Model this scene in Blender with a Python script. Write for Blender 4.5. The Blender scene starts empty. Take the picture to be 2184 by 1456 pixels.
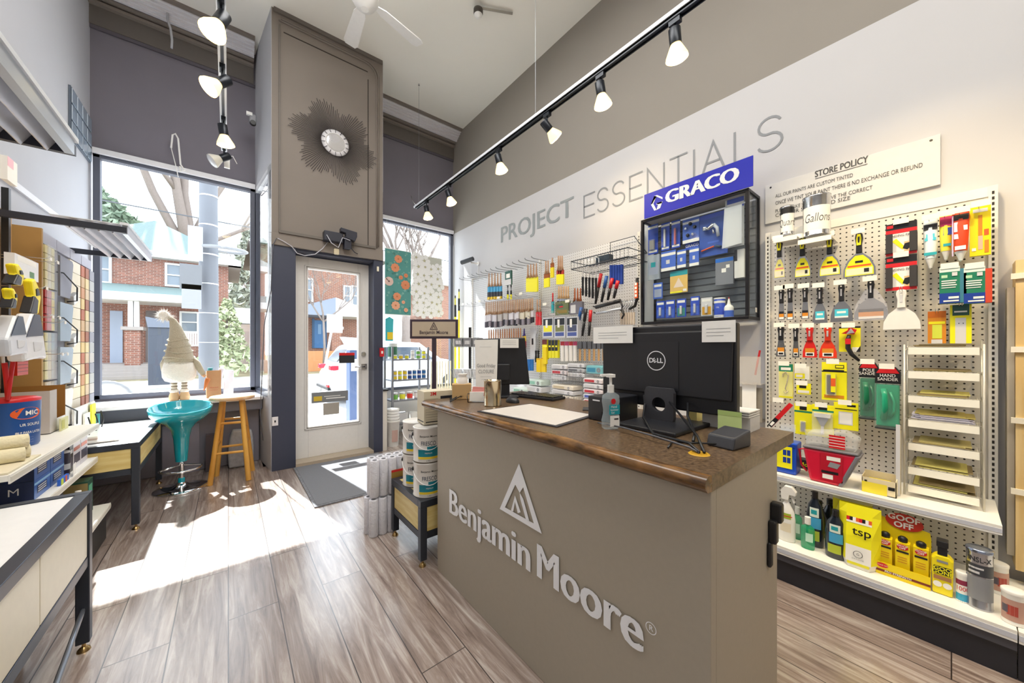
import bpy, bmesh, math, random
from mathutils import Vector, Matrix
random.seed(7)
C = bpy.context.scene.collection
PI = math.pi

# ------------------------------------------------------------ camera, sky, sun, lamps, exposure
sc = bpy.context.scene
FPX = 753.0; HOR = 740.0; EYE = 1.2
YAW = math.atan2(605, 753)
cam_d = bpy.data.cameras.new('camera'); cam_d.sensor_width = 36; cam_d.lens = FPX/2184*36
cam_d.shift_y = (HOR-728)/2184; cam_d.clip_start = 0.02; cam_d.clip_end = 300
cam = bpy.data.objects.new('camera', cam_d); C.objects.link(cam)
cam.location = (0, 0, EYE); cam.rotation_euler = (PI/2, 0, -YAW); sc.camera = cam
vs = sc.view_settings
vs.view_transform = 'Standard'; vs.look = 'None'; vs.gamma = 1.0; vs.use_curve_mapping = False
vs.exposure = 0.3
w = bpy.data.worlds.new('sky'); sc.world = w; w.use_nodes = True
nt = w.node_tree; nt.nodes.clear()
wo = nt.nodes.new('ShaderNodeOutputWorld'); bg = nt.nodes.new('ShaderNodeBackground')
tc = nt.nodes.new('ShaderNodeTexCoord'); nz = nt.nodes.new('ShaderNodeTexNoise'); cr = nt.nodes.new('ShaderNodeValToRGB')
nz.inputs['Scale'].default_value = 3.0; nz.inputs['Detail'].default_value = 6
cr.color_ramp.elements[0].position = .42; cr.color_ramp.elements[0].color = (.74, .84, .96, 1)
cr.color_ramp.elements[1].position = .6; cr.color_ramp.elements[1].color = (1, 1, 1, 1)
nt.links.new(tc.outputs['Generated'], nz.inputs['Vector']); nt.links.new(nz.outputs['Fac'], cr.inputs['Fac'])
nt.links.new(cr.outputs['Color'], bg.inputs['Color']); nt.links.new(bg.outputs['Background'], wo.inputs['Surface'])
bg.inputs['Strength'].default_value = 4.5
sun_d = bpy.data.lights.new('sun', 'SUN'); sun_d.energy = 16; sun_d.angle = math.radians(.6); sun_d.color = (1, .97, .92)
sun = bpy.data.objects.new('sun', sun_d); C.objects.link(sun)
sun.rotation_euler = Vector((-.15, .86, 1)).to_track_quat('Z', 'Y').to_euler()
def area(name, loc, size, sizey, e, col, rot=(0, 0, 0)):
    d = bpy.data.lights.new(name, 'AREA'); d.shape = 'RECTANGLE'; d.size = size; d.size_y = sizey; d.energy = e; d.color = col
    o = bpy.data.objects.new(name, d); C.objects.link(o); o.location = loc; o.rotation_euler = rot; return o
# fill lamps added out of view under the ceiling to brighten the room
area('ceiling_fill_light', (.7, -.6, 4.3), 1.3, 2.6, 65, (1, .97, .90))
area('ceiling_fill_light', (.5, 1.9, 4.4), 1.4, 2.0, 60, (1, .98, .95))

# ------------------------------------------------------------ measuring: a pixel seen on a plane x / y / z = v
FW = (math.sin(YAW), math.cos(YAW)); RT = (math.cos(YAW), -math.sin(YAW))
def at(px, py, ax, v):
    r = (px-1092)/FPX; d = (FW[0]+r*RT[0], FW[1]+r*RT[1], (HOR-py)/FPX); o = (0, 0, EYE)
    t = (v-o[ax])/d[ax]; return Vector((o[0]+t*d[0], o[1]+t*d[1], o[2]+t*d[2]))
def AX(px, py, v): return at(px, py, 0, v)
def AY(px, py, v): return at(px, py, 1, v)
def AZ(px, py, v): return at(px, py, 2, v)

# ------------------------------------------------------------ materials
def lin(c):
    if isinstance(c, str):
        c = [int(c[i:i+2], 16)/255 for i in (0, 2, 4)]
    return tuple((x/12.92 if x <= .04045 else ((x+.055)/1.055)**2.4) for x in c)
_m = {}
def mat(hexc, rough=.5, metal=0, var=.04, bump=0, scale=30, emit=0, trans=0, name=None, coat=0):
    k = (hexc, rough, metal, var, bump, scale, emit, trans, name, coat)
    if k in _m: return _m[k]
    m = bpy.data.materials.new(name or 'paint_'+hexc); m.use_nodes = True; n = m.node_tree; b = n.nodes['Principled BSDF']
    c = lin(hexc); b.inputs['Base Color'].default_value = (*c, 1); b.inputs['Roughness'].default_value = rough; b.inputs['Metallic'].default_value = metal
    b.inputs['Coat Weight'].default_value = coat
    if var or bump:
        t = n.nodes.new('ShaderNodeTexCoord'); z = n.nodes.new('ShaderNodeTexNoise'); z.inputs['Scale'].default_value = scale; z.inputs['Detail'].default_value = 3
        n.links.new(t.outputs['Object'], z.inputs['Vector'])
        if var:
            r = n.nodes.new('ShaderNodeMix'); r.data_type = 'RGBA'
            r.inputs['A'].default_value = (*[x*(1-var) for x in c], 1); r.inputs['B'].default_value = (*[min(1, x*(1+var)) for x in c], 1)
            n.links.new(z.outputs['Fac'], r.inputs['Factor']); n.links.new(r.outputs['Result'], b.inputs['Base Color'])
        if bump:
            u = n.nodes.new('ShaderNodeBump'); u.inputs['Strength'].default_value = bump; u.inputs['Distance'].default_value = .01
            n.links.new(z.outputs['Fac'], u.inputs['Height']); n.links.new(u.outputs['Normal'], b.inputs['Normal'])
    if emit: b.inputs['Emission Color'].default_value = (*c, 1); b.inputs['Emission Strength'].default_value = emit
    if trans: b.inputs['Transmission Weight'].default_value = trans; b.inputs['IOR'].default_value = 1.45
    _m[k] = m; return m
def schlick(n, base, k=.9):
    lw = n.nodes.new('ShaderNodeLayerWeight'); lw.inputs['Blend'].default_value = .5
    p = n.nodes.new('ShaderNodeMath'); p.operation = 'POWER'; p.inputs[1].default_value = 5; n.links.new(lw.outputs['Facing'], p.inputs[0])
    q = n.nodes.new('ShaderNodeMath'); q.operation = 'MULTIPLY_ADD'; q.use_clamp = True; q.inputs[1].default_value = k; q.inputs[2].default_value = base; n.links.new(p.outputs[0], q.inputs[0]); return q
def clear(hexc='ffffff', a=.12, rough=.05, name='clear_plastic', spec=.5):
    """thin clear film or pane: mostly see-through, tinted, with a gloss"""
    k = ('clear', hexc, a, rough, name)
    if k in _m: return _m[k]
    m = bpy.data.materials.new(name); m.use_nodes = True; n = m.node_tree; n.nodes.clear()
    o = n.nodes.new('ShaderNodeOutputMaterial'); t = n.nodes.new('ShaderNodeBsdfTransparent'); p = n.nodes.new('ShaderNodeBsdfPrincipled')
    p.inputs['Base Color'].default_value = (*lin(hexc), 1); p.inputs['Roughness'].default_value = rough; p.inputs['Specular IOR Level'].default_value = spec
    x = n.nodes.new('ShaderNodeMixShader'); n.links.new(schlick(n, a, .4).outputs[0], x.inputs[0])
    n.links.new(t.outputs[0], x.inputs[1]); n.links.new(p.outputs[0], x.inputs[2]); n.links.new(x.outputs[0], o.inputs['Surface'])
    _m[k] = m; return m
def pane_mat(name, tint='f8fbfd'):
    m = bpy.data.materials.new(name); m.use_nodes = True; n = m.node_tree; n.nodes.clear()
    o = n.nodes.new('ShaderNodeOutputMaterial'); t = n.nodes.new('ShaderNodeBsdfTransparent'); g = n.nodes.new('ShaderNodeBsdfGlossy'); x = n.nodes.new('ShaderNodeMixShader'); fr = schlick(n, .02)
    t.inputs['Color'].default_value = (*lin(tint), 1); g.inputs['Roughness'].default_value = .02
    n.links.new(fr.outputs[0], x.inputs[0]); n.links.new(t.outputs[0], x.inputs[1]); n.links.new(g.outputs[0], x.inputs[2]); n.links.new(x.outputs[0], o.inputs['Surface']); return m
def nodemat(name, rough=.5):
    m = bpy.data.materials.new(name); m.use_nodes = True; n = m.node_tree; b = n.nodes['Principled BSDF']; b.inputs['Roughness'].default_value = rough
    return m, n, b
def N(n, typ, **kw):
    x = n.nodes.new(typ)
    for k, v in kw.items():
        if k.startswith('i_'): x.inputs[k[2:].replace('_', ' ')].default_value = v
        else: setattr(x, k, v)
    return x
def floor_mat():
    m, n, b = nodemat('floor_planks', .30); L = n.links.new; b.inputs['Coat Weight'].default_value = 1; b.inputs['Coat IOR'].default_value = 1.75; b.inputs['Coat Roughness'].default_value = .22
    g = N(n, 'ShaderNodeNewGeometry'); s = N(n, 'ShaderNodeSeparateXYZ'); L(g.outputs['Position'], s.inputs[0])
    cb = N(n, 'ShaderNodeCombineXYZ'); L(s.outputs['Y'], cb.inputs[0]); L(s.outputs['X'], cb.inputs[1])
    br = N(n, 'ShaderNodeTexBrick', offset=.37, offset_frequency=2); br.inputs['Scale'].default_value = 1; br.inputs['Brick Width'].default_value = 1.22
    br.inputs['Row Height'].default_value = .185; br.inputs['Mortar Size'].default_value = .0022; br.inputs['Mortar Smooth'].default_value = .2
    br.inputs['Color1'].default_value = (0, 0, 0, 1); br.inputs['Color2'].default_value = (1, 1, 1, 1); br.inputs['Mortar'].default_value = (.5, .5, .5, 1)
    L(cb.outputs[0], br.inputs['Vector'])
    mp = N(n, 'ShaderNodeMapping'); mp.inputs['Scale'].default_value = (1.3, 16, 1); L(cb.outputs[0], mp.inputs['Vector'])
    off = N(n, 'ShaderNodeVectorMath', operation='MULTIPLY_ADD'); L(br.outputs['Color'], off.inputs[0]); off.inputs[1].default_value = (7, 3, 5); L(mp.outputs[0], off.inputs[2])
    z = N(n, 'ShaderNodeTexNoise'); z.inputs['Scale'].default_value = 1.6; z.inputs['Detail'].default_value = 9; z.inputs['Roughness'].default_value = .68; z.inputs['Distortion'].default_value = 1.1
    L(off.outputs[0], z.inputs['Vector'])
    cr = N(n, 'ShaderNodeValToRGB'); e = cr.color_ramp.elements
    e[0].position = .3; e[0].color = (*lin('6b574e'), 1); e[1].position = .72; e[1].color = (*lin('d8cec6'), 1)
    x = cr.color_ramp.elements.new(.5); x.color = (*lin('a39187'), 1)
    L(z.outputs['Fac'], cr.inputs['Fac'])
    hs = N(n, 'ShaderNodeMix', data_type='RGBA', blend_type='MULTIPLY'); hs.inputs['Factor'].default_value = .16
    L(cr.outputs['Color'], hs.inputs['A']); L(br.outputs['Color'], hs.inputs['B'])
    mo = N(n, 'ShaderNodeMix', data_type='RGBA'); L(br.outputs['Fac'], mo.inputs['Factor']); L(hs.outputs['Result'], mo.inputs['A']); mo.inputs['B'].default_value = (*lin('3a302c'), 1)
    L(mo.outputs['Result'], b.inputs['Base Color'])
    bu = N(n, 'ShaderNodeBump'); bu.inputs['Strength'].default_value = .25; bu.inputs['Distance'].default_value = .004; L(z.outputs['Fac'], bu.inputs['Height']); L(bu.outputs[0], b.inputs['Normal'])
    return m
def peg_mat(hexc='e3e0da', pitch=.0254, r=.17):
    m, n, b = nodemat('pegboard_'+hexc, .55); L = n.links.new
    g = N(n, 'ShaderNodeNewGeometry'); s = N(n, 'ShaderNodeSeparateXYZ'); L(g.outputs['Position'], s.inputs[0])
    outs = []
    for ax in ('Y', 'Z'):
        d = N(n, 'ShaderNodeMath', operation='DIVIDE'); L(s.outputs[ax], d.inputs[0]); d.inputs[1].default_value = pitch
        f = N(n, 'ShaderNodeMath', operation='FRACT'); L(d.outputs[0], f.inputs[0])
        q = N(n, 'ShaderNodeMath', operation='SUBTRACT'); L(f.outputs[0], q.inputs[0]); q.inputs[1].default_value = .5
        p = N(n, 'ShaderNodeMath', operation='POWER'); L(q.outputs[0], p.inputs[0]); p.inputs[1].default_value = 2
        ab = N(n, 'ShaderNodeMath', operation='MULTIPLY'); L(q.outputs[0], ab.inputs[0]); L(q.outputs[0], ab.inputs[1]); outs.append(ab)
    a = N(n, 'ShaderNodeMath', operation='ADD'); L(outs[0].outputs[0], a.inputs[0]); L(outs[1].outputs[0], a.inputs[1])
    c = N(n, 'ShaderNodeMath', operation='LESS_THAN'); L(a.outputs[0], c.inputs[0]); c.inputs[1].default_value = r*r
    mx = N(n, 'ShaderNodeMix', data_type='RGBA'); L(c.outputs[0], mx.inputs['Factor']); mx.inputs['A'].default_value = (*lin(hexc), 1); mx.inputs['B'].default_value = (*lin('28241f'), 1)
    L(mx.outputs['Result'], b.inputs['Base Color']); return m
def brick_mat(name, a, c, mortar, sx=.24, sz=.08, axes=('X', 'Z')):
    m, n, b = nodemat(name, .85); L = n.links.new
    g = N(n, 'ShaderNodeNewGeometry'); s = N(n, 'ShaderNodeSeparateXYZ'); L(g.outputs['Position'], s.inputs[0])
    sm = N(n, 'ShaderNodeMath', operation='ADD'); L(s.outputs['X'], sm.inputs[0]); L(s.outputs['Y'], sm.inputs[1])
    cb = N(n, 'ShaderNodeCombineXYZ'); L(sm.outputs[0], cb.inputs[0]); L(s.outputs['Z'], cb.inputs[1])
    br = N(n, 'ShaderNodeTexBrick'); br.inputs['Scale'].default_value = 1; br.inputs['Brick Width'].default_value = sx; br.inputs['Row Height'].default_value = sz; br.inputs['Mortar Size'].default_value = .008
    br.inputs['Color1'].default_value = (*lin(a), 1); br.inputs['Color2'].default_value = (*lin(c), 1); br.inputs['Mortar'].default_value = (*lin(mortar), 1)
    L(cb.outputs[0], br.inputs['Vector']); L(br.outputs['Color'], b.inputs['Base Color']); return m
def two_noise(name, a, c, scale, rough=.5, stretch=(1, 1, 1), lo=.4, hi=.62, det=5, bump=0, metal=0):
    m, n, b = nodemat(name, rough); L = n.links.new; b.inputs['Metallic'].default_value = metal
    t = N(n, 'ShaderNodeTexCoord'); mp = N(n, 'ShaderNodeMapping'); mp.inputs['Scale'].default_value = stretch; L(t.outputs['Object'], mp.inputs['Vector'])
    z = N(n, 'ShaderNodeTexNoise'); z.inputs['Scale'].default_value = scale; z.inputs['Detail'].default_value = det; L(mp.outputs[0], z.inputs['Vector'])
    cr = N(n, 'ShaderNodeValToRGB'); e = cr.color_ramp.elements; e[0].position = lo; e[0].color = (*lin(a), 1); e[1].position = hi; e[1].color = (*lin(c), 1)
    L(z.outputs['Fac'], cr.inputs['Fac']); L(cr.outputs['Color'], b.inputs['Base Color'])
    if bump:
        bu = N(n, 'ShaderNodeBump'); bu.inputs['Strength'].default_value = bump; bu.inputs['Distance'].default_value = .01; L(z.outputs['Fac'], bu.inputs['Height']); L(bu.outputs[0], b.inputs['Normal'])
    return m
WHITE = mat('f2f1ee', .45); BLACK = mat('17181b', .4); STEEL = mat('c9cacc', .25, 1); DARKST = mat('3b3e44', .35, .7); CHROME = mat('e8e8ea', .08, 1)
YEL = mat('ffe81a', .4); RED = mat('d21f26', .4); BLUE = mat('1d3fa0', .4); WIRE = mat('9a9ea3', .3, .8); GREY = mat('8d8e90', .5)
CLEAR = clear(); GLASS = pane_mat('window_glass'); CGLASS = pane_mat('case_glass'); BLIST = clear('f6f8fa', .16, .12, 'blister_plastic')
WOODL = two_noise('pale_wood', 'c79a6c', 'e0bd8e', 8, .45, (1, 1, .15)); DOWEL = mat('d8ab74', .5)
TAN = mat('b79e86', .5); CARD = mat('c3a06e', .75); PAPER = mat('f5f3ee', .7)

# ------------------------------------------------------------ mesh building
_tc = {}
def text_mesh(s, offset=0, spacing=1.0, shear=0):
    k = (s, offset, spacing, shear)
    if k in _tc: return _tc[k]
    cu = bpy.data.curves.new('t', 'FONT'); cu.body = s; cu.size = 1; cu.align_x = 'CENTER'; cu.align_y = 'CENTER'; cu.offset = offset; cu.space_character = spacing; cu.shear = shear
    cu.resolution_u = 3; cu.fill_mode = 'BOTH'
    o = bpy.data.objects.new('t', cu); C.objects.link(o); bpy.context.view_layer.update()
    me = bpy.data.meshes.new_from_object(o.evaluated_get(bpy.context.evaluated_depsgraph_get()))
    V = [v.co.copy() for v in me.vertices]; Fc = [tuple(p.vertices) for p in me.polygons]
    bpy.data.objects.remove(o); bpy.data.curves.remove(cu); bpy.data.meshes.remove(me)
    _tc[k] = (V, Fc); return _tc[k]
class MB:
    def __init__(s): s.v = []; s.f = []; s.m = []; s.s = []; s.mats = []
    def mi(s, m):
        if m not in s.mats: s.mats.append(m)
        return s.mats.index(m)
    def add(s, V, Fc, m, smooth=False, M=None):
        o = len(s.v); i = s.mi(m)
        s.v += [tuple(M @ Vector(p)) if M else tuple(p) for p in V]
        for f in Fc: s.f.append(tuple(o+k for k in f)); s.m.append(i); s.s.append(smooth)
        return s
    def box(s, x0, x1, y0, y1, z0, z1, m, M=None):
        V = [(x, y, z) for z in (z0, z1) for y in (y0, y1) for x in (x0, x1)]
        return s.add(V, [(0, 2, 3, 1), (4, 5, 7, 6), (0, 1, 5, 4), (2, 6, 7, 3), (0, 4, 6, 2), (1, 3, 7, 5)], m, False, M)
    def bc(s, x, y, z, sx, sy, sz, m, M=None): return s.box(x-sx/2, x+sx/2, y-sy/2, y+sy/2, z-sz/2, z+sz/2, m, M)
    def lathe(s, prof, m, c=(0, 0, 0), n=24, sx=1, sy=1, M=None, smooth=True, cap=True):
        V = []; Fc = []
        for r, z in prof:
            for k in range(n): V.append((c[0]+r*sx*math.cos(2*PI*k/n), c[1]+r*sy*math.sin(2*PI*k/n), c[2]+z))
        for j in range(len(prof)-1):
            for k in range(n): a = j*n+k; b = j*n+(k+1) % n; Fc.append((a, b, b+n, a+n))
        s.add(V, Fc, m, smooth, M)
        if cap:
            if prof[0][0] > 1e-4: s.add(V[:n][::-1], [tuple(range(n))], m, False, M)
            if prof[-1][0] > 1e-4: s.add(V[-n:], [tuple(range(n))], m, False, M)
        return s
    def cyl(s, p0, p1, r0, m, r1=None, n=12, cap=True):
        p0 = Vector(p0); p1 = Vector(p1); d = p1-p0; L = d.length
        if L < 1e-6: return s
        M = Matrix.Translation(p0) @ d.to_track_quat('Z', 'Y').to_matrix().to_4x4()
        return s.lathe([(r0, 0), (r0 if r1 is None else r1, L)], m, n=n, M=M, cap=cap)
    def tube(s, pts, r, m, n=6, closed=False):
        P = [Vector(p) for p in pts]; V = []; Fc = []; k = len(P); up = Vector((0, 0, 1)); prev = None
        rr = r if isinstance(r, (list, tuple)) else [r]*k
        for i, p in enumerate(P):
            a = P[(i-1) % k] if (closed or i) else p; b = P[(i+1) % k] if (closed or i < k-1) else p
            d = (b-a).normalized() if (b-a).length > 1e-9 else Vector((0, 0, 1))
            if prev is None: u = d.orthogonal().normalized()
            else:
                u = prev-d*prev.dot(d); u = u.normalized() if u.length > 1e-6 else d.orthogonal().normalized()
            prev = u; w_ = d.cross(u)
            for j in range(n): t = 2*PI*j/n; V.append(p+(u*math.cos(t)+w_*math.sin(t))*rr[i])
        for i in range(k if closed else k-1):
            for j in range(n):
                a = i*n+j; b = i*n+(j+1) % n; c_ = ((i+1) % k)*n
                Fc.append((a, b, c_+(j+1) % n, c_+j))
        if not closed: Fc.append(tuple(range(n))[::-1]); Fc.append(tuple(range((k-1)*n, k*n)))
        return s.add(V, Fc, m, True)
    def prism(s, poly, y0, y1, m, M=None):
        """polygon in the x-z plane (counter-clockwise seen from -y) pushed from y0 to y1"""
        n = len(poly); V = [(x, y0, z) for x, z in poly]+[(x, y1, z) for x, z in poly]
        Fc = [tuple(range(n)), tuple(range(2*n-1, n-1, -1))]+[(i, i+n, (i+1) % n+n, (i+1) % n) for i in range(n)]
        return s.add(V, Fc, m, False, M)
    def prismz(s, poly, z0, z1, m, M=None):
        n = len(poly); V = [(x, y, z0) for x, y in poly]+[(x, y, z1) for x, y in poly]
        Fc = [tuple(range(n))[::-1], tuple(range(n, 2*n))]+[(i, (i+1) % n, (i+1) % n+n, i+n) for i in range(n)]
        return s.add(V, Fc, m, False, M)
    def sheet(s, x0, x1, z0, z1, y, m, M=None):
        return s.add([(x0, y, z0), (x1, y, z0), (x1, y, z1), (x0, y, z1)], [(0, 1, 2, 3)], m, False, M)
    def text(s, t, size, m, x=0, z=0, y=0, width=None, bend=None, off=0, sp=1.0, M=None, sx=1, shear=0, a0=0):
        """flat lettering in the x-z plane facing -y; bend = radius of the can it is wrapped around"""
        V, Fc = text_mesh(t, off, sp, shear)
        if not V: return s
        if width:
            x0 = min(v.x for v in V); x1 = max(v.x for v in V); size_x = width/(x1-x0)
            if size is None: size = size_x
        else: size_x = size*sx
        P = []
        for v in V:
            X = v.x*size_x+x; Z = v.y*size+z
            if bend: a = X/bend+a0; P.append((math.sin(a)*bend, -math.cos(a)*bend+y, Z))
            else: P.append((X, y, Z))
        return s.add(P, Fc, m, False, M)
    def ribbon(s, pts, w_, m, y=0, M=None):
        """flat stroke of constant width along x-z points"""
        n = len(pts); V = []
        for i, (x, z) in enumerate(pts):
            ds = []
            if i: d = Vector((x-pts[i-1][0], z-pts[i-1][1])); ds.append(d.normalized())
            if i < n-1: d = Vector((pts[i+1][0]-x, pts[i+1][1]-z)); ds.append(d.normalized())
            t = sum(ds, Vector((0, 0))); t = t.normalized() if t.length > 1e-6 else ds[0]
            nn = Vector((-t.y, t.x)); k = 1/max(.35, abs(nn.dot(Vector((-ds[0].y, ds[0].x)))))
            V += [(x+nn.x*w_/2*k, y, z+nn.y*w_/2*k), (x-nn.x*w_/2*k, y, z-nn.y*w_/2*k)]
        return s.add(V, [(2*i, 2*i+1, 2*i+3, 2*i+2) for i in range(n-1)], m, False, M)
    def build(s, name, parent=None, bevel=0, sub=0, loc=None, rotz=0, **props):
        me = bpy.data.meshes.new(name); me.from_pydata(s.v, [], s.f)
        for m in s.mats: me.materials.append(m)
        me.polygons.foreach_set('material_index', s.m); me.polygons.foreach_set('use_smooth', s.s); me.update()
        o = bpy.data.objects.new(name, me); C.objects.link(o)
        if parent: o.parent = parent
        if loc is not None: o.location = loc
        o.rotation_euler = (0, 0, rotz)
        if bevel:
            b = o.modifiers.new('bevel', 'BEVEL'); b.width = bevel; b.segments = 2; b.limit_method = 'ANGLE'; b.angle_limit = math.radians(40)
        if sub:
            b = o.modifiers.new('subsurf', 'SUBSURF'); b.levels = sub; b.render_levels = sub
        for k, v in props.items(): o[k] = v
        return o
def thing(name, label, cat, loc=(0, 0, 0), rotz=0, group=None, rot=None):
    o = bpy.data.objects.new(name, None); C.objects.link(o); o.empty_display_size = .05
    o.location = loc; o.rotation_euler = rot or (0, 0, rotz); o['label'] = label; o['category'] = cat
    if group: o['group'] = group
    return o
def tag(o, label, cat, group=None, kind=None):
    o['label'] = label; o['category'] = cat
    if group: o['group'] = group
    if kind: o['kind'] = kind
    return o
def struct(o): o['kind'] = 'structure'; return o
def dup(root, loc, rotz=None, label=None, group=None, scale=None):
    r = root.copy(); C.objects.link(r); r.location = loc
    if rotz is not None: r.rotation_euler = (root.rotation_euler[0], root.rotation_euler[1], rotz)
    if label: r['label'] = label
    if group: r['group'] = group
    if scale: r.scale = scale
    for ch in root.children:
        c = ch.copy(); C.objects.link(c); c.parent = r
        for g in ch.children: d = g.copy(); C.objects.link(d); d.parent = c
    return r
RW = -PI/2   # things on the right wall: their local x runs to the viewer's right, -y towards the viewer
LW = PI/2    # things on the left wall
def rrect(px0, py0, px1, py1, X):
    """a rectangle seen on a plane x = X of the right wall: centre point, width, height"""
    a = AX(px0, (py0+py1)/2, X); b = AX(px1, (py0+py1)/2, X); c = (px0+px1)/2
    t = AX(c, py0, X).z; u = AX(c, py1, X).z
    return Vector((X, (a.y+b.y)/2, (t+u)/2)), abs(a.y-b.y), abs(t-u)
# ------------------------------------------------------------ the room
XR = 2.75; XL = -.98; YF = 4.9; YB = -3.6; ZC = 4.48
TAUPE = mat('98928a', .85, var=.03, scale=3); BANDW = mat('cdccce', .8, var=.02, scale=3); CEIL = mat('f0eee6', .9, var=.02, scale=2)
SLATE = mat('3a3f52', .45); DKGREY = mat('7c7882', .8, var=.06, scale=4); BAYT = mat('857c74', .7, var=.05, scale=4); PALEW = mat('bfc0c6', .8, var=.03, scale=3)
TRIMW = mat('e6e6ea', .5)
m = MB(); m.box(XL-.1, XR+.1, YB, YF+.0, -.05, 0, floor_mat()); struct(m.build('floor'))
m = MB(); m.box(XL-.1, XR+.1, YB, YF+.1, ZC, ZC+.1, CEIL); struct(m.build('ceiling'))
m = MB(); m.box(XR, XR+.1, YB, YF+.1, 0, 2.97, BANDW); m.box(XR, XR+.1, YB, YF+.1, 2.97, ZC, TAUPE); struct(m.build('wall_right'))
m = MB(); m.box(XL-.1, XL, YB, YF+.1, 0, ZC, PALEW)
cr = [(4.3, 4.0), (4.31, 3.7), (4.29, 3.5), (4.32, 3.2), (4.3, 2.9)]
struct(m.build('wall_left'))
m = MB(); m.box(XL-.1, XR+.1, YB-.1, YB, 0, ZC, mat('cfc6b4', .8)); struct(m.build('wall_back'))
# front wall: low bulkheads under the windows, grey board over them, the door bay in the middle
WX = .235   # inner end of the left window
m = MB(); m.box(XL, WX, YF, YF+.12, 0, .72, DKGREY); m.box(1.5, XR, YF, YF+.12, 0, .6, BANDW)
m.box(XL, WX, YF, YF+.12, 2.98, ZC, DKGREY); m.box(1.5, XR, YF, YF+.12, 2.98, ZC, DKGREY)
m.box(XL, WX, YF-.02, YF, 4.10, 4.13, mat('5c5860', .6)); m.box(1.6, XR, YF-.02, YF, 4.10, 4.13, mat('5c5860', .6))
struct(m.build('wall_front'))
m = MB()
for x0, x1 in ((XL, .22), (1.5, XR)):
    m.box(x0, x1, YF-.03, YF, 4.13, 4.30, mat('6b655f', .7)); m.box(x0, x1, YF-.07, YF, 4.30, 4.33, BAYT); m.box(x0, x1, YF-.10, YF, 4.345, 4.365, BAYT)
    for k in range(5): m.box(x0, x1, YF-.13-.03*k, YF-.10, 4.37+.02*k, 4.388+.02*k, TRIMW)
    m.box(x0, x1, YF-.30, YF-.25, ZC-.02, ZC, BAYT)
struct(m.build('trim_1'))
# splayed return beside the left window, with its own pane
def wallseg(m, p0, p1, th, z0, z1, mt):
    p0 = Vector((*p0, 0)); p1 = Vector((*p1, 0)); d = (p1-p0).normalized(); nrm = Vector((-d.y, d.x, 0))*th
    V = [p0, p1, p1+nrm, p0+nrm]; m.prismz([(v.x, v.y) for v in V], z0, z1, mt)
PA = (.322, 4.10); PB = (.235, 4.9)
m = MB(); wallseg(m, PB, PA, .05, 2.98, ZC, PALEW); wallseg(m, PB, PA, .05, 0, .70, PALEW)
struct(m.build('wall_return'))
PC = (1.388, 4.10); PD = (1.60, 4.9)
m = MB(); wallseg(m, PC, PD, .05, 2.98, ZC, PALEW); wallseg(m, PC, PD, .05, 0, .70, PALEW)
struct(m.build('wall_return_right'))
# windows
FR = mat('565a68', .5)
def window(nm, x0, x1, z0, z1, y):
    t = struct(thing(nm, '', '')); del t['label']; del t['category']
    f = MB()
    for a, b, c, d in ((x0, x1, z1-.05, z1), (x0, x1, z0, z0+.04), (x0, x0+.045, z0, z1), (x1-.045, x1, z0, z1)): f.box(a, b, y-.02, y+.05, c, d, FR)
    f.box(x0, x1, y-.05, y-.02, z1-.02, z1+.03, TRIMW)
    f.build('window_frame', t, bevel=.004)
    g = MB(); g.box(x0+.04, x1-.04, y+.01, y+.018, z0+.035, z1-.045, GLASS); g.build('pane', t); return t
window('window_1', XL+.02, WX, .72, 2.98, YF)
window('window_2', 1.6, XR-.01, .6, 2.98, YF)
for nm, a, b in (('window_3', PB, PA), ('window_4', PC, PD)):
    t = struct(thing(nm, '', '')); del t['label']; del t['category']
    f = MB(); A = Vector((*a, 0)); B = Vector((*b, 0))
    wallseg(f, a, b, .04, .70, .75, FR); wallseg(f, a, b, .04, 2.92, 2.98, TRIMW)
    e = A+(B-A)*.05; wallseg(f, a, (e.x, e.y), .04, .7, 2.98, FR); e = A+(B-A)*.80; wallseg(f, (e.x, e.y), b, .05, .7, 2.98, TRIMW)
    f.build('window_frame', t)
    g = MB(); wallseg(g, a, b, .01, .73, 2.95, GLASS); g.build('pane', t)
# display ledge under the left window
m = MB(); m.box(XL, WX+.04, 4.42, YF, .665, .70, mat('f4f4f6', .5)); m.box(XL, WX+.04, 4.47, 4.50, .56, .665, mat('6d6f7c', .6)); m.box(XL, WX+.02, 4.60, YF, 0, .56, mat('8b8894', .7))
struct(m.build('window_ledge', bevel=.008))
m = MB(); m.box(1.392, 1.445, 4.13, 4.5, 0, .69, mat('ded9cf', .6)); m.box(1.39, 1.455, 4.11, 4.5, .69, .71, BLACK)
struct(m.build('trim_2'))
# door bay: slate casing round a recessed white door, taupe board above with moulding
BX0, BX1, BY = .322, 1.388, 4.10
DX0, DX1, DY = .525, 1.285, 4.27
m = MB()
m.box(BX0, DX0, BY, BY+.30, 0, 2.27, SLATE); m.box(DX1, BX1, BY, BY+.30, 0, 2.22, SLATE); m.box(DX0, DX1, DY, DY+.12, 2.155, 2.27, SLATE)
m.box(DX0, DX1, BY+.02, DY+.03, 2.165, 2.20, SLATE)
m.box(BX0, BX1, BY-.015, BY+.02, 2.19, 2.31, BAYT)
m.box(BX0, BX1, BY, BY+.16, 2.27, ZC, BAYT)
struct(m.build('wall_bay', bevel=.003))
m = MB()
mo = mat('6f6861', .6)
m.box(BX0+.06, BX0+.075, BY-.012, BY, 2.33, ZC-.14, mo)
xa = BX1-.07
pts = [(xa, 2.33)]+[(xa, 4.0)]
for k in range(7): a = k/6*PI/2; pts.append((xa-.14+.14*math.cos(a), ZC-.24+.14*math.sin(a)))
pts.append((BX0+.06, ZC-.10))
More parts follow.
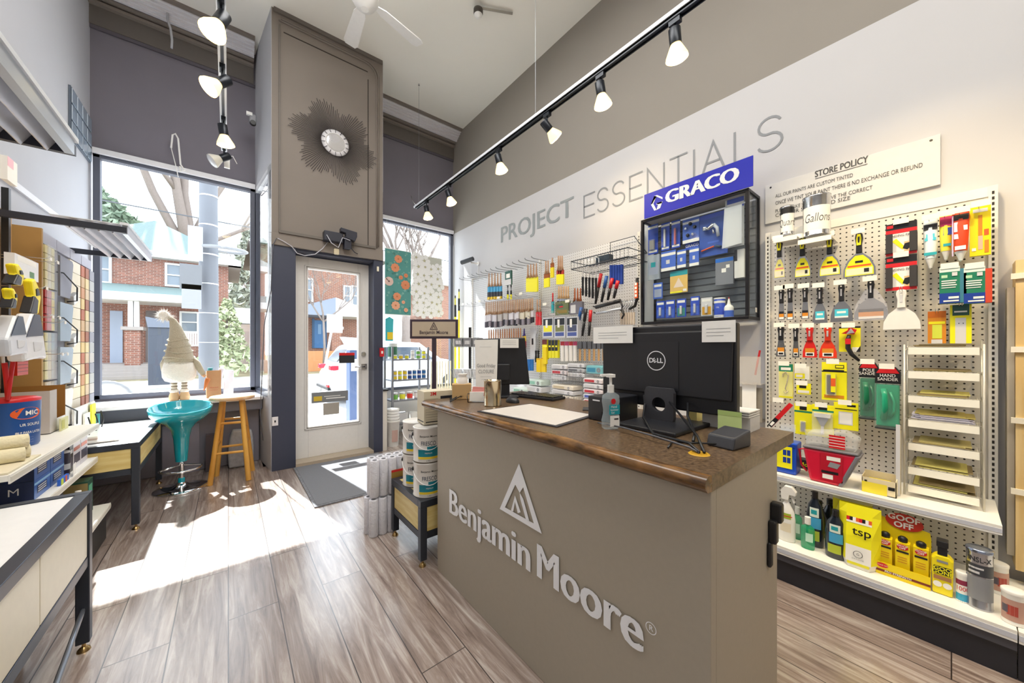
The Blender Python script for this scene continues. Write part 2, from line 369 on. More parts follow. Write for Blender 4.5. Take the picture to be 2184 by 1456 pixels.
for dx in (0, .03):
    m.tube([(x+dx*.6, BY-.006, z+dx*.6) for x, z in pts], .009, BAYT, 6)
m.box(xa-.10, xa-.092, BY-.004, BY, 2.33, ZC-.28, mat('3a332e', .8)); m.box(BX0+.10, xa-.1, BY-.004, BY, ZC-.20, ZC-.192, mat('3a332e', .8))
m.box(BX0+.06, xa-.02, BY-.03, BY, 2.31, 2.335, mo); m.box(BX0+.02, BX1-.01, BY-.02, BY, ZC-.04, ZC, mo)
struct(m.build('trim_3'))
m = MB(); m.box(DX0-.0, DX1+.0, BY+.0, DY+.1, 0, .03, mat('b9ab98', .4)); struct(m.build('door_sill'))
# door 1
t = struct(thing('door_1', '', '', (0, 0, 0))); del t['label']; del t['category']
gx0, gx1, gz0, gz1 = .66, 1.16, .36, 2.03
DW = mat('ebe8e4', .45)
a = MB(); y0, y1 = DY, DY+.045
a.box(DX0+.005, gx0, y0, y1, .03, 2.155, DW); a.box(gx1, DX1-.005, y0, y1, .03, 2.155, DW); a.box(gx0, gx1, y0, y1, .03, gz0, DW); a.box(gx0, gx1, y0, y1, gz1, 2.155, DW)
for q in (0, .02):
    e = .035-q; h = .012+q*.3
    a.box(gx0-e, gx0-e+.012, y0-h, y0, gz0-e, gz1+e, DW); a.box(gx1+e-.012, gx1+e, y0-h, y0, gz0-e, gz1+e, DW); a.box(gx0-e, gx1+e, y0-h, y0, gz1+e-.012, gz1+e, DW); a.box(gx0-e, gx1+e, y0-h, y0, gz0-e, gz0-e+.012, DW)
a.build('door_leaf', t, bevel=.003)
a = MB(); a.box(gx0, gx1, y0+.02, y0+.027, gz0, gz1, GLASS); a.build('pane', t)
a = MB(); p = AY(775, 755, DY); a.lathe([(.028, 0), (.028, .012), (.022, .02)], STEEL, M=Matrix.Translation((p.x, DY, p.z)) @ Matrix.Rotation(PI/2, 4, 'X')); a.build('deadbolt', t)
a = MB(); p = AY(776, 781, DY); a.bc(p.x, DY-.005, p.z, .06, .012, .06, STEEL); a.cyl((p.x, DY, p.z), (p.x, DY-.05, p.z), .010, STEEL); a.tube([(p.x, DY-.05, p.z), (p.x-.05, DY-.052, p.z-.002), (p.x-.11, DY-.047, p.z-.004)], .008, STEEL); a.build('door_handle', t)
a = MB()
for (x0, y0_, x1, y1_, mm) in ((665, 835, 743, 857, mat('7f8286', .6)), (690, 859, 724, 884, mat('a7a197', .6)), (724, 752, 757, 774, mat('23252a', .5))):
    p = AY(x0, y0_, DY); q = AY(x1, y1_, DY); zt = AY((x0+x1)/2, y0_, DY).z; zb = AY((x0+x1)/2, y1_, DY).z
    a.box(p.x, q.x, DY+.014, DY+.019, zb, zt, mm)
    if mm is _m.get(('23252a', .5, 0, .04, 0, 30, 0, 0, None, 0)): a.box(p.x, q.x, DY+.012, DY+.0145, zt-.03, zt, RED)
    if x0 == 665:
        a.box(p.x+.02, p.x+.1, DY+.012, DY+.0145, zb+.02, zb+.07, mat('d8b93a', .5))
        a.text('VANCOUVER', .04, WHITE, (p.x+q.x)/2+.04, (zt+zb)/2, DY+.0125, width=.2) if 0 else None
        a.box(p.x+.14, q.x-.03, DY+.012, DY+.0145, zb+.035, zb+.045, WHITE); a.box(p.x+.12, q.x-.08, DY+.012, DY+.0145, zb+.06, zb+.066, WHITE)
a.build('door_stickers', t)
# baseboards and the swatch of bare board under the left return
m = MB(); m.box(XR-.015, XR, YB, 4.9, 0, .1, BANDW); struct(m.build('baseboard_right'))
m = MB(); m.box(XL, XL+.015, YB, 4.6, 0, .1, PALEW); struct(m.build('baseboard_left'))

# ------------------------------------------------------------ the service counter
PANEL = mat('aaa191', .55, var=.04, scale=60)
TOP = two_noise('speckled_laminate', '4b3a2a', '7a634a', 90, .28, lo=.35, hi=.7, det=8)
NOSE = two_noise('worn_nosing', '3d2a1a', '8a6236', 40, .22, (1, .3, 1), lo=.35, hi=.65)
cnt = thing('service_counter', 'taupe service counter with brown laminate top and white lettering on its front', 'counter', (0, 0, 0))
CX, CY0, CY1, CXB = .88, .352, 1.738, 1.38
m = MB(); m.box(CX, CX+.03, CY0, CY1, 0, .862, PANEL); m.build('front_panel', cnt, bevel=.002)
m = MB(); m.box(CX+.03, CXB, CY0, CY0+.03, 0, .862, PANEL); m.build('end_panel', cnt, bevel=.002)
m = MB(); m.box(CX+.03, CXB, CY1-.03, CY1, 0, .862, PANEL); m.build('end_panel', cnt, bevel=.002)
m = MB(); m.box(CX+.03, CXB, CY0+.03, CY1-.03, .40, .42, PANEL); m.build('inner_shelf', cnt)
m = MB()
prof = [(-.0, -.038), (-.022, -.036), (-.034, -.026), (-.036, -.014), (-.030, -.003), (-.018, .002), (0, 0)]
tx0 = .88; n_ = len(prof); ya, yb = CY0-.002, 1.86
V = [(tx0+x, y, .90+z) for y in (ya, yb) for x, z in prof]
m.add(V, [(i, i+1, i+1+n_, i+n_) for i in range(n_-1)], NOSE, True); m.add(V[:n_], [tuple(range(n_))[::-1]], NOSE); m.add(V[n_:], [tuple(range(n_))], NOSE)
m.build('nosing', cnt)
m = MB(); m.box(.88, 1.56, ya, yb, .862, .90, TOP); m.build('countertop', cnt)
LET = mat('f6f8fc', .4, var=0)
m = MB()
# mountain mark: outer triangle ring and inner peaks, measured on the panel front
def P(px, py): q = AX(px, py, CX); return (-q.y, q.z)
Mc = Matrix.Translation((CX-.004, 0, 0)) @ Matrix.Rotation(RW, 4, 'Z')
def zz(a, b):  # zoom pixels -> photo pixels
    return P(930+a/2.912, 960+b/2.912)
def flat(m, pts, holes=None, mt=LET, M=Mc): m.add([(x, 0, z) for x, z in pts], [tuple(range(len(pts)))], mt, False, M)
apex = zz(520, 80); bl = zz(400, 362); brr = zz(662, 517)
i1 = zz(497, 212); i2 = zz(433, 352); i3 = zz(612, 452); i4 = zz(546, 232)
ia = zz(548, 230); 
flat(m, [bl, i2, i1, apex]); flat(m, [bl, brr, i3, zz(433, 352)]); flat(m, [apex, zz(524, 262), zz(546, 228), i3, brr]); flat(m, [apex, i1, zz(524, 262)])
flat(m, [zz(524, 262), zz(546, 300), zz(585, 440), zz(562, 424), zz(528, 300)]); flat(m, [zz(470, 372), zz(495, 278), zz(530, 382), zz(512, 388), zz(495, 318), zz(484, 378)])
pa, pb = P(961, 1075), P(1371, 1340)
x0 = -AX(961, 1094, CX).y; x1 = -AX(1374, 1300, CX).y
zb = AX(961, 1094, CX).z
m.text('Benjamin', None, LET, 0, 0, 0, width=1) if 0 else None
def fit(m, s, px0, px1, pyb, Xp, mt, M, off, cap_h, shear=0, bold=0):
    """lettering whose left and right ends and baseline (pixel at px0) are known"""
    V, Fc = text_mesh(s, off); a = AX(px0, pyb, Xp); b = AX(px1, pyb, Xp); xs = [v.x for v in V]
    s_ = abs(a.y-b.y)/(max(xs)-min(xs)); base = min(v.y for v in text_mesh('H', off)[0]); H_ = max(v.y for v in text_mesh('H', off)[0])-base
    zs = cap_h/H_; X0 = -a.y
    mid = [( (v.x-min(xs))*s_+X0, 0, (v.y-text_mesh_base(s, off))*zs+a.z) for v in V]
    for dx in ((-bold, bold, 0) if bold else (0,)): m.add([(a_+dx, -.0004 if dx == 0 else 0, c_) for a_, b_, c_ in mid], Fc, mt, False, M)
def text_mesh_base(s, off):
    # baseline: centred strings are centred on the line height, so use a string without descenders
    d = any(c in 'jgpqy,' for c in s); V = text_mesh(s, off)[0]
    return min(v.y for v in V) if not d else None or (min(v.y for v in V)+(max(v.y for v in V)-min(v.y for v in V))*.215)
fit(m, 'Benjamin', 961, 1131, 1094, CX, LET, Mc, 0, .118, bold=.0055)
fit(m, 'Moore', 1149, 1371, 1229, CX, LET, Mc, 0, .118, bold=.0055)
r0 = P(1390, 1338); m.lathe([(.0135, 0), (.0155, 0)], LET, n=20, cap=False, M=Mc @ Matrix.Translation((r0[0], 0, r0[1])) @ Matrix.Rotation(PI/2, 4, 'X'))
m.text('R', .02, LET, r0[0], r0[1], 0, M=Mc, off=.01)
m.build('lettering', cnt)
m = MB()   # black cable clips on the end panel
e = at(1648, 1085, 1, CY0); q = at(1640, 1150, 1, CY0)
m.box(e.x-.03, e.x+.0, CY0-.03, CY0, e.z-.03, e.z+.03, BLACK); m.box(e.x-.05, e.x-.02, CY0-.022, CY0, e.z-.09, e.z-.02, BLACK); m.box(e.x-.06, e.x-.035, CY0-.012, CY0, e.z-.16, e.z-.085, BLACK)
m.build('cable_clip', cnt, bevel=.006)
# ------------------------------------------------------------ the street outside
GZ = -.15
m = MB(); m.box(-40, 40, 5.02, 8.2, GZ-.1, GZ, mat('c9c6c0', .9, var=.08, scale=1)); struct(m.build('sidewalk'))
m = MB(); m.box(-40, 40, 8.2, 17.5, GZ-.2, GZ-.10, mat('8b8a89', .9, var=.06, scale=.6)); struct(m.build('road'))
m = MB(); m.box(-40, 40, 17.5, 20.2, GZ-.15, GZ, mat('cfccc6', .9, var=.05, scale=1)); struct(m.build('far_sidewalk'))
m = MB(); m.box(-40, 40, 20.2, 70, GZ-.15, GZ-.01, two_noise('lawn', '756c50', '92886c', 2, .95)); struct(m.build('front_lawns'))
m = MB(); m.box(-3.2, 3.9, 5.02, 5.2, 3.15, 3.3, SLATE); m.box(-3.2, XL-.1, 5.02, 5.2, GZ, 3.3, SLATE); m.box(XR+.1, 6, 5.02, 5.2, GZ, 3.3, SLATE); struct(m.build('shop_front_outside'))
m = MB(); m.box(BX0-.05, BX1+.05, 4.32, 5.02, GZ-.1, -.0, mat('b5b2ac', .9)); struct(m.build('door_step_outside'))
BR1 = brick_mat('brick_red', '865443', '6d4336', '958a80'); BR2 = brick_mat('brick_orange', '8a5a44', '7a4e3d', '968b80')
ROOFG = two_noise('green_shingle', '5b6d6c', '6d7d7a', 40, .9, (1, 1, 4)); FASC = mat('c9c8c4', .6); PWIN = mat('6d7780', .15); DOORD = mat('6b6a72', .5); STONE = mat('8e8680', .8)
HY = 25.0
def ex(px, py, Y=HY): q = AY(px, py, Y); return q.x, q.z
def wrect(px0, py0, px1, py1, Y=HY):
    c = (px0+px1)/2; return ex(px0, py0, Y)[0], ex(px1, py0, Y)[0], ex(c, py1, Y)[1], ex(c, py0, Y)[1]
def houseparts_window(root, x0, x1, z0, z1, Y):
    a = MB(); e = .09
    for q in ((x0-e, x1+e, z1, z1+e), (x0-e, x1+e, z0-e, z0), (x0-e, x0, z0, z1), (x1, x1+e, z0, z1), (x0, x1, (z0+z1)/2-.03, (z0+z1)/2+.03)): a.box(q[0], q[1], Y-.10, Y+.02, q[2], q[3], FASC)
    o = a.build('window', root); b = MB(); b.box(x0, x1, Y-.04, Y+.0, z0, z1, PWIN); b.build('pane', o)
# house one: red brick, green roof, full porch
h = thing('house', 'two-storey red brick house with green roof and pillared porch across the street', 'house', (0, 0, 0))
x0, x1 = ex(140, 600)[0], ex(487, 600)[0]; ez = ex(400, 548)[1]
m = MB(); m.box(x0, x1, HY, HY+6, GZ, ez, BR1); m.build('wall', h)
m = MB(); xm = ex(322, 490)[0]; o_ = .55; rz = ez+2.3
V = [(x0-o_, HY-o_, ez), (x1+o_, HY-o_, ez), (x1+o_, HY+6.4, ez), (x0-o_, HY+6.4, ez), ((x0+x1)/2-.3, HY+2.6, rz), ((x0+x1)/2-.3, HY+3.8, rz)]
m.add(V, [(0, 1, 4), (1, 2, 5, 4), (2, 3, 5), (3, 0, 4, 5)], ROOFG); m.build('roof', h)
m = MB(); m.box(x0-o_, x1+o_, HY-o_-.02, HY+.0, ez-.28, ez+.02, FASC); m.box(x1, x1+o_, HY-o_, HY+6, ez-.28, ez, FASC); m.build('eave_fascia', h)
for r in ((209, 548, 233, 600), (357, 566, 384, 608)): a = wrect(*r); houseparts_window(h, a[0], a[1], a[2], a[3], HY)
PY = HY-2.4
pz0, pz1 = ex(300, 640, PY)[1], ex(300, 606, HY-.3)[1]
m = MB(); px_0, px_1 = ex(195, 620, PY)[0]-2, ex(424, 640, PY)[0]
m.add([(px_0, PY-.3, pz0+.28), (px_1, PY-.3, pz0+.28), (px_1, HY, pz1), (px_0, HY, pz1)], [(0, 1, 2, 3)], ROOFG); m.build('porch_roof', h)
m = MB(); m.box(px_0, px_1, PY-.32, PY+.1, pz0-.05, pz0+.29, FASC); m.box(px_0, px_1, PY, HY, pz0+.0, pz0+.05, FASC); m.build('porch_fascia', h)
for a, b in ((266, 300),):
    m = MB(); m.box(ex(a, 700, PY)[0], ex(b, 700, PY)[0], PY-.05, PY+.55, GZ, 1.95, BR1); m.box(ex(a, 700, PY)[0]-.1, ex(b, 700, PY)[0]+.1, PY-.15, PY+.65, 1.95, 2.1, STONE)
    m.box(ex(277, 700, PY)[0]-.08, ex(277, 700, PY)[0]+.08, PY+.1, PY+.3, 2.1, pz0, FASC); m.box(ex(290, 700, PY)[0]-.08, ex(290, 700, PY)[0]+.08, PY+.1, PY+.3, 2.1, pz0, FASC); m.build('porch_pillar', h)
m = MB(); m.box(px_0, px_1, PY, HY, GZ, .45, STONE)
for k in range(4): m.box(ex(225, 700, PY)[0], ex(330, 700, PY)[0], PY-.3*(4-k), PY, GZ, .0+.13*k, STONE)
m.build('porch_steps', h)
for r, mt in (((235, 663, 262, 735), mat('8d96a6', .5)), ((311, 663, 340, 735), mat('5b5250', .5))):
    a = wrect(*r); m = MB(); m.box(a[0], a[1], HY-.06, HY, .45, a[3], mt); m.build('front_door', h)
a = wrect(388, 668, 420, 706); houseparts_window(h, a[0], a[1], a[2], a[3], HY)
m = MB(); a = wrect(380, 708, 424, 738, PY); m.box(a[0], a[1], PY, PY+.05, a[3]-.05, a[3], FASC); m.box(a[0], a[1], PY, PY+.05, a[2], a[2]+.06, FASC)
for k in range(9): x = a[0]+(a[1]-a[0])*(k+.5)/9; m.box(x-.03, x+.03, PY+.01, PY+.04, a[2], a[3], FASC)
m.build('porch_railing', h)
# house two: brick, seen through the door and the right hand window, with a blue gabled porch
h = thing('house', 'brick house with blue-grey gabled porch and blue door seen through the shop door', 'house', (0, 0, 0))
x0, x1 = ex(556, 600)[0], ex(806, 600)[0]
m = MB(); m.box(x0, x1, HY, HY+9, GZ, 7.2, BR2); m.build('wall', h)
m = MB(); V = [(x0-.6, HY-.6, 7.1), (x1+.6, HY-.6, 7.1), (x1+.6, HY+9, 7.1), (x0-.6, HY+9, 7.1), (x0+2.5, HY+4, 9.4), (x1-2, HY+4, 9.4)]
m.add(V, [(0, 1, 5, 4), (1, 2, 5), (2, 3, 4, 5), (3, 0, 4)], mat('8d8a88', .9)); m.build('roof', h)
for r in ((572, 625, 580, 668), (735, 612, 745, 650), (752, 612, 762, 650), (645, 596, 664, 640)): a = wrect(*r); houseparts_window(h, a[0], a[1], a[2], a[3], HY)
PBL = mat('7e8796', .6)
a = wrect(655, 640, 716, 668, PY); xr = ex(716, 640, PY)[0]; za, zb_ = ex(655, 655, PY)[1], ex(716, 634, PY)[1]; zlow = ex(690, 672, PY)[1]
m = MB(); m.prism([(a[0]-1, zlow), (xr, zlow), (xr, zb_), (a[0]-1, za-.2)], PY, HY, PBL); m.build('porch_gable', h)
m = MB(); xe = ex(790, 668, PY)[0]; m.prism([(xr, zlow), (xe, zlow), (xe, ex(790, 662, PY)[1]), (xr, zb_)], PY+.01, HY, FASC); m.build('porch_gable', h)
a = wrect(670, 683, 692, 742); m = MB(); m.box(a[0], a[1], HY-.08, HY, a[2], a[3], mat('3f6f9e', .5)); m.box(a[0]-.12, a[0], HY-.1, HY, a[2], a[3]+.1, mat('2f5578', .5)); m.box(a[1], a[1]+.12, HY-.1, HY, a[2], a[3]+.1, mat('2f5578', .5)); m.box(a[0]+.2, a[1]-.2, HY-.1, HY-.08, (a[2]+a[3])/2, a[3]-.25, mat('6f94b5', .3)); m.build('front_door', h)
m = MB(); a = wrect(708, 702, 728, 748, PY); m.box(a[0], a[1], PY, PY+.6, GZ, a[3], BR2); m.box(a[0]-.1, a[1]+.1, PY-.1, PY+.7, a[3], a[3]+.15, FASC); m.build('porch_pillar', h)
m = MB(); m.box(ex(655, 750, PY)[0]-2, ex(722, 750, PY)[0], PY-.4, PY-.3, GZ, ex(690, 752, PY-.4)[1]+.1, mat('b07a4e', .7)); m.build('porch_skirt', h)
h = thing('house', 'low brick house wall at the right edge of the right window', 'house', (0, 0, 0))
a = wrect(925, 612, 1010, 800); m = MB(); m.box(a[0], a[1]+2, HY, HY+5, GZ, a[3], BR2); m.build('wall', h); m = MB(); m.box(a[0]-.4, a[1]+2.4, HY-.4, HY+5.4, a[3], a[3]+.25, FASC); m.build('roof_edge', h)
h = thing('garage', 'small white garage at the end of the driveway between the houses', 'garage', (0, 0, 0))
a = (ex(500, 700, 34)[0], ex(546, 700, 34)[0])
zg = ex(530, 690, 34)[1]
m = MB(); m.box(a[0], a[1], 35.2, 39, GZ, zg, mat('f0f0f2', .7)); m.build('wall', h)
m = MB(); m.add([(a[0]-.3, 33.7, zg), (a[1]+.3, 33.7, zg), (a[1]+.3, 36.5, zg+1.4), (a[0]-.3, 36.5, zg+1.4), (a[1]+.3, 39.3, zg), (a[0]-.3, 39.3, zg)], [(0, 1, 2, 3), (3, 2, 4, 5)], mat('9a9ea0', .9)); m.build('roof', h)
m = MB(); m.box(a[0]+.9, a[1]-.9, 33.93, 34, GZ, zg-.6, mat('e2e2e6', .6)); m.build('garage_door', h)
# bare trees
def branch(m, p, d, L, r, depth, mt, spread=.55, kids=3):
    pts = [p]; q = p.copy(); dd = d.normalized()
    for k in range(4):
        dd = (dd+Vector((random.uniform(-1, 1), random.uniform(-1, 1), random.uniform(-.3, .8)))*.16).normalized(); q = q+dd*L/4; pts.append(q.copy())
    m.tube(pts, [r, r*.9, r*.78, r*.68, r*.55], mt, 5 if depth > 1 else 3)
    if depth <= 0: return
    for k in range(kids):
        i = random.choice((2, 3, 4)); nd = (dd+Vector((random.uniform(-1, 1), random.uniform(-1, 1), random.uniform(-.25, .7)))*spread*1.4).normalized()
        branch(m, pts[i], nd, L*random.uniform(.55, .78), r*.5, depth-1, mt, spread, kids)
BARK = mat('7a6f68', .9, var=.15, scale=8)
def tree(label, px, Y, r, trunks, depth, h0, seed, kids=3, L=4.0):
    random.seed(seed); x = AY(px, 700, Y).x
    t = thing('bare_tree', label, 'tree', (x, Y, GZ), group='bare trees across the street')
    a = MB(); a.tube([(0, 0, 0), (.05, 0, h0*.5), (0, 0, h0)], [r*1.15, r, r*.9], BARK, 10); a.build('trunk', t)
    b = MB()
    for k, (dx, dz, rr) in enumerate(trunks): branch(b, Vector((0, 0, h0-.1)), Vector((dx, random.uniform(-.25, .25), dz)), L, r*rr, depth, BARK, .5, kids)
    b.build('branches', t)
tree('big bare street tree with several thick trunks over the green-roofed house', 398, 36, .62, [(-.5, 1, .5), (-.1, 1, .6), (.12, 1, .65), (.35, .9, .45), (.8, .7, .3)], 4, 8.6, 3, 3, 8.5)
tree('bare tree behind the driveway between the two brick houses', 560, 50, .3, [(-.5, 1, .6), (0, 1, .7), (.6, 1, .6)], 4, 5.0, 11, 3, 4.5)
tree('bare forked tree seen above the flower prints in the right window', 865, 20.8, .26, [(-.35, 1, .8), (.55, .9, .7), (.2, 1, .5)], 4, 4.4, 5, 4, 3.4)
tree('bare shrub-like tree in front of the house behind the shop door', 690, 21.2, .06, [(-.7, 1, .8), (.1, 1, .9), (.8, .8, .8)], 4, 2.8, 23, 4, 2.0)
# evergreens
def conifer(label, px, Y, base_r, h, mt1, mt2, z0=.3, n=420, seed=2):
    random.seed(seed); x = AY(px, 700, Y).x; t = thing('evergreen_tree', label, 'tree', (x, Y, GZ))
    a = MB(); a.cyl((0, 0, 0), (0, 0, h*.9), base_r*.09, BARK, r1=.03, n=7); a.build('trunk', t)
    b = MB()
    for k in range(n):
        u = random.random()**.8; z = z0+u*(h-z0); R = base_r*(1-u)*random.uniform(.35, 1.05)+.08; a_ = random.uniform(0, 2*PI); c = Vector((R*math.cos(a_), R*math.sin(a_), z)); s_ = base_r*random.uniform(.10, .24)*(1.15-u*.6)
        q = [Vector([random.gauss(0, 1) for _ in range(3)]).normalized()*s_*random.uniform(.5, 1) for _ in range(7)]
        b.add([c+v for v in q], [(0, 1, 2), (2, 3, 4), (4, 5, 6), (0, 3, 5), (1, 4, 6), (0, 2, 6)], mt1 if k % 3 else mt2)
    b.build('foliage', t)
EV1 = mat('9aa27e', .9, var=.2, scale=5); EV2 = mat('c3c6a4', .9, var=.2, scale=5)
conifer('pale green bushy evergreen beside the utility pole at the driveway', 484, 19.5, 1.05, 3.4, EV1, EV2, seed=4, n=650)
conifer('tall grey-green spruce standing behind the white garage', 528, 45, 3.6, 13.5, mat('94998c', .9, var=.15), mat('aaaea0', .9), seed=6, n=700)
conifer('dark pine showing at the left edge above the green roof', 205, 37, 3.4, 12.5, mat('6c7d68', .9, var=.2), mat('8b9a84', .9), z0=8.5, seed=9, n=520)
# utility pole with boxes and wires
Yp = 8.4
t = thing('utility_pole', 'grey utility pole on the sidewalk outside the left window', 'pole', (AY(446, 700, Yp).x, Yp, GZ))
x = t.location.x
a = MB(); a.cyl((0, 0, 0), (-.02, 0, 9), .145, mat('6f7278', .8, var=.08, scale=3), r1=.115, n=16); a.build('shaft', t)
def onp(px, py, Y=Yp): q = AY(px, py, Y); return q.x-x, q.z-GZ
for r, mt, nm in (((403, 489, 434, 560), mat('a6a8ae', .6), 'sign_panel'), ((386, 568, 432, 620), mat('77797c', .6), 'sign_panel'), ((390, 610, 431, 660), mat('9a9ca2', .6), 'sign_panel')):
    c0 = onp(r[0], r[1]); c1 = onp(r[2], r[3]); cz = onp((r[0]+r[2])/2, r[1])[1]; dz = onp((r[0]+r[2])/2, r[3])[1]
    a = MB(); a.box(c0[0], c1[0], -.22, -.19, dz, cz, mt); a.build(nm, t)
a = MB(); c = onp(446, 530)
for k in range(6):
    a = MB(); z = onp(446, 420+k*62)[1]; a.lathe([(.134, -.012), (.144, 0), (.134, .012)], mat('dcdde0', .4, .5), (-.004, 0, z), 16); a.build('strap', t)
a = MB(); c = onp(478, 535); a.tube([(c[0]+.33*math.cos(k/12*2*PI), -.1+.2*math.sin(k/12*2*PI), c[1]) for k in range(12)], .03, mat('8b8d90', .6), 6, True); a.tube([(0, -.1, c[1]), (c[0]-.3, -.1, c[1])], .02, GREY); a.build('coil_ring', t)
for k, (z0_, z1_, y_) in enumerate(((6.1, 5.6, 9.2), (5.7, 5.9, 9.6), (5.0, 5.2, 9.4), (4.6, 4.2, 9.9), (6.8, 7.0, 9.5))):
    a = MB(); P_ = [(-16+32*i/12, y_, z0_+(z1_-z0_)*i/12-.5*math.sin(PI*i/12)) for i in range(13)]; a.tube(P_, .014, mat('55585c', .8), 4)
    o = a.build('overhead_wire'); tag(o, 'thin overhead wire crossing the sky above the street', 'wire', 'overhead wires'); o['kind'] = 'structure'
# parking meter, sign pole, white car, leaning sign
t = thing('utility_cabinet', 'grey utility cabinet with sloped hood on the far sidewalk behind the gnome', 'cabinet', (AY(341, 740, 17.9).x, 17.9, GZ))
a = MB(); a.box(-.28, .28, -.2, .2, 0, 2.05, mat('3d424c', .6)); a.build('body', t, bevel=.02); a = MB(); a.prism([(-.28, 2.05), (.28, 2.05), (.26, 2.3), (-.34, 2.42)], -.25, .25, mat('646a75', .6)); a.build('hood', t)
t = thing('payment_machine', 'dark blue parking payment machine with white panel outside the door', 'machine', (AY(750, 760, 6.4).x, 6.4, GZ))
a = MB(); a.box(-.06, .07, -.12, .12, 0, 1.3, mat('4a5d85', .5)); a.build('body', t, bevel=.01); a = MB(); a.box(-.04, .07, -.135, -.12, .95, 1.15, WHITE); a.build('notice_panel', t)
a = MB(); a.prism([(-.16, 1.52), (.14, 1.50), (.14, 1.32), (-.05, 1.32)], -.12, .12, mat('e8eaee', .5)); a.build('hood', t)
t = thing('street_sign', 'white street sign on a leaning pole seen through the door glass', 'sign', (AY(683, 850, 12).x, 12, GZ))
q = AY(713, 690, 12); a = MB(); e0 = AY(683, 800, 12); a.tube([(0, 0, 0), (q.x-t.location.x, 0, q.z-GZ+.25)], .035, FASC, 8); a.build('pole', t)
a = MB(); a.box(q.x-t.location.x-.22, q.x-t.location.x+.22, -.06, -.04, q.z-GZ-.28, q.z-GZ+.28, FASC); a.build('sign_panel', t)
t = thing('parked_car', 'white hatchback car parked at the curb with red tail lights', 'car', (3.7, 10.6, GZ-.1))
CARW = mat('f4f5f7', .25, coat=.6); x_0 = AY(700, 800, 10).x-t.location.x
side = [(0, .35), (.05, .75), (.22, 1.05), (.55, 1.5), (1.1, 1.62), (2.4, 1.58), (3.1, 1.1), (4.1, .95), (4.3, .6), (4.25, .32), (3.9, .28), (.3, .25)]
a = MB(); a.prism([(x_0+x, z) for x, z in side][::-1], -.85, .85, CARW); a.build('body', t, bevel=.10)
a = MB(); a.prism([(x_0+x, z) for x, z in [(.7, 1.08), (.78, 1.45), (2.3, 1.45), (2.85, 1.08)]], -.87, -.84, mat('4d5660', .1)); a.add([(x_0+.20, -.6, 1.08), (x_0+.20, .6, 1.08), (x_0+.53, .55, 1.46), (x_0+.53, -.55, 1.46)], [(0, 1, 2, 3)], mat('4d5660', .1)); a.build('window_glass', t)
for xw in (.85, 3.4):
    a = MB(); a.cyl((x_0+xw, -.90, .33), (x_0+xw, -.68, .33), .33, BLACK, n=20); a.cyl((x_0+xw, -.905, .33), (x_0+xw, -.9, .33), .2, STEEL, n=14); a.build('wheel', t)
for yy in (-.78, .62):
    a = MB(); a.box(x_0+.0, x_0+.2, yy-.06, yy+.16, .86, .98, mat('c0243a', .2)); a.build('tail_light', t, bevel=.02)
a = MB(); a.box(x_0-.04, x_0+.15, -.75, .75, .35, .42, BLACK); a.box(x_0-.045, x_0+.0, -.75, -.55, .43, .49, RED); a.build('bumper_trim', t, bevel=.01)
# ------------------------------------------------------------ floor-standing things near the door and windows
STL = mat('3d424c', .4, .5); BRASS = mat('b79a6a', .25, 1)
def frame_table(label, x0, x1, y0, y1, h, depth, panel, top, splits=1, cat='table', name='display_table', group=None):
    t = thing(name, label, cat, (x0, y0, 0), group=group); W = x1-x0; D = y1-y0; s = .038
    a = MB(); a.box(s, W-s, s, D-s, h-.016, h-.004, top); a.build('top_panel', t)
    a = MB()
    for q in ((0, W, 0, s), (0, W, D-s, D)): a.box(q[0], q[1], q[2], q[3], h-s, h, STL)
    for q in ((0, s, s, D-s), (W-s, W, s, D-s)): a.box(q[0], q[1], q[2], q[3], h-s, h, STL)
    for q in ((s, W-s, .004, s-.004), (s, W-s, D-s+.004, D-.004)): a.box(q[0], q[1], q[2], q[3], h-depth-s, h-depth, STL)
    for q in ((.004, s-.004, s, D-s), (W-s+.004, W-.004, s, D-s)): a.box(q[0], q[1], q[2], q[3], h-depth-s, h-depth, STL)
    a.build('frame', t, bevel=.002)
    for (lx, ly) in ((0, 0), (W-s, 0), (0, D-s), (W-s, D-s)):
        a = MB(); a.box(lx, lx+s, ly, ly+s, .035, h-s-.0005, STL); o = a.build('leg', t, bevel=.003)
        f = MB(); f.cyl((lx+s/2, ly+s/2, .012), (lx+s/2, ly+s/2, .04), .006, BRASS, n=8); f.lathe([(.02, 0), (.018, .008), (.008, .018)], BRASS, (lx+s/2, ly+s/2, 0), 12); f.build('levelling_foot', o)
    def pan(a0, a1, b0, b1): m_ = MB(); m_.box(a0, a1, b0, b1, h-depth+.002, h-s-.002, panel); m_.build('side_panel', t, bevel=.002)
    for k in range(splits):
        e0 = s+(D-2*s)*k/splits+.003; e1 = s+(D-2*s)*(k+1)/splits-.003
        pan(.006, .018, e0, e1); pan(W-.018, W-.006, e0, e1)
    pan(s+.002, W-s-.002, .006, .018); pan(s+.002, W-s-.002, D-.018, D-.006)
    return t
CREAM = mat('ede6d2', .5); YPAN = two_noise('yellow_ply', 'dcc27a', 'e8d592', 5, .5, (1, 1, 8)); TWHITE = mat('f4f4f4', .3)
nt_ = frame_table('long low table with white top and cream side panels at bottom left', -.975, -.427, .75, 2.170, .625, .25, CREAM, TWHITE, 3)
m = MB(); m.tube([(.53, 1.39, .17), (.535, 1.2, .13), (.54, 1.0, .09), (.54, .7, .09)], .008, mat('8a8f98', .3, .6)); m.build('brace', nt_)
ft = frame_table('steel-framed table with white top and pale wood end panel beside the teal stool', -.972, -.457, 3.355, 4.39, .575, .17, YPAN, TWHITE, 1)
st = frame_table('small low stand with yellow panels holding the four paint cans', .812, 1.23, 1.80, 2.245, .36, .175, YPAN, YPAN, 1)
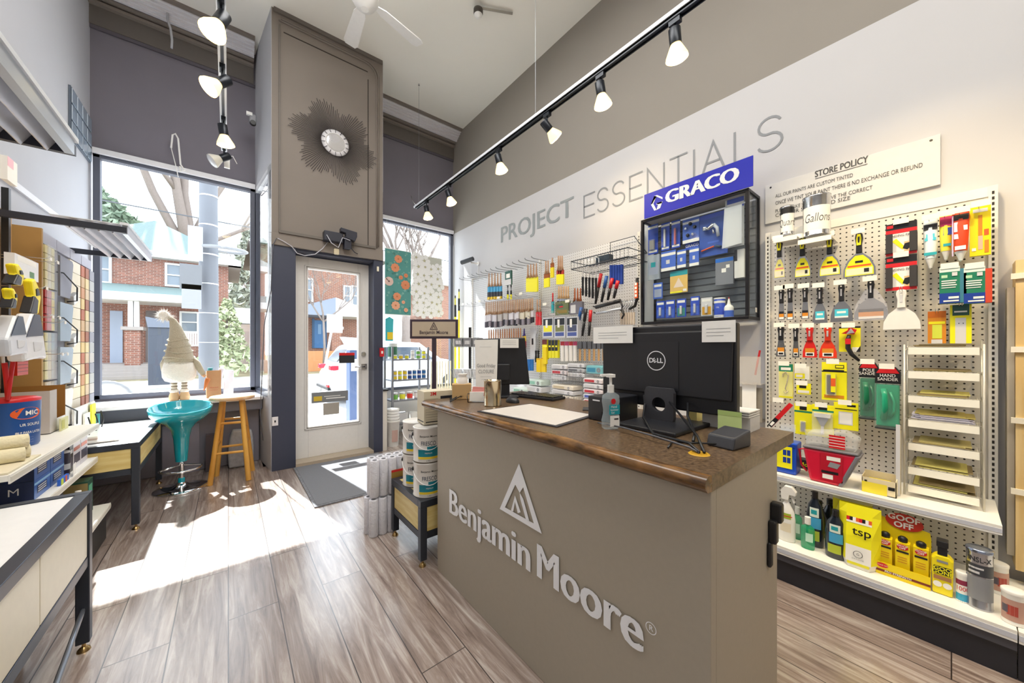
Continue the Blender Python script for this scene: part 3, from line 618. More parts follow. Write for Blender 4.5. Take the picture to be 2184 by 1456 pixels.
m = MB(); m.box(.50, 1.33, 2.97, 4.07, .0, .009, two_noise('grey_mat', '6d6e73', '83848a', 60, .9, bump=.4)); m.box(.52, 1.31, 2.99, 4.05, .009, .0115, mat('76777c', .95, var=.1, scale=120))
tag(m.build('door_mat', bevel=.002), 'flat grey mat lying on the planks before the glass door', 'mat')
# teal stool
t = thing('bar_stool', 'teal moulded bar stool with chrome base by the window ledge', 'stool', (-.31, 4.09, 0))
TEAL = mat('12a3b4', .12, var=0, coat=1)
m = MB(); m.lathe([(.038, .235), (.04, .26), (.046, .34), (.052, .43), (.068, .51), (.11, .565), (.165, .60), (.198, .645), (.206, .69), (.202, .697), (.195, .69), (.185, .655), (.15, .622), (.09, .60), (.0, .592)], TEAL, n=40, ); m.v = [(x, y, z+(.16*y*(z-.5)/.2 if z > .5 else 0)) for x, y, z in m.v]; m.build('seat', t)
m = MB(); m.cyl((0, 0, .02), (0, 0, .24), .017, CHROME, n=16); m.lathe([(.024, .05), (.022, .09), (.02, .095)], TEAL, n=16); m.build('pole', t)
m = MB(); m.lathe([(.175, 0), (.18, .006), (.175, .012), (.12, .022), (.05, .035), (.025, .055), (.022, .06)], CHROME, n=40); m.build('base', t)
m = MB(); m.tube([(.02*0+.0+.13*math.cos(a), -.05+.13*math.sin(a), .185) for a in [PI+PI*k/14 for k in range(15)]]+[(.13, -.03, .19), (.02, .0, .2)], .008, CHROME, 8); m.tube([(-.13, -.05, .185), (-.02, 0, .2)], .008, CHROME, 8); m.build('foot_ring', t)
# wooden stool
t = thing('wooden_stool', 'honey-coloured wooden stool with round seat beside the teal stool', 'stool', (.03, 4.14, 0))
HON = two_noise('honey_wood', 'c98a35', 'e6b055', 6, .35, (1, 1, .2)); LITE = two_noise('seat_wood', 'd9ab7c', 'e8c7a0', 5, .35, (1, 4, 1))
m = MB(); m.lathe([(.15, .722), (.165, .728), (.168, .745), (.160, .756), (.12, .752), (0, .748)], LITE, n=36); m.build('seat', t)
ft_ = [(-.155, -.11), (.113, -.166), (.154, .123), (-.116, .15)]; tp = [(-.075, -.06), (.06, -.08), (.075, .06), (-.06, .075)]
for a, b in zip(ft_, tp): m = MB(); m.cyl((a[0], a[1], 0), (b[0], b[1], .725), .021, HON, r1=.017, n=10); m.build('leg', t)
def lp(k, z): a, b = ft_[k], tp[k]; u = z/.725; return (a[0]+(b[0]-a[0])*u, a[1]+(b[1]-a[1])*u, z)
for (i, j, z) in ((0, 1, .26), (2, 3, .27), (1, 2, .33), (3, 0, .33), (0, 1, .52), (2, 3, .53), (1, 2, .45), (3, 0, .45)): m = MB(); m.cyl(lp(i, z), lp(j, z), .011, HON, n=8); m.build('rung', t)
# gnome on the ledge
KNIT = mat('b9ae98', .95, var=.35, scale=160, bump=.8); FUR = mat('efe9e0', .95, var=.1, scale=90, bump=.9); SUEDE = mat('c9ab84', .9)
t = thing('gnome_figure', 'plush gnome in tall knitted hat standing on the white window ledge', 'figure', (-.36, 4.56, .70))
m = MB()
m.lathe([(.06, .17), (.10, .185), (.118, .22), (.122, .28), (.11, .34), (.09, .40), (.05, .44), (0, .45)], FUR, n=26, sy=.85); m.build('body', t)
m = MB(); P_ = [(0, 0, .36), (0, 0, .39), (.0, 0, .45), (-.005, 0, .52), (-.012, 0, .60), (-.025, 0, .68), (-.045, 0, .75), (-.075, 0, .79)]
m.tube(P_, [.108, .106, .094, .078, .060, .043, .025, .012], KNIT, 20)
for k in range(4): z = .40+k*.055; r_ = (.108, .097, .084, .070)[k]; m.tube([(r_*math.cos(a)-.003*k, r_*math.sin(a), z+.012*math.sin(a*2+k)) for a in [2*PI*j/16 for j in range(16)]], .008, KNIT, 6, True)
m.build('hat', t)
random.seed(5); m = MB(); c = Vector((-.105, 0, .80)); 
for k in range(260):
    d = Vector([random.gauss(0, 1) for _ in range(3)]).normalized(); e = d*random.uniform(.05, .085); n_ = d.orthogonal().normalized()*.004
    m.add([c+d*.01+n_, c+d*.01-n_, c+e+Vector((0, 0, -.012))], [(0, 1, 2)], FUR)
m.lathe([(0.001, -.04), (.03, -.025), (.04, 0), (.03, .025), (0.001, .04)], FUR, tuple(c), 12, cap=False); m.build('pompom', t)
for s in (-1, 1):
    m = MB(); m.cyl((s*.035, 0, .08), (s*.035, 0, .19), .021, mat('d9d0c0', .9), n=12)
    for k in range(3): m.lathe([(.0215, -.006), (.025, 0), (.0215, .006)], mat('8e7f6c', .9), (s*.035, 0, .105+.028*k), 12)
    m.build('leg', t)
    m = MB(); m.lathe([(.032, 0), (.04, .012), (.038, .04), (.030, .07), (.026, .085)], SUEDE, (s*.036, .012, 0), 16, sy=1.35); m.lathe([(.028, .075), (.034, .085), (.034, .098), (.027, .105)], FUR, (s*.036, .0, 0), 14); m.build('boot', t)
    m = MB(); m.tube([(s*.08, 0, .40), (s*.125, -.01, .34), (s*.155, -.02, .27), (s*.172, -.02, .235)] if s > 0 else [(-.08, 0, .40), (-.11, .05, .34), (-.11, .09, .28)], [.028, .027, .024, .02] if s > 0 else [.028, .027, .024], KNIT, 12); m.lathe([(.001, -.02), (.02, 0), (.001, .02)], mat('d9ab84', .8), (s*.175, -.02, .225) if s > 0 else (-.11, .10, .26), 10, cap=False); m.build('arm', t)
tag(MB().lathe([(.003, -.12), (.012, -.07), (.02, -.02), (.018, 0), (.004, .005)], mat('c8753b', .7), n=12, M=Matrix.Rotation(.25, 4, 'Y')).build('plush_carrot', loc=(-.155, 4.53, .895)), 'orange plush carrot dangling from the right hand of the gnome', 'carrot')
# carton with rolls beside the gnome
t = thing('cardboard_box', 'tall open brown carton of papers on the ledge beside the gnome', 'box', (-.115, 4.60, .70), .12)
CARD2 = mat('b98f68', .8); m = MB(); m.box(-.055, .055, -.04, -.036, 0, .27, CARD2); m.box(-.055, .055, .036, .04, 0, .25, CARD2); m.box(-.055, -.051, -.036, .036, 0, .26, CARD2); m.box(.051, .055, -.036, .036, 0, .26, CARD2); m.box(-.051, .051, -.036, .036, 0, .004, CARD2)
m.text('FRAGILE', .018, mat('b0473c', .7), 0, .10, -.0412, M=Matrix.Rotation(0, 4, 'Y')); m.box(-.03, .03, -.0413, -.040, .075, .077, mat('b0473c', .7)); m.build('carton', t)
tag(MB().cyl((0, 0, 0), (.0, .0, .26), .02, mat('3c8d98', .5), n=12).build('paper_roll', loc=(-.14, 4.60, .735)), 'teal roll standing in the carton beside the gnome', 'roll')
tag(MB().cyl((0, 0, 0), (.05, 0, .25), .024, mat('e7e4f0', .6), n=12).build('paper_roll', loc=(-.10, 4.60, .735)), 'white roll leaning out of the carton beside the gnome', 'roll')
m = MB(); m.prism([(-.04, 0), (.04, 0), (.045, .26), (-.035, .27)], -.02, .02, mat('eceaf2', .5)); tag(m.build('paper_bag', loc=(.0, 4.66, .70), bevel=.008), 'white paper bag standing behind the carton on the ledge', 'bag')
# bags and board leaning under the ledge
m = MB(); m.prism([(-.10, 0), (.10, 0), (.11, .2), (.09, .36), (-.07, .38), (-.11, .22)], -.05, .05, mat('b9bac0', .4, var=.3, scale=25, bump=.5)); tag(m.build('plaster_bag', loc=(.10, 4.50, 0), bevel=.02, sub=1), 'crumpled grey bag behind the legs of the wooden stool', 'bag')
m = MB(); m.box(-.14, .14, -.01, .01, 0, .46, mat('9a96a4', .7)); tag(m.build('board_panel', loc=(-.36, 4.585, 0), rotz=.02), 'grey board leaning below the ledge behind the teal stool', 'board')
m = MB(); m.box(-.05, .05, -.05, .05, 0, .35, mat('5a5158', .7)); tag(m.build('wooden_post', loc=(-.12, 4.53, 0)), 'dark post under the window ledge between the two stools', 'post')
# light switch on the left casing, red call point on the right casing, contact plates
p = AY(586, 898, 4.098); m = MB(); m.bc(0, 0, 0, .05, .008, .085, mat('e9e7ea', .4)); m.bc(0, -.006, 0, .012, .01, .02, BLACK); tag(m.build('light_switch', loc=(BX0+.03, 4.094, p.z), bevel=.002), 'white light switch plate on the slate door casing', 'switch')
p = AY(812, 751, 4.1); m = MB(); m.bc(0, 0, 0, .045, .03, .10, mat('c8202c', .4)); m.bc(0, -.016, 0, .02, .002, .03, WHITE); tag(m.build('fire_call_point', loc=(BX1-.02, 4.083, p.z), bevel=.004), 'small red call point on the casing right of the door', 'call point')
p = AY(800, 573, 4.1); m = MB(); m.bc(0, 0, 0, .022, .012, .055, CREAM); tag(m.build('door_contact', loc=(BX1-.06, 4.092, p.z), bevel=.002), 'tiny cream contact sensor at the top right of the door', 'sensor')
# dark gadget cluster and wires over the door
p = AY(722, 510, 4.08)
t = thing('door_chime', 'black brackets and boxes jumbled over the door with loose wires', 'device', (p.x, 4.095, p.z))
BK2 = mat('2b2d3a', .4)
m = MB(); m.box(-.15, .03, -.09, 0, -.05, .05, BK2); m.build('main_box', t, bevel=.006); m = MB(); m.prism([(-.0, .10), (.16, .08), (.16, .03), (.14, -.02), (.05, .0), (.05, .05), (-.0, .06)], -.12, -.05, BK2); m.build('bracket', t, bevel=.004)
m = MB(); m.box(.04, .11, -.10, -.01, -.10, .02, BK2); m.build('side_box', t, bevel=.006)
m = MB(); m.tube([(-.13, -.1, 0), (-.09, -.12, -.08), (-.02, -.1, -.11), (.02, -.1, .0), (.09, -.12, -.02)], .004, mat('c9c9d2', .5), 5); m.tube([(.1, -.08, -.08), (.15, -.05, -.12), (.19, -.02, -.125)], .005, BK2, 5); m.build('loose_wire', t)
m = MB(); m.bc(0, 0, 0, .05, .03, .06, mat('dccfae', .5)); q = AY(717, 537, 4.08); tag(m.build('motion_sensor', loc=(q.x, 4.07, q.z), bevel=.008), 'cream box sensor fixed on the rail above the door', 'sensor')
m = MB(); pts = [AY(a, b, 4.075) for a, b in ((592, 508), (604, 514), (622, 525), (634, 540), (650, 545), (672, 542), (688, 530), (700, 515))]; m.tube(pts, .004, mat('c9c9d2', .5), 5); tag(m.build('white_wire'), 'white wire sagging across the top of the door casing', 'wire')
m = MB(); pts = [AY(a, b, 4.07) for a, b in ((590, 508), (583, 520), (580, 560), (578, 620))]+[Vector((.262, 4.06+.0, 1.4)), Vector((.25, 4.1, .95)), Vector((.24, 4.2, .55)), Vector((.26, 4.15, .3))]; m.tube(pts, .004, mat('55565e', .5), 5); tag(m.build('hanging_cable'), 'thin dark cable hanging down the window return left of the door', 'cable')
# sunburst
p = AY(715, 305, 4.095)
t = thing('sunburst_mirror', 'dark sunburst wall mirror with round centre above the door', 'mirror', (p.x, 4.098, p.z))
m = MB(); m.lathe([(.135, 0), (.135, .010), (.10, .016)], mat('dfdde0', .3), n=40, M=Matrix.Rotation(PI/2, 4, 'X')); m.build('rim', t)
m = MB(); m.lathe([(.0, .018), (.085, .018)], mat('e6e6ea', .05, .8), n=40, M=Matrix.Rotation(PI/2, 4, 'X'), cap=False); m.lathe([(.083, .012), (.09, .021), (.096, .014)], mat('b9b6b0', .4), n=40, M=Matrix.Rotation(PI/2, 4, 'X'), cap=False); m.build('mirror_disc', t)
m = MB(); RAY = mat('38343c', .5)
for k in range(120):
    a = 2*PI*k/120; R = .29+.11*abs(math.cos(a*3+.5))+.035*(k % 3)/2; c_, s_ = math.cos(a), math.sin(a); w_ = .0024
    m.add([(.130*c_-w_*.6*s_, -.005, .130*s_+w_*.6*c_), (.130*c_+w_*.6*s_, -.005, .130*s_-w_*.6*c_), (R*c_+w_*s_, -.009, R*s_-w_*c_), (R*c_-w_*s_, -.009, R*s_+w_*c_), (.130*c_, -.012, .130*s_), (R*c_, -.013, R*s_)], [(0, 3, 5, 4), (4, 5, 2, 1), (0, 1, 2, 3), (3, 2, 5)], RAY)
for k in range(14):
    a = 2*PI*(k+.5)/14; c_, s_ = math.cos(a), math.sin(a); w_ = .003; m.add([(.100*c_-w_*s_, -.02, .100*s_+w_*c_), (.100*c_+w_*s_, -.02, .100*s_-w_*c_), (.140*c_+w_*s_, -.02, .140*s_-w_*c_), (.140*c_-w_*s_, -.02, .140*s_+w_*c_)], [(0, 1, 2, 3)], RAY)
m.build('rays', t)
# ------------------------------------------------------------ track lighting
BULB = mat('ffe9a8', .5, var=0, emit=9, name='lamp_glass_lit'); BULBC = mat('ffe2a0', .4, var=0, emit=1.3); TRK = mat('1f242c', .35, .4); TRKW = mat('dfe3ea', .3)
def head(label, conn, px, py, zt, lit=True, big=1.0, group=None, wt=9, tilt=None, power=None):
    """a track head whose adaptor is on the track at conn; the lamp faces the direction 'tilt'"""
    t = thing('track_spotlight', label, 'lamp', conn, group=group)
    d = Vector(tilt).normalized(); M = Matrix.Translation((0, 0, -.10)) @ d.to_track_quat('Z', 'Y').to_matrix().to_4x4()
    m = MB(); m.box(-.014, .014, -.03, .03, -.028, 0, TRK); m.cyl((0, 0, -.02), (0, 0, -.09), .006, TRK, n=8); m.build('adaptor', t)
    m = MB(); m.lathe([(.022, -.05), (.03, -.045), (.03, .03)], TRK, M=M, n=18); m.build('socket', t)
    m = MB(); m.lathe([(.026, .03), (.036, .05), (.054, .088), (.056, .102)], BULBC if lit else mat('e8e4d8', .4), M=M, n=22, cap=False); m.build('reflector', t)
    m = MB(); m.lathe([(.055, .098), (.046, .108), (.0, .114)], BULB if lit else mat('d8dade', .2), M=M, n=22, cap=False); m.build('lamp_face', t)
    if lit:
        L = bpy.data.lights.new('spot', 'SPOT'); L.energy = power or wt; L.spot_size = math.radians(100); L.spot_blend = .9; L.color = (1, .76, .42); L.shadow_soft_size = .05
        lo = bpy.data.objects.new('spot', L); C.objects.link(lo); lo.location = Vector(conn)+Vector((0, 0, -.10))+d*.125; lo.rotation_euler = (-d).to_track_quat('Z', 'Y').to_euler()
    return t
TX, TZ = 1.85, 2.96
t = thing('light_track', 'long black light track hung by wires along the right wall', 'track', (TX, 0, TZ))
y1 = AX(888, 441, TX).y
m = MB(); m.box(-.018, .018, YB+.4, y1, -.012, .0, TRK); m.box(-.018, -.012, YB+.4, y1, -.02, -.0, TRK); m.box(.012, .018, YB+.4, y1, -.02, 0, TRK); m.box(-.024, .024, YB+.4, y1+.03, 0, .022, TRKW); m.build('rail', t)
for yy in (AX(892, 430, TX).y-.02, AX(1142, 238, TX).y, .1): m = MB(); m.cyl((0, yy, .02), (0, yy, ZC-TZ), .0015, WIRE, n=4); m.lathe([(.01, 0), (.006, .02)], STEEL, (0, yy, ZC-TZ-.021), 8); m.build('suspension_wire', t)
m = MB(); m.tube([(-.0, y1, .02), (.0, y1+.14, .14), (0, y1+.16, .2)], .006, STEEL, 5); m.build('end_bracket', t)
H_ = [(910, 434, (.15, -.1, -1)), (957, 396, (.3, -.15, -1)), (1064, 315, (.25, -.1, -1)), (1167, 238, (.9, -.2, -.75)), (1281, 153, (.2, -.05, -1)), (1440, 42, (.2, 0, -1))]
for k, (px, py, tl) in enumerate(H_):
    nm = ['first spotlight at the window end of the right light track', 'second spotlight from the window end of the right light track', 'third spotlight from the window end of the right light track', 'spotlight tilted out sideways on the right light track', 'fifth spotlight along the right light track with white shade', 'large nearest spotlight glowing on the right light track'][k]
    yy = AX(px, py, TX).y; head(nm, (TX, yy, TZ-.02), px, py, TZ, tilt=tl, power=(5, 6, 9, 16, 16, 22)[k])
head('spotlight of the right light track above the wall shelving, out of the picture', (TX, .12, TZ-.02), 0, 0, TZ, tilt=(.5, 0, -1), power=40)
head('spotlight at the near end of the right light track behind the camera', (TX, -.75, TZ-.02), 0, 0, TZ, tilt=(.3, .1, -1), power=40)
# left track
e = AZ(478, 318, TZ); lx = e.x
t = thing('light_track', 'white light track running to the left window overhead', 'track', (lx, 0, TZ))
m = MB(); m.box(-.02, .02, -1, e.y, -.02, .02, TRKW); m.box(-.008, .008, -1, e.y, -.0215, -.02, mat('4a505c', .4)); m.build('rail', t)
for yy in (.2, 3.2): m = MB(); m.cyl((0, yy, .02), (0, yy, ZC-TZ), .0015, WIRE, n=4); m.build('suspension_wire', t)
for k, (px, py, tl, lit) in enumerate(((462, -12, (-.35, -.25, -1), True), (465, 130, (-.7, -.25, -.8), True), (468, 243, (.15, .1, -1), True), (474, 305, (-.7, -.1, -.55), False))):
    y_ = AZ(px, py, TZ).y
    head(['nearest lit spotlight at the top edge on the left track', 'lit spotlight turned to the left on the left track', 'lit spotlight pointing down near the end of the left track', 'unlit spotlight at the window end of the left track'][k], (lx, y_, TZ-.02), px, py, TZ, lit, tilt=tl, power=7)
m = MB(); q = Vector((lx+.02, e.y-.02, TZ-.05)); m.box(-.02, .02, -.01, .01, -.12, -.02, WHITE); m.tube([(0, 0, -.02), (.04, 0, .0), (.07, 0, -.06)], .003, WHITE, 5); tag(m.build('wire_end', loc=tuple(q)), 'white junction tag with loose wires at the end of the left track', 'wire')
# hook and cords in front of the grey bulkhead
a = AY(374, 285, 4.8); b = AY(388, 362, 4.8)
m = MB(); m.tube([(a.x-.03, 4.8, a.z-.15), (a.x-.02, 4.8, a.z-.02), (a.x, 4.8, a.z), (a.x+.02, 4.8, a.z-.04), (b.x-.01, 4.8, b.z+.05), (b.x+.02, 4.8, b.z), (b.x-.01, 4.8, b.z-.02), (b.x-.015, 4.8, b.z+.03)], .008, WHITE, 6); m.tube([(a.x-.03, 4.8, a.z-.15), (a.x+.01, 4.8, a.z-.35), (a.x+.02, 4.8, b.z-.08)], .004, WHITE, 5)
tag(m.build('cord_loop'), 'white looped cord hanging over the top of the left window', 'cord')
m = MB(); pts = [AY(px, py, 4.72) for px, py in ((354, -6), (358, 18), (357, 40), (364, 62), (367, 85), (366, 103))]; m.tube(pts, .010, PALEW, 6); tag(m.build('ceiling_cable'), 'pale cable running down over the ceiling trim at upper left', 'cable')
# alarm unit on the return, camera on the right wall, detector
p = AY(541, 255, 4.6); t = thing('alarm_unit', 'small white and black alarm unit beside the column', 'device', (.20, 4.60, p.z)); m = MB(); m.bc(.0, 0, 0, .06, .06, .09, mat('8f9096', .4)); m.build('body', t, bevel=.01); m = MB(); m.lathe([(.028, 0), (.024, .03)], BLACK, M=Matrix.Translation((-.0, -.03, -.06)) @ Matrix.Rotation(PI/2, 4, 'X'), n=14); m.build('lens', t); m = MB(); m.bc(-.03, -.03, .03, .05, .03, .03, WHITE); m.build('lamp', t)
p = AX(1020, 562, 2.74)
t = thing('security_camera', 'black bullet security camera on a white arm on the right wall', 'camera', (2.74, p.y, p.z))
m = MB(); m.cyl((0, 0, 0), (-.10, .02, 0), .012, WHITE, n=8); m.lathe([(.03, 0), (.03, .01)], WHITE, M=Matrix.Rotation(-PI/2, 4, 'Y'), n=14); m.cyl((-.1, .02, 0), (-.12, .03, .03), .009, WHITE, n=8); m.build('arm', t)
m = MB(); m.cyl((-.12, -.05, .04), (-.18, .15, .015), .03, mat('3a3d42', .4), n=14); m.build('housing', t, bevel=.004)
m = MB(); m.cyl((0, 0, 0), (0, 0, -1.1), .004, WHITE, n=5); m.build('cable', t)
p = AZ(1020, 14, ZC-.02)
t = thing('smoke_detector', 'small dark and white detector on a stub pipe under the ceiling', 'detector', (p.x, p.y, ZC)); m = MB(); m.tube([(.3, -.15, -.02), (.02, -.01, -.03), (0, 0, -.06)], .012, mat('b9b6ae', .5), 6); m.build('pipe', t); m = MB(); m.lathe([(.03, -.1), (.045, -.085), (.045, -.05), (.02, -.04)], mat('4a453e', .5), n=18); m.lathe([(0, -.12), (.03, -.115), (.04, -.1)], WHITE, n=18, cap=False); m.build('sensor_head', t)
# ceiling fan
p = AZ(778, -5, 4.15)
t = thing('ceiling_fan', 'white ceiling fan with five blades hanging in front of the column', 'fan', (p.x, p.y, 4.15))
m = MB(); m.cyl((0, 0, .06), (0, 0, ZC-4.15), .014, WHITE, n=10); m.lathe([(.05, ZC-4.15-.06), (.07, ZC-4.15)], WHITE, n=20); m.build('downrod', t)
m = MB(); m.lathe([(.03, -.10), (.08, -.07), (.11, -.02), (.11, .03), (.06, .07), (.02, .08)], WHITE, n=28); m.build('motor', t)
for k in range(5):
    a = math.radians(15+72*k); M = Matrix.Rotation(a, 4, 'Z') @ Matrix.Rotation(.18, 4, 'X')
    m = MB(); m.prismz([(.10, -.02), (.18, -.05), (.54, -.065), (.58, -.045), (.58, .045), (.54, .065), (.18, .05), (.10, .02)], -.004, .004, mat('f1f0ee', .35), M); m.build('blade', t)
# ------------------------------------------------------------ flower prints hanging in the right window
def petals(m, x, z, r, n, mt, mc, y, wd=.45):
    for k in range(n):
        a = 2*PI*k/n+r*40; c_, s_ = math.cos(a), math.sin(a); q = []
        for (u, v) in ((.12, 0), (.45, wd*.8), (.8, wd), (1, .18), (1, -.18), (.8, -wd), (.45, -wd*.8)): q.append((x+r*(u*c_-v*s_), y-.0004*(k % 3), z+r*(u*s_+v*c_)))
        m.add(q, [tuple(range(7))], mt)
    m.add([(x+r*.2*math.cos(2*PI*j/8), y-.0016, z+r*.2*math.sin(2*PI*j/8)) for j in range(8)], [tuple(range(8))], mc)
def poster(name, label, x0, y0, x1, y1, bgm, fn):
    a = AY(x0, (y0+y1)/2, 4.80); b = AY(x1, (y0+y1)/2, 4.80); zt = AY((x0+x1)/2, y0, 4.8).z; zb = AY((x0+x1)/2, y1, 4.8).z; w_ = b.x-a.x; h_ = zt-zb
    t = thing(name, label, 'print', ((a.x+b.x)/2, 4.80, zb)); m = MB(); m.box(-w_/2, w_/2, -.004, .004, 0, h_, bgm); m.build('sheet', t)
    m = MB(); fn(m, w_, h_); m.build('printed_flowers', t)
    for z_ in (h_-.006, -.006): m = MB(); m.box(-w_/2, w_/2, -.006, .006, z_, z_+.010, WHITE); m.build('edge_strip', t)
    for s in (-1, 1): m = MB(); m.cyl((s*w_*.4, 0, h_), (s*w_*.4, .03, 2.95-zb), .001, WHITE, n=4); m.build('hanging_thread', t)
def f1(m, w_, h_):
    random.seed(3); O = [mat('e0926a', .7), mat('e8a987', .7), mat('d98a62', .7)]; L1 = mat('8fb9a8', .7); L2 = mat('2f6a62', .7)
    for k in range(90): petals(m, random.uniform(-.46, .46)*w_, random.uniform(.03, .97)*h_, random.uniform(.010, .02), 5, random.choice((L1, L2, mat('a8cfc0', .7))), L2, -.0046, .2)
    for x, z, r in ((.0, .86, .055), (-.12, .72, .06), (.28, .47, .065), (-.05, .28, .055), (-.1, .14, .06), (.3, .62, .03), (.1, .58, .03), (.3, .08, .03), (.2, .2, .025)): petals(m, x*w_, z*h_, r, 9, random.choice(O), mat('c9713f', .7), -.006-r*.02, .3)
    petals(m, -.36*w_, .5*h_, .06, 14, mat('e2c1b4', .7), mat('7c5a5a', .7), -.009, .45)
def f2(m, w_, h_):
    random.seed(8); A = mat('f4f4f2', .7); G = mat('8f9a80', .7)
    for k in range(40): petals(m, random.uniform(-.46, .46)*w_, random.uniform(.03, .97)*h_, random.uniform(.015, .03), 3, G, G, -.0046, .2)
    for k in range(26): petals(m, (-.36+.24*(k % 4)+random.uniform(-.05, .05))*w_, (.07+.145*(k//4)+random.uniform(-.03, .03))*h_, random.uniform(.075, .095), 5, A, mat('c2bd9c', .7), -.006-.0012*k/10, .42)
poster('flower_print', 'teal print with orange flowers hanging in the right window', 821, 533, 876, 671, mat('55958f', .7), f1)
poster('flower_print', 'pale grey print of white blossoms hanging in the right window', 881, 547, 942, 673, mat('c7c9bd', .7), f2)
# ------------------------------------------------------------ sign on a post
MAR = mat('3a2c38', .4); fw = 3.0; lat = (926-1092)/FPX*fw
sx_, sy_ = FW[0]*fw+RT[0]*lat, FW[1]*fw+RT[1]*lat
t = thing('sign_stand', 'brown framed sign on a tall post behind the counter', 'sign', (sx_, sy_, 0), -YAW)
def zf(py): return EYE+(HOR-py)/FPX*fw
w_ = 102/FPX*fw; z0, z1 = zf(722), zf(681)
m = MB(); m.box(-w_/2, w_/2, -.012, .012, z0, z1, MAR); m.build('board_frame', t, bevel=.003)
m = MB(); m.box(-w_/2+.02, w_/2-.02, -.015, -.0125, z0+.02, z1-.02, mat('b3a48f', .5)); m.text('Benjamin Moore', None, MAR, 0, z0+.052, -.0165, width=.27, off=.01) if 0 else m.text('Benjamin Moore', .042, MAR, 0, z0+.052, -.0165, sx=.86, off=.012)
z_ = z0+.078; m.ribbon([(-.03, z_), (.03, z_), (0, z_+.058), (-.03, z_), (.0, z_)], .005, MAR, -.0165); m.ribbon([(-.014, z_+.006), (-.002, z_+.034), (.014, z_+.006)], .004, MAR, -.0168)
m.build('sign_face', t)
m = MB(); m.box(-.018, .018, -.008, .008, .02, z0, MAR); m.build('post', t); m = MB(); m.box(-.15, .15, -.12, .12, 0, .02, MAR); m.build('base', t)
# ------------------------------------------------------------ paint cans, box, pails
def paint_can(label, loc, group=None, rz=0, seed=0):
    t = thing('paint_can', label, 'paint can', loc, rz, group)
    W_ = mat('eceae6', .35); m = MB(); m.lathe([(.082, 0), (.083, .004), (.080, .01), (.080, .183), (.083, .187), (.083, .193), (.078, .195), (.075, .190), (0, .190)], W_, n=36)
    m.lathe([(.0832, .0), (.0838, .003), (.083, .006)], mat('6b6258', .4, .5), n=36, cap=False); m.build('body', t)
    m = MB()
    def band(z0, z1, a0, a1, mt, R=.0807, n=12): m.add([(R*math.sin(a0+(a1-a0)*k/n), -R*math.cos(a0+(a1-a0)*k/n), z) for k in range(n+1) for z in (z0, z1)], [(2*k, 2*k+2, 2*k+3, 2*k+1) for k in range(n)], mt, True)
    TL = mat('11869a', .4); YB_ = mat('f2d63a', .4)
    band(.035, .075, -.75, .75, TL); band(.075, .092, -.1, .75, TL, n=8); band(.022, .035, -.75, .75, YB_); band(.006, .020, -.75, .75, mat('d9d6d0', .4)); band(.13, .172, .9, 1.35, BLACK, .0808, 6)
    m.text('Benjamin Moore', .015, BLACK, 0, .148, bend=.0812, off=.006); m.text('FRESCO', .034, mat('1c2f50', .4), 0, .108, bend=.0812, off=.0, sx=.72); m.text('PREMIUM', .010, WHITE, 0, .055, bend=.0815); m.text('3.78 L', .010, BLACK, 0, .013, bend=.0815)
    for k in range(7): band(.03+.014*k, .034+.014*k, .95, 1.35, mat('b9b6b2', .5), .0806, 4)
    m.build('label', t)
    m = MB(); pts = [(-.083*math.cos(a), -.083*math.sin(a)*1.06, .150-.075*math.sin(a)) for a in [PI*k/16 for k in range(17)]]; m.tube(pts, .0022, mat('f2f2f2', .3), 6)
    for s in (-1, 1): m.lathe([(.012, 0), (.012, .005), (.004, .008)], BLACK, M=Matrix.Translation((s*.081, 0, .150)) @ Matrix.Rotation(s*PI/2, 4, 'Y'), n=12)
    m.build('handle', t); return t
g = 'four white paint cans stacked on the small stand'
a = paint_can('lower front white paint can on the small yellow stand', (.90, 1.90, .357), rz=-.3)
dup(a, (.90, 1.90, .357+.196), -.38, 'upper front white paint can, under the tall box')
dup(a, (.912, 2.085, .357), -.5, 'lower rear white paint can on the yellow stand')
dup(a, (.912, 2.085, .357+.196), -.45, 'upper rear white paint can of the stack beside the counter')
t = thing('product_box', 'tall cream box with red corner logo on top of the cans', 'box', (.88, 1.905, .751), -.10)
BXC = mat('d8cdb4', .6); m = MB(); m.box(0, .19, 0, .12, 0, .19, BXC); m.box(-.0005, .035, -.0006, 0, .02, .17, mat('c3b79b', .6)) if 0 else None
m.box(.10, .19, -.0006, 0, .0, .16, mat('23252c', .5)); m.lathe([(.0, 0), (.035, 0)], mat('6d7078', .4), M=Matrix.Translation((.14, -.001, .10)) @ Matrix.Rotation(PI/2, 4, 'X'), n=20, cap=False)
m.text('3M', .030, RED, .055, .175, -.001, off=.02)
for k in range(9): m.box(.01, .085, -.0008, 0, .025+k*.015, .0275+k*.015, mat('a89c84', .6))
m.box(-.0008, 0, .01, .11, .012, .018, BLACK); m.box(.01, .09, -.0009, 0, .01, .016, BLACK); m.build('carton', t)
for k in range(8): pass
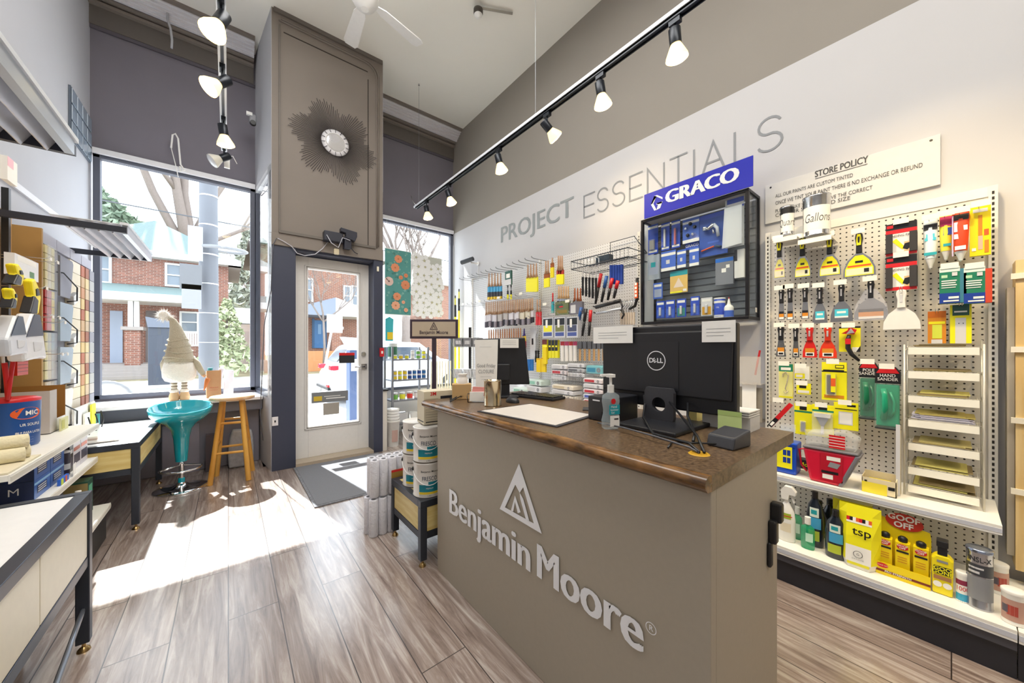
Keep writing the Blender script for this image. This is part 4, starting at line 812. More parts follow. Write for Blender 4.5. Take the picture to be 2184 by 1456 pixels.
# roller cover packs
RC = mat('e0dfe6', .95, var=.12, scale=70, bump=.6)
def roller_pack(label, x, y, z, n, h, lab=False):
    t = thing('roller_cover_pack', label, 'roller covers', (x, y, z)); r = .028
    for k in range(n):
        m = MB(); m.lathe([(.014, .002), (r-.003, .0), (r, .006), (r, h-.006), (r-.003, h), (.014, h-.002)], RC, (r+k*2*r, 0, 0), 16, cap=False); m.lathe([(.014, .001), (.014, h-.001)], mat('8a8a90', .6), (r+k*2*r, 0, 0), 12, cap=False); m.build('roller_cover', t)
    m = MB(); m.box(-.004, n*2*r+.004, -r-.003, r+.003, -.0, h+.01, clear('eef0f6', .10, .15, 'shrink_film')); m.build('film_wrap', t, bevel=.012)
    if lab: m = MB(); m.box(n*2*r-.10, n*2*r-.01, -r-.006, -r-.003, h*.12, h*.66, mat('a8843c', .5)); m.box(n*2*r-.08, n*2*r-.015, -r-.007, -r-.006, h*.12, h*.26, WHITE); m.box(n*2*r-.05, n*2*r-.02, -r-.0075, -r-.007, h*.15, h*.22, RED); m.box(n*2*r-.10, n*2*r-.01, -r-.007, -r-.006, h*.6, h*.66, RED); m.build('paper_label', t)
roller_pack('lower front pack of grey roller covers on the floor by the yellow stand', .692, 2.30, 0, 3, .235)
roller_pack('lower back pack of grey roller covers on the floor', .68, 2.365, 0, 3, .235)
roller_pack('upper front pack of grey roller covers with gold label', .70, 2.305, .246, 4, .235, True)
roller_pack('upper back pack of grey roller covers nearest the door', .70, 2.368, .246, 5, .235)
# ------------------------------------------------------------ metal shelf rack and its tins in the right window
RX0, RX1, RY0, RY1 = 1.615, 2.10, 4.42, 4.70
t = thing('metal_shelf_rack', 'grey metal rack of small tins in front of the right window', 'shelf rack', (RX0, RY0, 0)); W_ = RX1-RX0; D_ = RY1-RY0; GM = mat('8d9098', .4, .5)
for (x, y) in ((0, 0), (W_, 0), (0, D_), (W_, D_)): m = MB(); m.box(x-.012, x+.012, y-.012, y+.012, 0, 1.20, GM); m.build('post', t)
SZ = (.22, .52, .78, 1.045)
for z in SZ: m = MB(); m.box(0, W_, 0, D_, z-.018, z, GM); m.build('shelf', t, bevel=.003)
def tin(label, loc, r, h, body, lab, lid, group, txt=None, sq=False):
    t = thing('tin', label, 'tin', loc, group=group)
    m = MB(); m.lathe([(r, 0), (r, h)], body, n=18) if not sq else m.box(-r, r, -r*.6, r*.6, 0, h, body); m.build('body', t)
    m = MB(); m.lathe([(r+.0008, h*.15), (r+.0008, h*.8)], lab, n=18, cap=False) if not sq else m.box(-r*.9, r*.9, -r*.6-.001, -r*.6, h*.15, h*.85, lab); m.build('label', t)
    m = MB(); m.lathe([(r*1.03, h-.003), (r*1.03, h+.004), (r*.9, h+.005)], lid, n=18) if not sq else m.box(-r, r, -r*.6, r*.6, h, h+.004, lid); m.build('lid', t); return t
random.seed(12); TINC = ['e7e23c', 'f2f2ee', '2a4f9a', '3a8f55', 'd93a30', 'e6c52c', '6fae4a', '2f6fb0']
for li, (z, rr, hh, cols, gname, w1, w2) in enumerate(((SZ[3], .024, .05, [0, 5, 0, 1, 6, 0], 'small yellow tins on the top rack shelf', 'yellow', 'top'), (SZ[2], .026, .055, [5, 0, 5, 2, 7, 2, 7], 'small tins on the middle rack shelf', 'small', 'third'), (SZ[1], .036, .09, [6, 0, 4, 1, 6], 'yellow and green cans on the lower rack shelf', 'green and yellow', 'lower'))):
    n_ = len(cols)
    for lay in range(2 if li < 2 else 1):
        for k, c in enumerate(cols):
            if lay and li == 0 and k < 3: continue
            x = RX0+.05+(W_-.09)*k/(n_-1)
            ln = ['leftmost', 'second from left', 'third from left', 'fourth from left', 'fifth from left', 'sixth from left', 'rightmost'][k if k < n_-1 else 6]
            tin(f'{ln} {w1} tin on the {w2} shelf of the window rack'+(', stacked on top' if lay else ''), (x, RY0+.05, z+lay*(hh+.006)), rr, hh, mat('c9c9cc', .3, .6), mat(TINC[c], .4), mat('e8e8ea', .4), gname)
tin('big green and red canister on the top shelf of the window rack', (RX0+.06, RY0+.16, SZ[3]), .06, .20, mat('d9ddd8', .4), mat('2f6b52', .5), mat('e5e6ea', .4), None)
m = MB(); m.box(-.07, .07, -.06, .06, 0, .12, mat('cfcfd0', .6)); m.text('WD-40', .02, GREY, 0, .06, -.0605) if 0 else None; tag(m.build('small_carton', loc=(RX0+.16, RY0+.12, SZ[0]), bevel=.004), 'grey carton on the bottom shelf of the window rack', 'carton')
m = MB(); m.lathe([(.05, 0), (.05, .11), (.02, .115)], mat('e4e2dc', .5), n=20); tag(m.build('tape_roll', loc=(RX0+.32, RY0+.1, SZ[0])), 'white tub on the bottom shelf of the window rack', 'tub')
q = AY(833, 700, 4.75); m = MB(); m.prism([(-.05, 0), (.05, 0), (.055, .3), (0, .33), (-.05, .3)], -.01, .01, mat('3fb0b8', .5)); m.box(-.03, .045, -.012, -.01, .02, .12, mat('e8c52c', .5)); tag(m.build('hanging_card', loc=(q.x, 4.80, q.z-.17)), 'turquoise product card hanging under the teal flower print', 'card')
t = thing('plastic_pail', 'white plastic pail with stacked lids on the floor by the rack', 'pail', (1.565, 4.27, 0)); m = MB(); m.lathe([(.065, 0), (.078, .29), (.084, .295), (.084, .31), (.078, .312)], mat('e6e4e0', .4), n=28); m.build('body', t); m = MB(); m.lathe([(.0665, .03), (.075, .22)], mat('d9b8a8', .5), n=28, cap=False) if 0 else m.add([(.0755*math.sin(a), -.0755*math.cos(a), z) for a in [-.5+k*.1 for k in range(11)] for z in (.06, .2)], [(2*k, 2*k+2, 2*k+3, 2*k+1) for k in range(10)], mat('c9a89e', .5)); m.build('label', t)
for k in range(4): m = MB(); m.lathe([(.065, 0), (.075, .012), (.078, .03), (.07, .034)], mat('efeeec', .35), (0, 0, .313+k*.035), 28); m.build('lid', t)
# trimmed wood offcuts (stir sticks / blinds) behind the counter corner in the right window
BL = mat('e9dfc4', .5)
for k in range(9):
    m = MB(); m.box(-.008, .008, -.006, .006, 0, 1.0, BL); tag(m.build('wooden_stake', loc=(2.20+.045*k, 4.62+.01*(k % 3), 0)), 'cream wooden slat leaning upright below the right window', 'slat', 'cream slats upright below the right window')
for k, (px, zt) in enumerate(((971, 636), (979, 622))):
    q = AX(px, zt, 2.66); t = thing('extension_pole', ['shorter', 'taller'][k]+' yellow and black extension pole standing in the wall corner', 'pole', (2.66, q.y, 0))
    z1 = q.z; m = MB(); m.cyl((0, 0, 0), (0, 0, z1-.28), .012, YEL, n=10); m.build('shaft', t); m = MB(); m.cyl((0, 0, z1-.28), (0, 0, z1-.10), .015, BLACK, n=10); m.cyl((0, 0, z1-.12), (0, 0, z1), .010, mat('e9e04a', .4), n=10); m.cyl((0, 0, z1-.03), (0, 0, z1+.04), .008, BLACK, n=8); m.build('grip', t)
# ------------------------------------------------------------ things on the counter
ZT = .9005
def fwd(p): return p[0]*FW[0]+p[1]*FW[1]
def zat(py, p): return EYE+(HOR-py)/FPX*fwd(p)
BKP = mat('1e1f24', .42, var=.02); BKG = mat('26272b', .3)
t = thing('computer_monitor', 'large black computer monitor seen from behind with round white logo', 'monitor', (1.36, .74, ZT))
m = MB(); m.box(-.0, .035, -.278, .278, .055, .385, BKP); m.build('screen_housing', t, bevel=.006)
m = MB(); m.prism([(-.265, .11), (.265, .11), (.272, .36), (-.272, .36)], -.014, 0, BKP, Matrix.Rotation(RW, 4, 'Z')) ; m.build('rear_shell', t, bevel=.006)
m = MB(); MM = Matrix.Rotation(RW, 4, 'Z'); m.prism([(-.085, .13), (.085, .13), (.085, .32), (-.085, .32)], -.0158, -.014, mat('222328', .4), MM); m.build('vesa_cover', t)
m = MB(); LG = mat('e9e9ec', .3, var=0)
m.lathe([(.036, 0), (.0395, 0)], LG, n=36, cap=False, M=MM @ Matrix.Translation((-.005, -.0172, .245)) @ Matrix.Rotation(PI/2, 4, 'X')); m.text('D', .026, LG, -.026, .245, -.0172, M=MM, off=.03); m.text('E', .025, LG, -.012, .245, -.0172, M=MM @ Matrix.Translation((-.012, 0, .245)) @ Matrix.Rotation(-.5, 4, 'Y') @ Matrix.Translation((.012, 0, -.245)), off=.03); m.text('LL', .026, LG, .011, .245, -.0172, M=MM, off=.03); m.build('logo', t)
m = MB(); m.box(-.12, -.10, -.12, .0, .02, .30, BKG) if 0 else None
V = MM @ Matrix.Translation((.02, 0, 0))
m = MB(); pts = [(-.062, .006), (.062, .006), (.058, .20), (-.058, .20)]
# neck with a round cable hole
hx, hz, hr = 0, .075, .028; outer = []; 
N_ = 28; ring = [(hx+hr*math.cos(2*PI*k/N_), hz+hr*math.sin(2*PI*k/N_)) for k in range(N_)]
def edge(a):
    c_, s_ = math.cos(a), math.sin(a); tt = min([x for x in ((.060-hx)/c_ if c_ > 1e-6 else 9, (-.060-hx)/c_ if c_ < -1e-6 else 9, (.140-hz)/s_ if s_ > 1e-6 else 9, (.006-hz)/s_ if s_ < -1e-6 else 9)]); return (hx+c_*tt, hz+s_*tt)
out = [edge(2*PI*k/N_) for k in range(N_)]
for y_ in (-.045, -.025):
    m.add([(x, y_, z) for x, z in ring]+[(x, y_, z) for x, z in out], [(k, (k+1) % N_, N_+(k+1) % N_, N_+k) for k in range(N_)], mat('3a3a3f', .5), False, V)
for L_ in (ring, out): m.add([(x, y_, z) for y_ in (-.045, -.025) for x, z in L_], [(k, (k+1) % N_, N_+(k+1) % N_, N_+k) for k in range(N_)], mat('3a3a3f', .5), False, V)
m.build('stand_neck', t); m = MB(); m.box(-.21, .06, -.17, .06, 0, .014, BKP); m.build('stand_base', t, bevel=.004)
for (a0, b0, a1, b1, nm) in ((1269, 695, 1353, 724, 'left'), (1500, 681, 1572, 708, 'right')):
    c0 = AX(a0, b0, 1.35); c1 = AX(a1, b0, 1.35); w_ = c0.y-c1.y; yc = (c0.y+c1.y)/2; zt = ZT+.392
    m = MB(); m.sheet(-w_/2, w_/2, -.075, 0, 0, PAPER); m.add([(-w_/2, 0, 0), (w_/2, 0, 0), (w_/2, .05, .002), (-w_/2, .05, .002)], [(0, 1, 2, 3)], PAPER)
    for k in range(3): m.ribbon([(-w_*.36, -.028-k*.012), (w_*(.36-.2*(k == 2)), -.028-k*.012)], .0016, GREY, -.0006)
    tag(m.build('paper_note', loc=(1.338, yc, zt), rotz=RW), f'white printed paper slip taped over the top {nm} corner of the large monitor', 'paper')
q = AX(1552, 905, 1.335); m = MB(); m.sheet(-.037, .037, -.036, .036, 0, mat('c5d98f', .7)); m.sheet(-.037, .037, .02, .036, -.0006, mat('a9c072', .7)); tag(m.build('sticky_note', loc=(1.335, .475, ZT+.045), rotz=RW), 'pale green sticky note hanging from the lower right of the large monitor', 'note')
q = AZ(1549, 953, .9); t = thing('card_reader', 'dark grey card terminal at the near right corner of the counter', 'terminal', (q.x+.03, q.y, ZT), -.15); m = MB(); m.prism([(-.06, 0), (.04, 0), (.04, .05), (-.05, .035)], -.04, .04, mat('3c3d42', .4)); m.build('body', t, bevel=.005)
m = MB(); m.tube([(-.05, .0, .01), (-.08, .06, .004), (-.14, .10, .004), (-.20, .07, .004)], .003, BLACK, 6); m.build('cord', t)
t = thing('mini_computer', 'small black computer case left of the large monitor stand', 'computer', (1.17, .88, ZT), RW); m = MB(); m.box(-.07, .05, 0, .18, 0, .098, BKP); m.build('case', t, bevel=.004); m = MB(); m.text('Acer', .012, LG, -.03, .085, -.001) if 0 else m.box(-.045, -.01, -.001, 0, .080, .085, LG); m.box(.0, .02, -.001, 0, 0, .04, mat('0b0b0d', .8)); m.build('front_trim', t)
m = MB(); m.box(-.02, .02, -.005, .05, 0, .075, mat('e8de95', .6)); tag(m.build('note_block', loc=(1.47, .66, ZT), rotz=RW), 'pale yellow note block standing behind the monitor stand', 'note block')
t = thing('receipt_printer', 'low pale ribbed machine behind the monitor stand', 'printer', (1.40, .50, ZT)); m = MB(); m.box(.02, .12, -.06, .10, 0, .05, mat('d9d9da', .5)); [m.box(.01, .12, -.06, .10, .052+.008*k, .056+.008*k, WHITE) for k in range(3)]; m.build('body', t)
m = MB(); q = AZ(1491, 968, .9); m.lathe([(.020, .0), (.024, .003), (.028, .0)], mat('c89a2a', .3), n=24, cap=False); m.lathe([(0, .0006), (.021, .0006)], mat('b88a20', .4), n=24, cap=False); tag(m.build('cable_grommet', loc=(q.x, q.y, ZT)), 'round amber cable grommet in the countertop', 'grommet'); G_ = q
m = MB(); m.tube([(1.345, .80, 1.0), (1.32, .78, .97), (1.24, .74, .93), (1.1, .62, .912), (G_.x+.05, G_.y+.05, .912), (G_.x, G_.y, .905)], .0045, BLACK, 7); m.tube([(1.345, .62, .99), (1.30, .60, .95), (1.2, .53, .915), (1.12, .50, .91)], .0045, BLACK, 7); m.tube([(1.12, .86, .906), (1.08, .72, .918), (1.05, .58, .918), (G_.x+.01, G_.y+.03, .91), (G_.x, G_.y, .903)], .0032, mat('55565c', .4), 6); m.tube([(1.34, .70, 1.0), (1.15, .50, .92), (G_.x+.01, G_.y-.01, .905)], .004, BLACK, 6)
tag(m.build('monitor_cables'), 'black cables running from the large monitor into the grommet', 'cable')
# hand sanitizer
q = AZ(1299, 914, .9); t = thing('hand_sanitizer', 'clear pump bottle of hand gel with teal label by the large monitor', 'bottle', (q.x+.01, q.y, ZT), -.35)
GEL = clear('dfeef4', .22, .05, 'clear_gel'); m = MB(); m.lathe([(.030, 0), (.036, .006), (.037, .03), (.031, .055), (.030, .07), (.036, .10), (.033, .122), (.016, .132), (.013, .138)], GEL, n=26, sy=.62); m.build('bottle', t)
m = MB(); m.box(-.022, .022, -.0245, -.0235, .055, .09, mat('159aa8', .4)); m.text('Hand', .012, WHITE, -.003, .083, -.025); m.text('Sanitizer', .010, WHITE, -.001, .072, -.025); m.text('Gel', .010, WHITE, -.008, .062, -.025); m.box(-.018, .02, -.0245, -.0235, .012, .05, WHITE); m.box(-.002, .016, -.025, -.0245, .036, .041, BLACK); m.lathe([(0, 0), (.010, 0)], RED, M=Matrix.Translation((-.005, -.0245, .103)) @ Matrix.Rotation(PI/2, 4, 'X'), n=16, cap=False); m.build('label', t)
m = MB(); m.cyl((0, 0, .132), (0, 0, .16), .012, WHITE); m.cyl((0, 0, .16), (0, 0, .19), .005, WHITE); m.box(-.012, .012, -.012, .012, .188, .200, WHITE); m.box(-.042, 0, -.006, .006, .192, .201, WHITE); m.build('pump', t)
# pad, booklet, tumbler, second monitor, keyboard, mouse, box, holder
C4 = [AZ(a, b, .9) for a, b in ((1018, 878), (1188, 912), (1270, 887), (1130, 862))]
cx_ = sum((c for c in C4), Vector())/4
def insetp(k): return [((c.x-cx_.x)*k, (c.y-cx_.y)*k) for c in C4]
t = thing('counter_mat', 'white writing pad with dark border lying on the counter', 'mat', (cx_.x, cx_.y, ZT)); m = MB(); m.prismz(insetp(1)[::-1], 0, .004, mat('3b3b42', .5)); m.build('base', t); m = MB(); m.prismz(insetp(.93)[::-1], .004, .0055, mat('d6cfc8', .4)); m.build('pad_sheet', t)
q = AZ(1256, 876, .9); m = MB(); m.box(-.06, .06, -.04, .04, 0, .004, mat('33343a', .5)); m.prismz([(-.02, -.04), (.06, -.04), (.06, .03), (.01, .02)], .004, .0048, mat('d8502e', .5)); tag(m.build('booklet', loc=(q.x+.05, q.y+.0, ZT), rotz=-.9), 'black and orange booklet lying beside the hand gel', 'booklet')
m = MB(); q = AZ(1272, 884, .9); m.tube([(q.x+.025*math.cos(a), q.y+.018*math.sin(a), ZT+.003) for a in [2*PI*k/14 for k in range(14)]], .002, mat('d9d5cf', .5), 5, True); tag(m.build('elastic_band'), 'pale elastic loop lying by the booklet on the counter', 'band')
q = AZ(1058, 866, .9); t = thing('metal_can', 'shiny empty metal can standing on the counter', 'can', (q.x, q.y+.03, ZT)); GOLD = mat('c9bba0', .18, 1, var=0); m = MB(); m.lathe([(.043, .002), (.045, 0), (.045, .004), (.0435, .006), (.0435, .122), (.046, .126), (.046, .130), (.042, .130), (.041, .01), (0, .008)], GOLD, n=36); m.build('body', t)
fw2, la = 2.12, -.064; mx, my = FW[0]*fw2+RT[0]*la, FW[1]*fw2+RT[1]*la
t = thing('computer_monitor', 'smaller black monitor seen from behind at the window end of the counter', 'monitor', (mx, my, ZT), -YAW+.10)
m = MB(); m.prism([(-.13, .075), (.172, .075), (.142, .358), (-.15, .348)], -.01, .02, BKP); m.build('screen_housing', t, bevel=.006); m = MB(); m.box(-.03, .05, -.03, -.005, .10, .2, BKP); m.build('rear_bump', t, bevel=.006); m = MB(); m.box(.0, .05, .0, .03, .005, .1, BKP); m.build('stand_neck', t); m = MB(); m.box(-.06, .10, -.06, .08, 0, .012, BKP); m.build('stand_base', t, bevel=.003)
t = thing('notice_sheet', 'tall white printed sheet hanging on the smaller monitor', 'paper', (mx, my, ZT), -YAW+.10); m = MB(); m.prism([(-.152, .06), (-.03, .052), (-.022, .345), (-.158, .342)], -.033, -.032, PAPER); m.text('Good Friday', .030, GREY, -.092, .19, -.0345, sx=.72); m.text('CLOSURE', .030, GREY, -.092, .155, -.0345, sx=.72); m.ribbon([(-.13, .30), (-.06, .30)], .001, GREY, -.034); m.ribbon([(-.125, .125), (-.06, .125)], .001, GREY, -.034); m.ribbon([(-.12, .11), (-.065, .11)], .001, GREY, -.034); m.build('sheet', t)
m = MB(); m.sheet(-.055, .055, -.055, .0, 0, PAPER); [m.ribbon([(-.04, -.014-k*.01), (.04, -.014-k*.01)], .0014, GREY, -.0006) for k in range(3)]; q = Vector((.045, -.036, .350)); R_ = Matrix.Rotation(-YAW+.10, 4, 'Z') @ q; tag(m.build('paper_note', loc=(mx+R_.x, my+R_.y, ZT+.35), rotz=-YAW+.1), 'white printed slip taped on the top of the smaller monitor', 'paper')
a = AZ(1086, 845, .9); b = AZ(1180, 856, .9); an = math.atan2(b.y-a.y, b.x-a.x); L_ = (b-a).length
t = thing('keyboard', 'black computer keyboard lying before the smaller monitor', 'keyboard', (a.x, a.y, ZT), an); m = MB(); m.prismz([(0, 0), (L_, 0), (L_, .13), (0, .13)], 0, .014, BKP); m.build('base', t, bevel=.003)
m = MB()
for r_ in range(5):
    for k in range(16): m.box(.008+k*(L_-.016)/16, .008+(k+.82)*(L_-.016)/16, .012+r_*.022, .030+r_*.022, .014, .021, BKG)
m.build('keys', t)
q = AZ(1073, 862, .9); m = MB(); m.lathe([(.03, 0), (.03, .012), (.02, .026), (0, .03)], BKP, n=20, sy=1.5); tag(m.build('computer_mouse', loc=(q.x+.08, q.y+.02, ZT)), 'black computer mouse behind the metal can', 'mouse')
q = AZ(972, 849, .9); t = thing('cardboard_box', 'small brown carton with a white jug top at the window end of the counter', 'box', (q.x, q.y-.07, ZT), -.5); m = MB(); m.box(-.055, .055, 0, .07, 0, .088, CARD); m.text('Box', .01, BLACK, .0, .02, -.0008); m.build('carton', t, bevel=.003); 
m = MB(); m.lathe([(.03, .088), (.03, .12), (.02, .13), (.028, .14), (.026, .145)], mat('e9e2da', .5), (.005, .035, 0), 18); m.build('jug_top', t)
q = AZ(1016, 858, .9); t = thing('card_holder', 'wire holder of white and pink cards on the counter edge', 'holder', (q.x, q.y, ZT), -.6); m = MB(); m.tube([(-.045, 0, .0), (.045, 0, 0), (.05, 0, .03), (.05, .05, .04), (-.05, .05, .04), (-.05, 0, .03), (-.045, 0, 0)], .0025, BLACK, 5); m.build('wire_frame', t); m = MB(); m.prism([(-.038, .006), (.038, .006), (.04, .055), (-.036, .055)], .008, .02, PAPER); m.build('white_cards', t); m = MB(); m.prism([(-.03, .03), (.045, .03), (.048, .078), (-.02, .082)], .025, .035, mat('e0938c', .6)); m.build('pink_cards', t)
m = MB()
for k in range(4): q = AZ(960, 858-k*2.5, .9); e = AZ(1000, 848-k*2, .9); m.tube([q+Vector((0, 0, .004)), (q+e)/2+Vector((0, 0, .02+.004*k)), e+Vector((0, 0, .006))], .003, BLACK, 5)
tag(m.build('cable_bundle'), 'bundle of thin black cables on the window end of the counter', 'cable')
q = AX(1596, 900, 2.60); t = thing('wall_file_holder', 'clear and brown file holder mounted on the wall behind the large monitor', 'file holder', (2.745, q.y, q.z), RW); m = MB(); m.box(-.07, .06, -.09, -.085, 0, .22, mat('8f887c', .4)); m.box(-.07, .06, -.085, 0, 0, .01, mat('8f887c', .4)); m.build('lower_pocket', t); m = MB(); m.box(-.07, .06, -.12, -.115, .24, .42, clear('d9d4cc', .35, .1, 'tinted_acrylic')); m.box(-.07, .06, -.115, 0, .24, .245, clear('d9d4cc', .35, .1, 'tinted_acrylic')); m.build('upper_pocket', t); m = MB(); m.box(-.05, .03, -.10, -.095, .06, .245, PAPER); m.build('papers', t)
m = MB(); m.cyl((0, 0, 0), (.02, -.02, .16), .006, RED); tag(m.build('red_marker', loc=(2.66, q.y-.02, q.z+.30)), 'red marker sticking out of the wall file holder', 'marker')

# ------------------------------------------------------------ lettering and boards on the right wall
LETG = mat('9aa0a2', .6, var=0); LETW = mat('8f9296', .6, var=0)
MW = Matrix.Translation((2.747, 0, 0)) @ Matrix.Rotation(RW, 4, 'Z')
m = MB(); fit(m, 'PROJECT', 1069, 1223, 528.5, 2.748, LETG, MW, 0, .195, bold=.006); tag(m.build('wall_lettering'), 'bold grey word PROJECT on the white band of the right wall', 'lettering')
zb, zt = 2.480, 2.695
def Yp_(px): return -AX(px, 300, 2.748).y
m = MB(); w_ = .014
def RB(pts): m.ribbon(pts, w_, LETW, 0, MW)
def LS(x0, x1):
    W_ = x1-x0; H_ = zt-zb; P_ = []
    for k in range(13): a = math.radians(20+k*(250-20)/12); P_.append((x0+W_*.5+W_*.46*math.cos(a), zb+H_*.75+H_*.25*math.sin(a)))
    for k in range(13): a = math.radians(75-k*(75+160)/12); P_.append((x0+W_*.5+W_*.5*math.cos(a), zb+H_*.26+H_*.26*math.sin(a)))
    RB(P_)
def LE(x0, x1): RB([(x1, zt), (x0, zt), (x0, zb), (x1, zb)]); RB([(x0, (zt+zb)/2), (x1-.01, (zt+zb)/2)])
LE(Yp_(1245.5), Yp_(1269)); LS(Yp_(1274), Yp_(1297)); LS(Yp_(1306), Yp_(1332)); LE(Yp_(1343), Yp_(1371))
a, b = Yp_(1381), Yp_(1416); RB([(a, zb), (a, zt), (b, zb), (b, zt)])
a, b = Yp_(1428), Yp_(1466); RB([(a, zt), (b, zt)]); RB([((a+b)/2, zt), ((a+b)/2, zb)])
RB([(Yp_(1480), zt), (Yp_(1480), zb)])
a, b = Yp_(1498), Yp_(1545); RB([(a, zb), ((a+b)/2, zt), (b, zb)]); RB([(a+(b-a)*.2, zb+.07), (a+(b-a)*.8, zb+.07)])
a = Yp_(1567); RB([(a, zt), (a, zb), (a+.11, zb)]); LS(Yp_(1616), Yp_(1668))
tag(m.build('wall_lettering'), 'thin grey word ESSENTIALS on the white band of the right wall', 'lettering')
# store policy board
XP_ = 2.735
y0, y1 = AX(1632, 440, XP_).y, AX(2006, 340, XP_).y; z1 = (AX(1632, 400, XP_).z+AX(2005, 281, XP_).z)/2; z0 = (AX(1633, 479, XP_).z+AX(2006, 391, XP_).z)/2
t = thing('policy_board', 'white board of black capital text headed STORE POLICY on the right wall', 'sign', (XP_, 0, 0)); m = MB(); m.box(0, .012, y1, y0, z0, z1, mat('d9d8d6', .5)); m.build('board', t, bevel=.001)
m = MB(); MP = Matrix.Translation((-.002, 0, 0)) @ Matrix.Rotation(RW, 4, 'Z'); TX_ = mat('4a4a4c', .6, var=0)
def zp(a, b): return 1600+a/3.467, 280+b/3.467
for s, a, b, c_, h_, bo in (('STORE POLICY', 480, 340, 872, .036, .001), ('ALL OUR PAINTS ARE CUSTOM TINTED', 186, 492, 760, .021, 0), ('ONCE WE TINT YOUR PAINT THERE IS NO EXCHANGE OR REFUND', 187, 545, 1275, .023, 0), ('PLEASE MAKE SURE YOU HAVE THE CORRECT', 187, 603, 905, .021, 0), ('COLOUR SHEEN AND SIZE', 187, 635, 740, .021, 0)):
    p_ = zp(a, b); fit(m, s, p_[0], zp(c_, 0)[0], p_[1], XP_-.002, TX_, MP, 0, h_, bold=bo)
p_ = AX(*zp(480, 352), XP_); q_ = AX(*zp(868, 240), XP_); m.ribbon([(-p_.y, p_.z), (-q_.y, p_.z)], .003, TX_, 0, MP); m.build('text', t)
m = MB(); [m.lathe([(0, .0), (.006, .0)], BLACK, M=Matrix.Translation((-.001, y, z)) @ Matrix.Rotation(-PI/2, 4, 'Y'), n=10, cap=False) for y, z in ((y0-.03, z1-.02), (y1+.03, z1-.02))]; m.build('screw_heads', t)

# ------------------------------------------------------------ glass display case
GX, GY0, GY1, GZ0, GZ1 = 2.534, .793, 1.533, 1.376, 2.197
CF = mat('1b1b20', .35, .4)
t = thing('display_case', 'black framed glass display case hung on the right wall', 'display case', (GX, GY1, GZ0), RW); W_ = GY1-GY0; H_ = GZ1-GZ0; D_ = 2.745-GX; s = .020
m = MB()
for q in ((0, W_, 0, s, 0, s), (0, W_, 0, s, H_-s, H_), (0, s, 0, s, s, H_-s), (W_-s, W_, 0, s, s, H_-s), (0, s, s, D_, 0, s), (W_-s, W_, s, D_, 0, s), (0, s, s, D_, H_-s, H_), (W_-s, W_, s, D_, H_-s, H_), (0, s, D_-s, D_, s, H_-s), (W_-s, W_, D_-s, D_, s, H_-s)): m.box(*q, CF)
m.build('frame', t, bevel=.002)
m = MB(); m.box(s, W_-s, D_-.012, D_, s, H_-s, mat('6c7279', .5)); 
for k in range(16): m.box(s, W_-s, D_-.016, D_-.012, .04+k*.048, .046+k*.048, mat('33373c', .5))
m.build('slatwall_back', t); m = MB(); m.box(s, W_-s, s, D_-.02, H_-s*.6, H_-.002, mat('a89e92', .6)); m.build('top_panel', t); m = MB(); m.box(s, W_-s, s, D_-.02, .002, s*.6, mat('77787c', .5)); m.build('bottom_shelf', t)
m = MB(); m.box(s, W_-s, .006, .010, s, H_-s, CGLASS); m.build('front_glass', t); 
for x in (.006, W_-.010): m = MB(); m.box(x, x+.004, s, D_-s, s, H_-s, CGLASS); m.build('side_glass', t)
m = MB(); m.box(W_-.0005, W_+.0005, .12, .15, .05, .08, WHITE); m.build('price_sticker', t)
SY0, SY1 = AX(1374, 440, 2.52).y, AX(1606, 370, 2.52).y
t = thing('brand_sign', 'bright blue sign with white lettering standing on top of the display case', 'sign', (2.52, SY0, 2.195), RW); W_ = SY0-SY1; H_ = .187
BSG = mat('0014b4', .55, var=0); m = MB(); m.box(0, W_, 0, .006, 0, H_, BSG); m.build('panel', t)
m = MB(); LWH = mat('f2f4f8', .3, var=0); fit(m, 'GRACO', 1421, 1574, 434, 2.518, LWH, Matrix.Translation((0, 0, 0)) @ Matrix.Rotation(0, 4, 'Z'), 0, .088, bold=.008)
for k, v in enumerate(m.v): m.v[k] = (v[0]+SY0, v[1]-.002, v[2]-2.195)
a = -AX(1388, 440, 2.518).y+SY0; b = -AX(1413, 440, 2.518).y+SY0; z_ = .045
def HEX(pts): m.add([(a+(b-a)*x, -.002, z_+.10*z) for x, z in pts], [tuple(range(len(pts)))], LWH)
HEX([(0, .5), (.12, .5), (.5, .95), (1, .6), (1, .75), (.55, 1.05), (.3, 1.05)][::1]) ; HEX([(0, .5), (.3, -.05), (.5, -.05), (.22, .5)]); HEX([(.0, .5), (.22, .5), (.5, .98), (.3, 1.05)]); HEX([(.5, .45), (1, .45), (.8, .0), (.5, -.05), (.62, .3)]); HEX([(.5, .33), (.95, .33), (.95, .45), (.5, .45)]); m.build('lettering', t)
# ------------------------------------------------------------ the two wall shelving units with pegboard
XPB = 2.70
def upright(root, y, z0, z1, x=XPB):
    m = MB(); m.box(x-.012, x+.03, y-.013, y+.013, z0, z1, mat('e8e6e0', .4))
    z = z0+.02
    while z < z1-.03: m.box(x-.0128, x-.0118, y-.0035, y+.0035, z, z+.014, mat('2a2724', .7)); z += .025
    m.build('upright', root)
PEG = peg_mat('dedad2', .0254, .15)
UW = mat('f4f1e8', .4)
u2 = thing('shelving_unit', 'cream pegboard shelving unit at the right with two deep shelves', 'shelving', (0, 0, 0))
UY0, UY1 = -.118, .735
m = MB(); m.box(XPB, XPB+.02, UY0, UY1, .16, 1.905, PEG); m.build('pegboard', u2)
m = MB(); m.box(XPB-.004, XPB+.03, UY0, UY1, 1.885, 1.93, UW); m.build('top_rail', u2)
upright(u2, UY0, .12, 1.93); upright(u2, UY1, .12, 1.93)
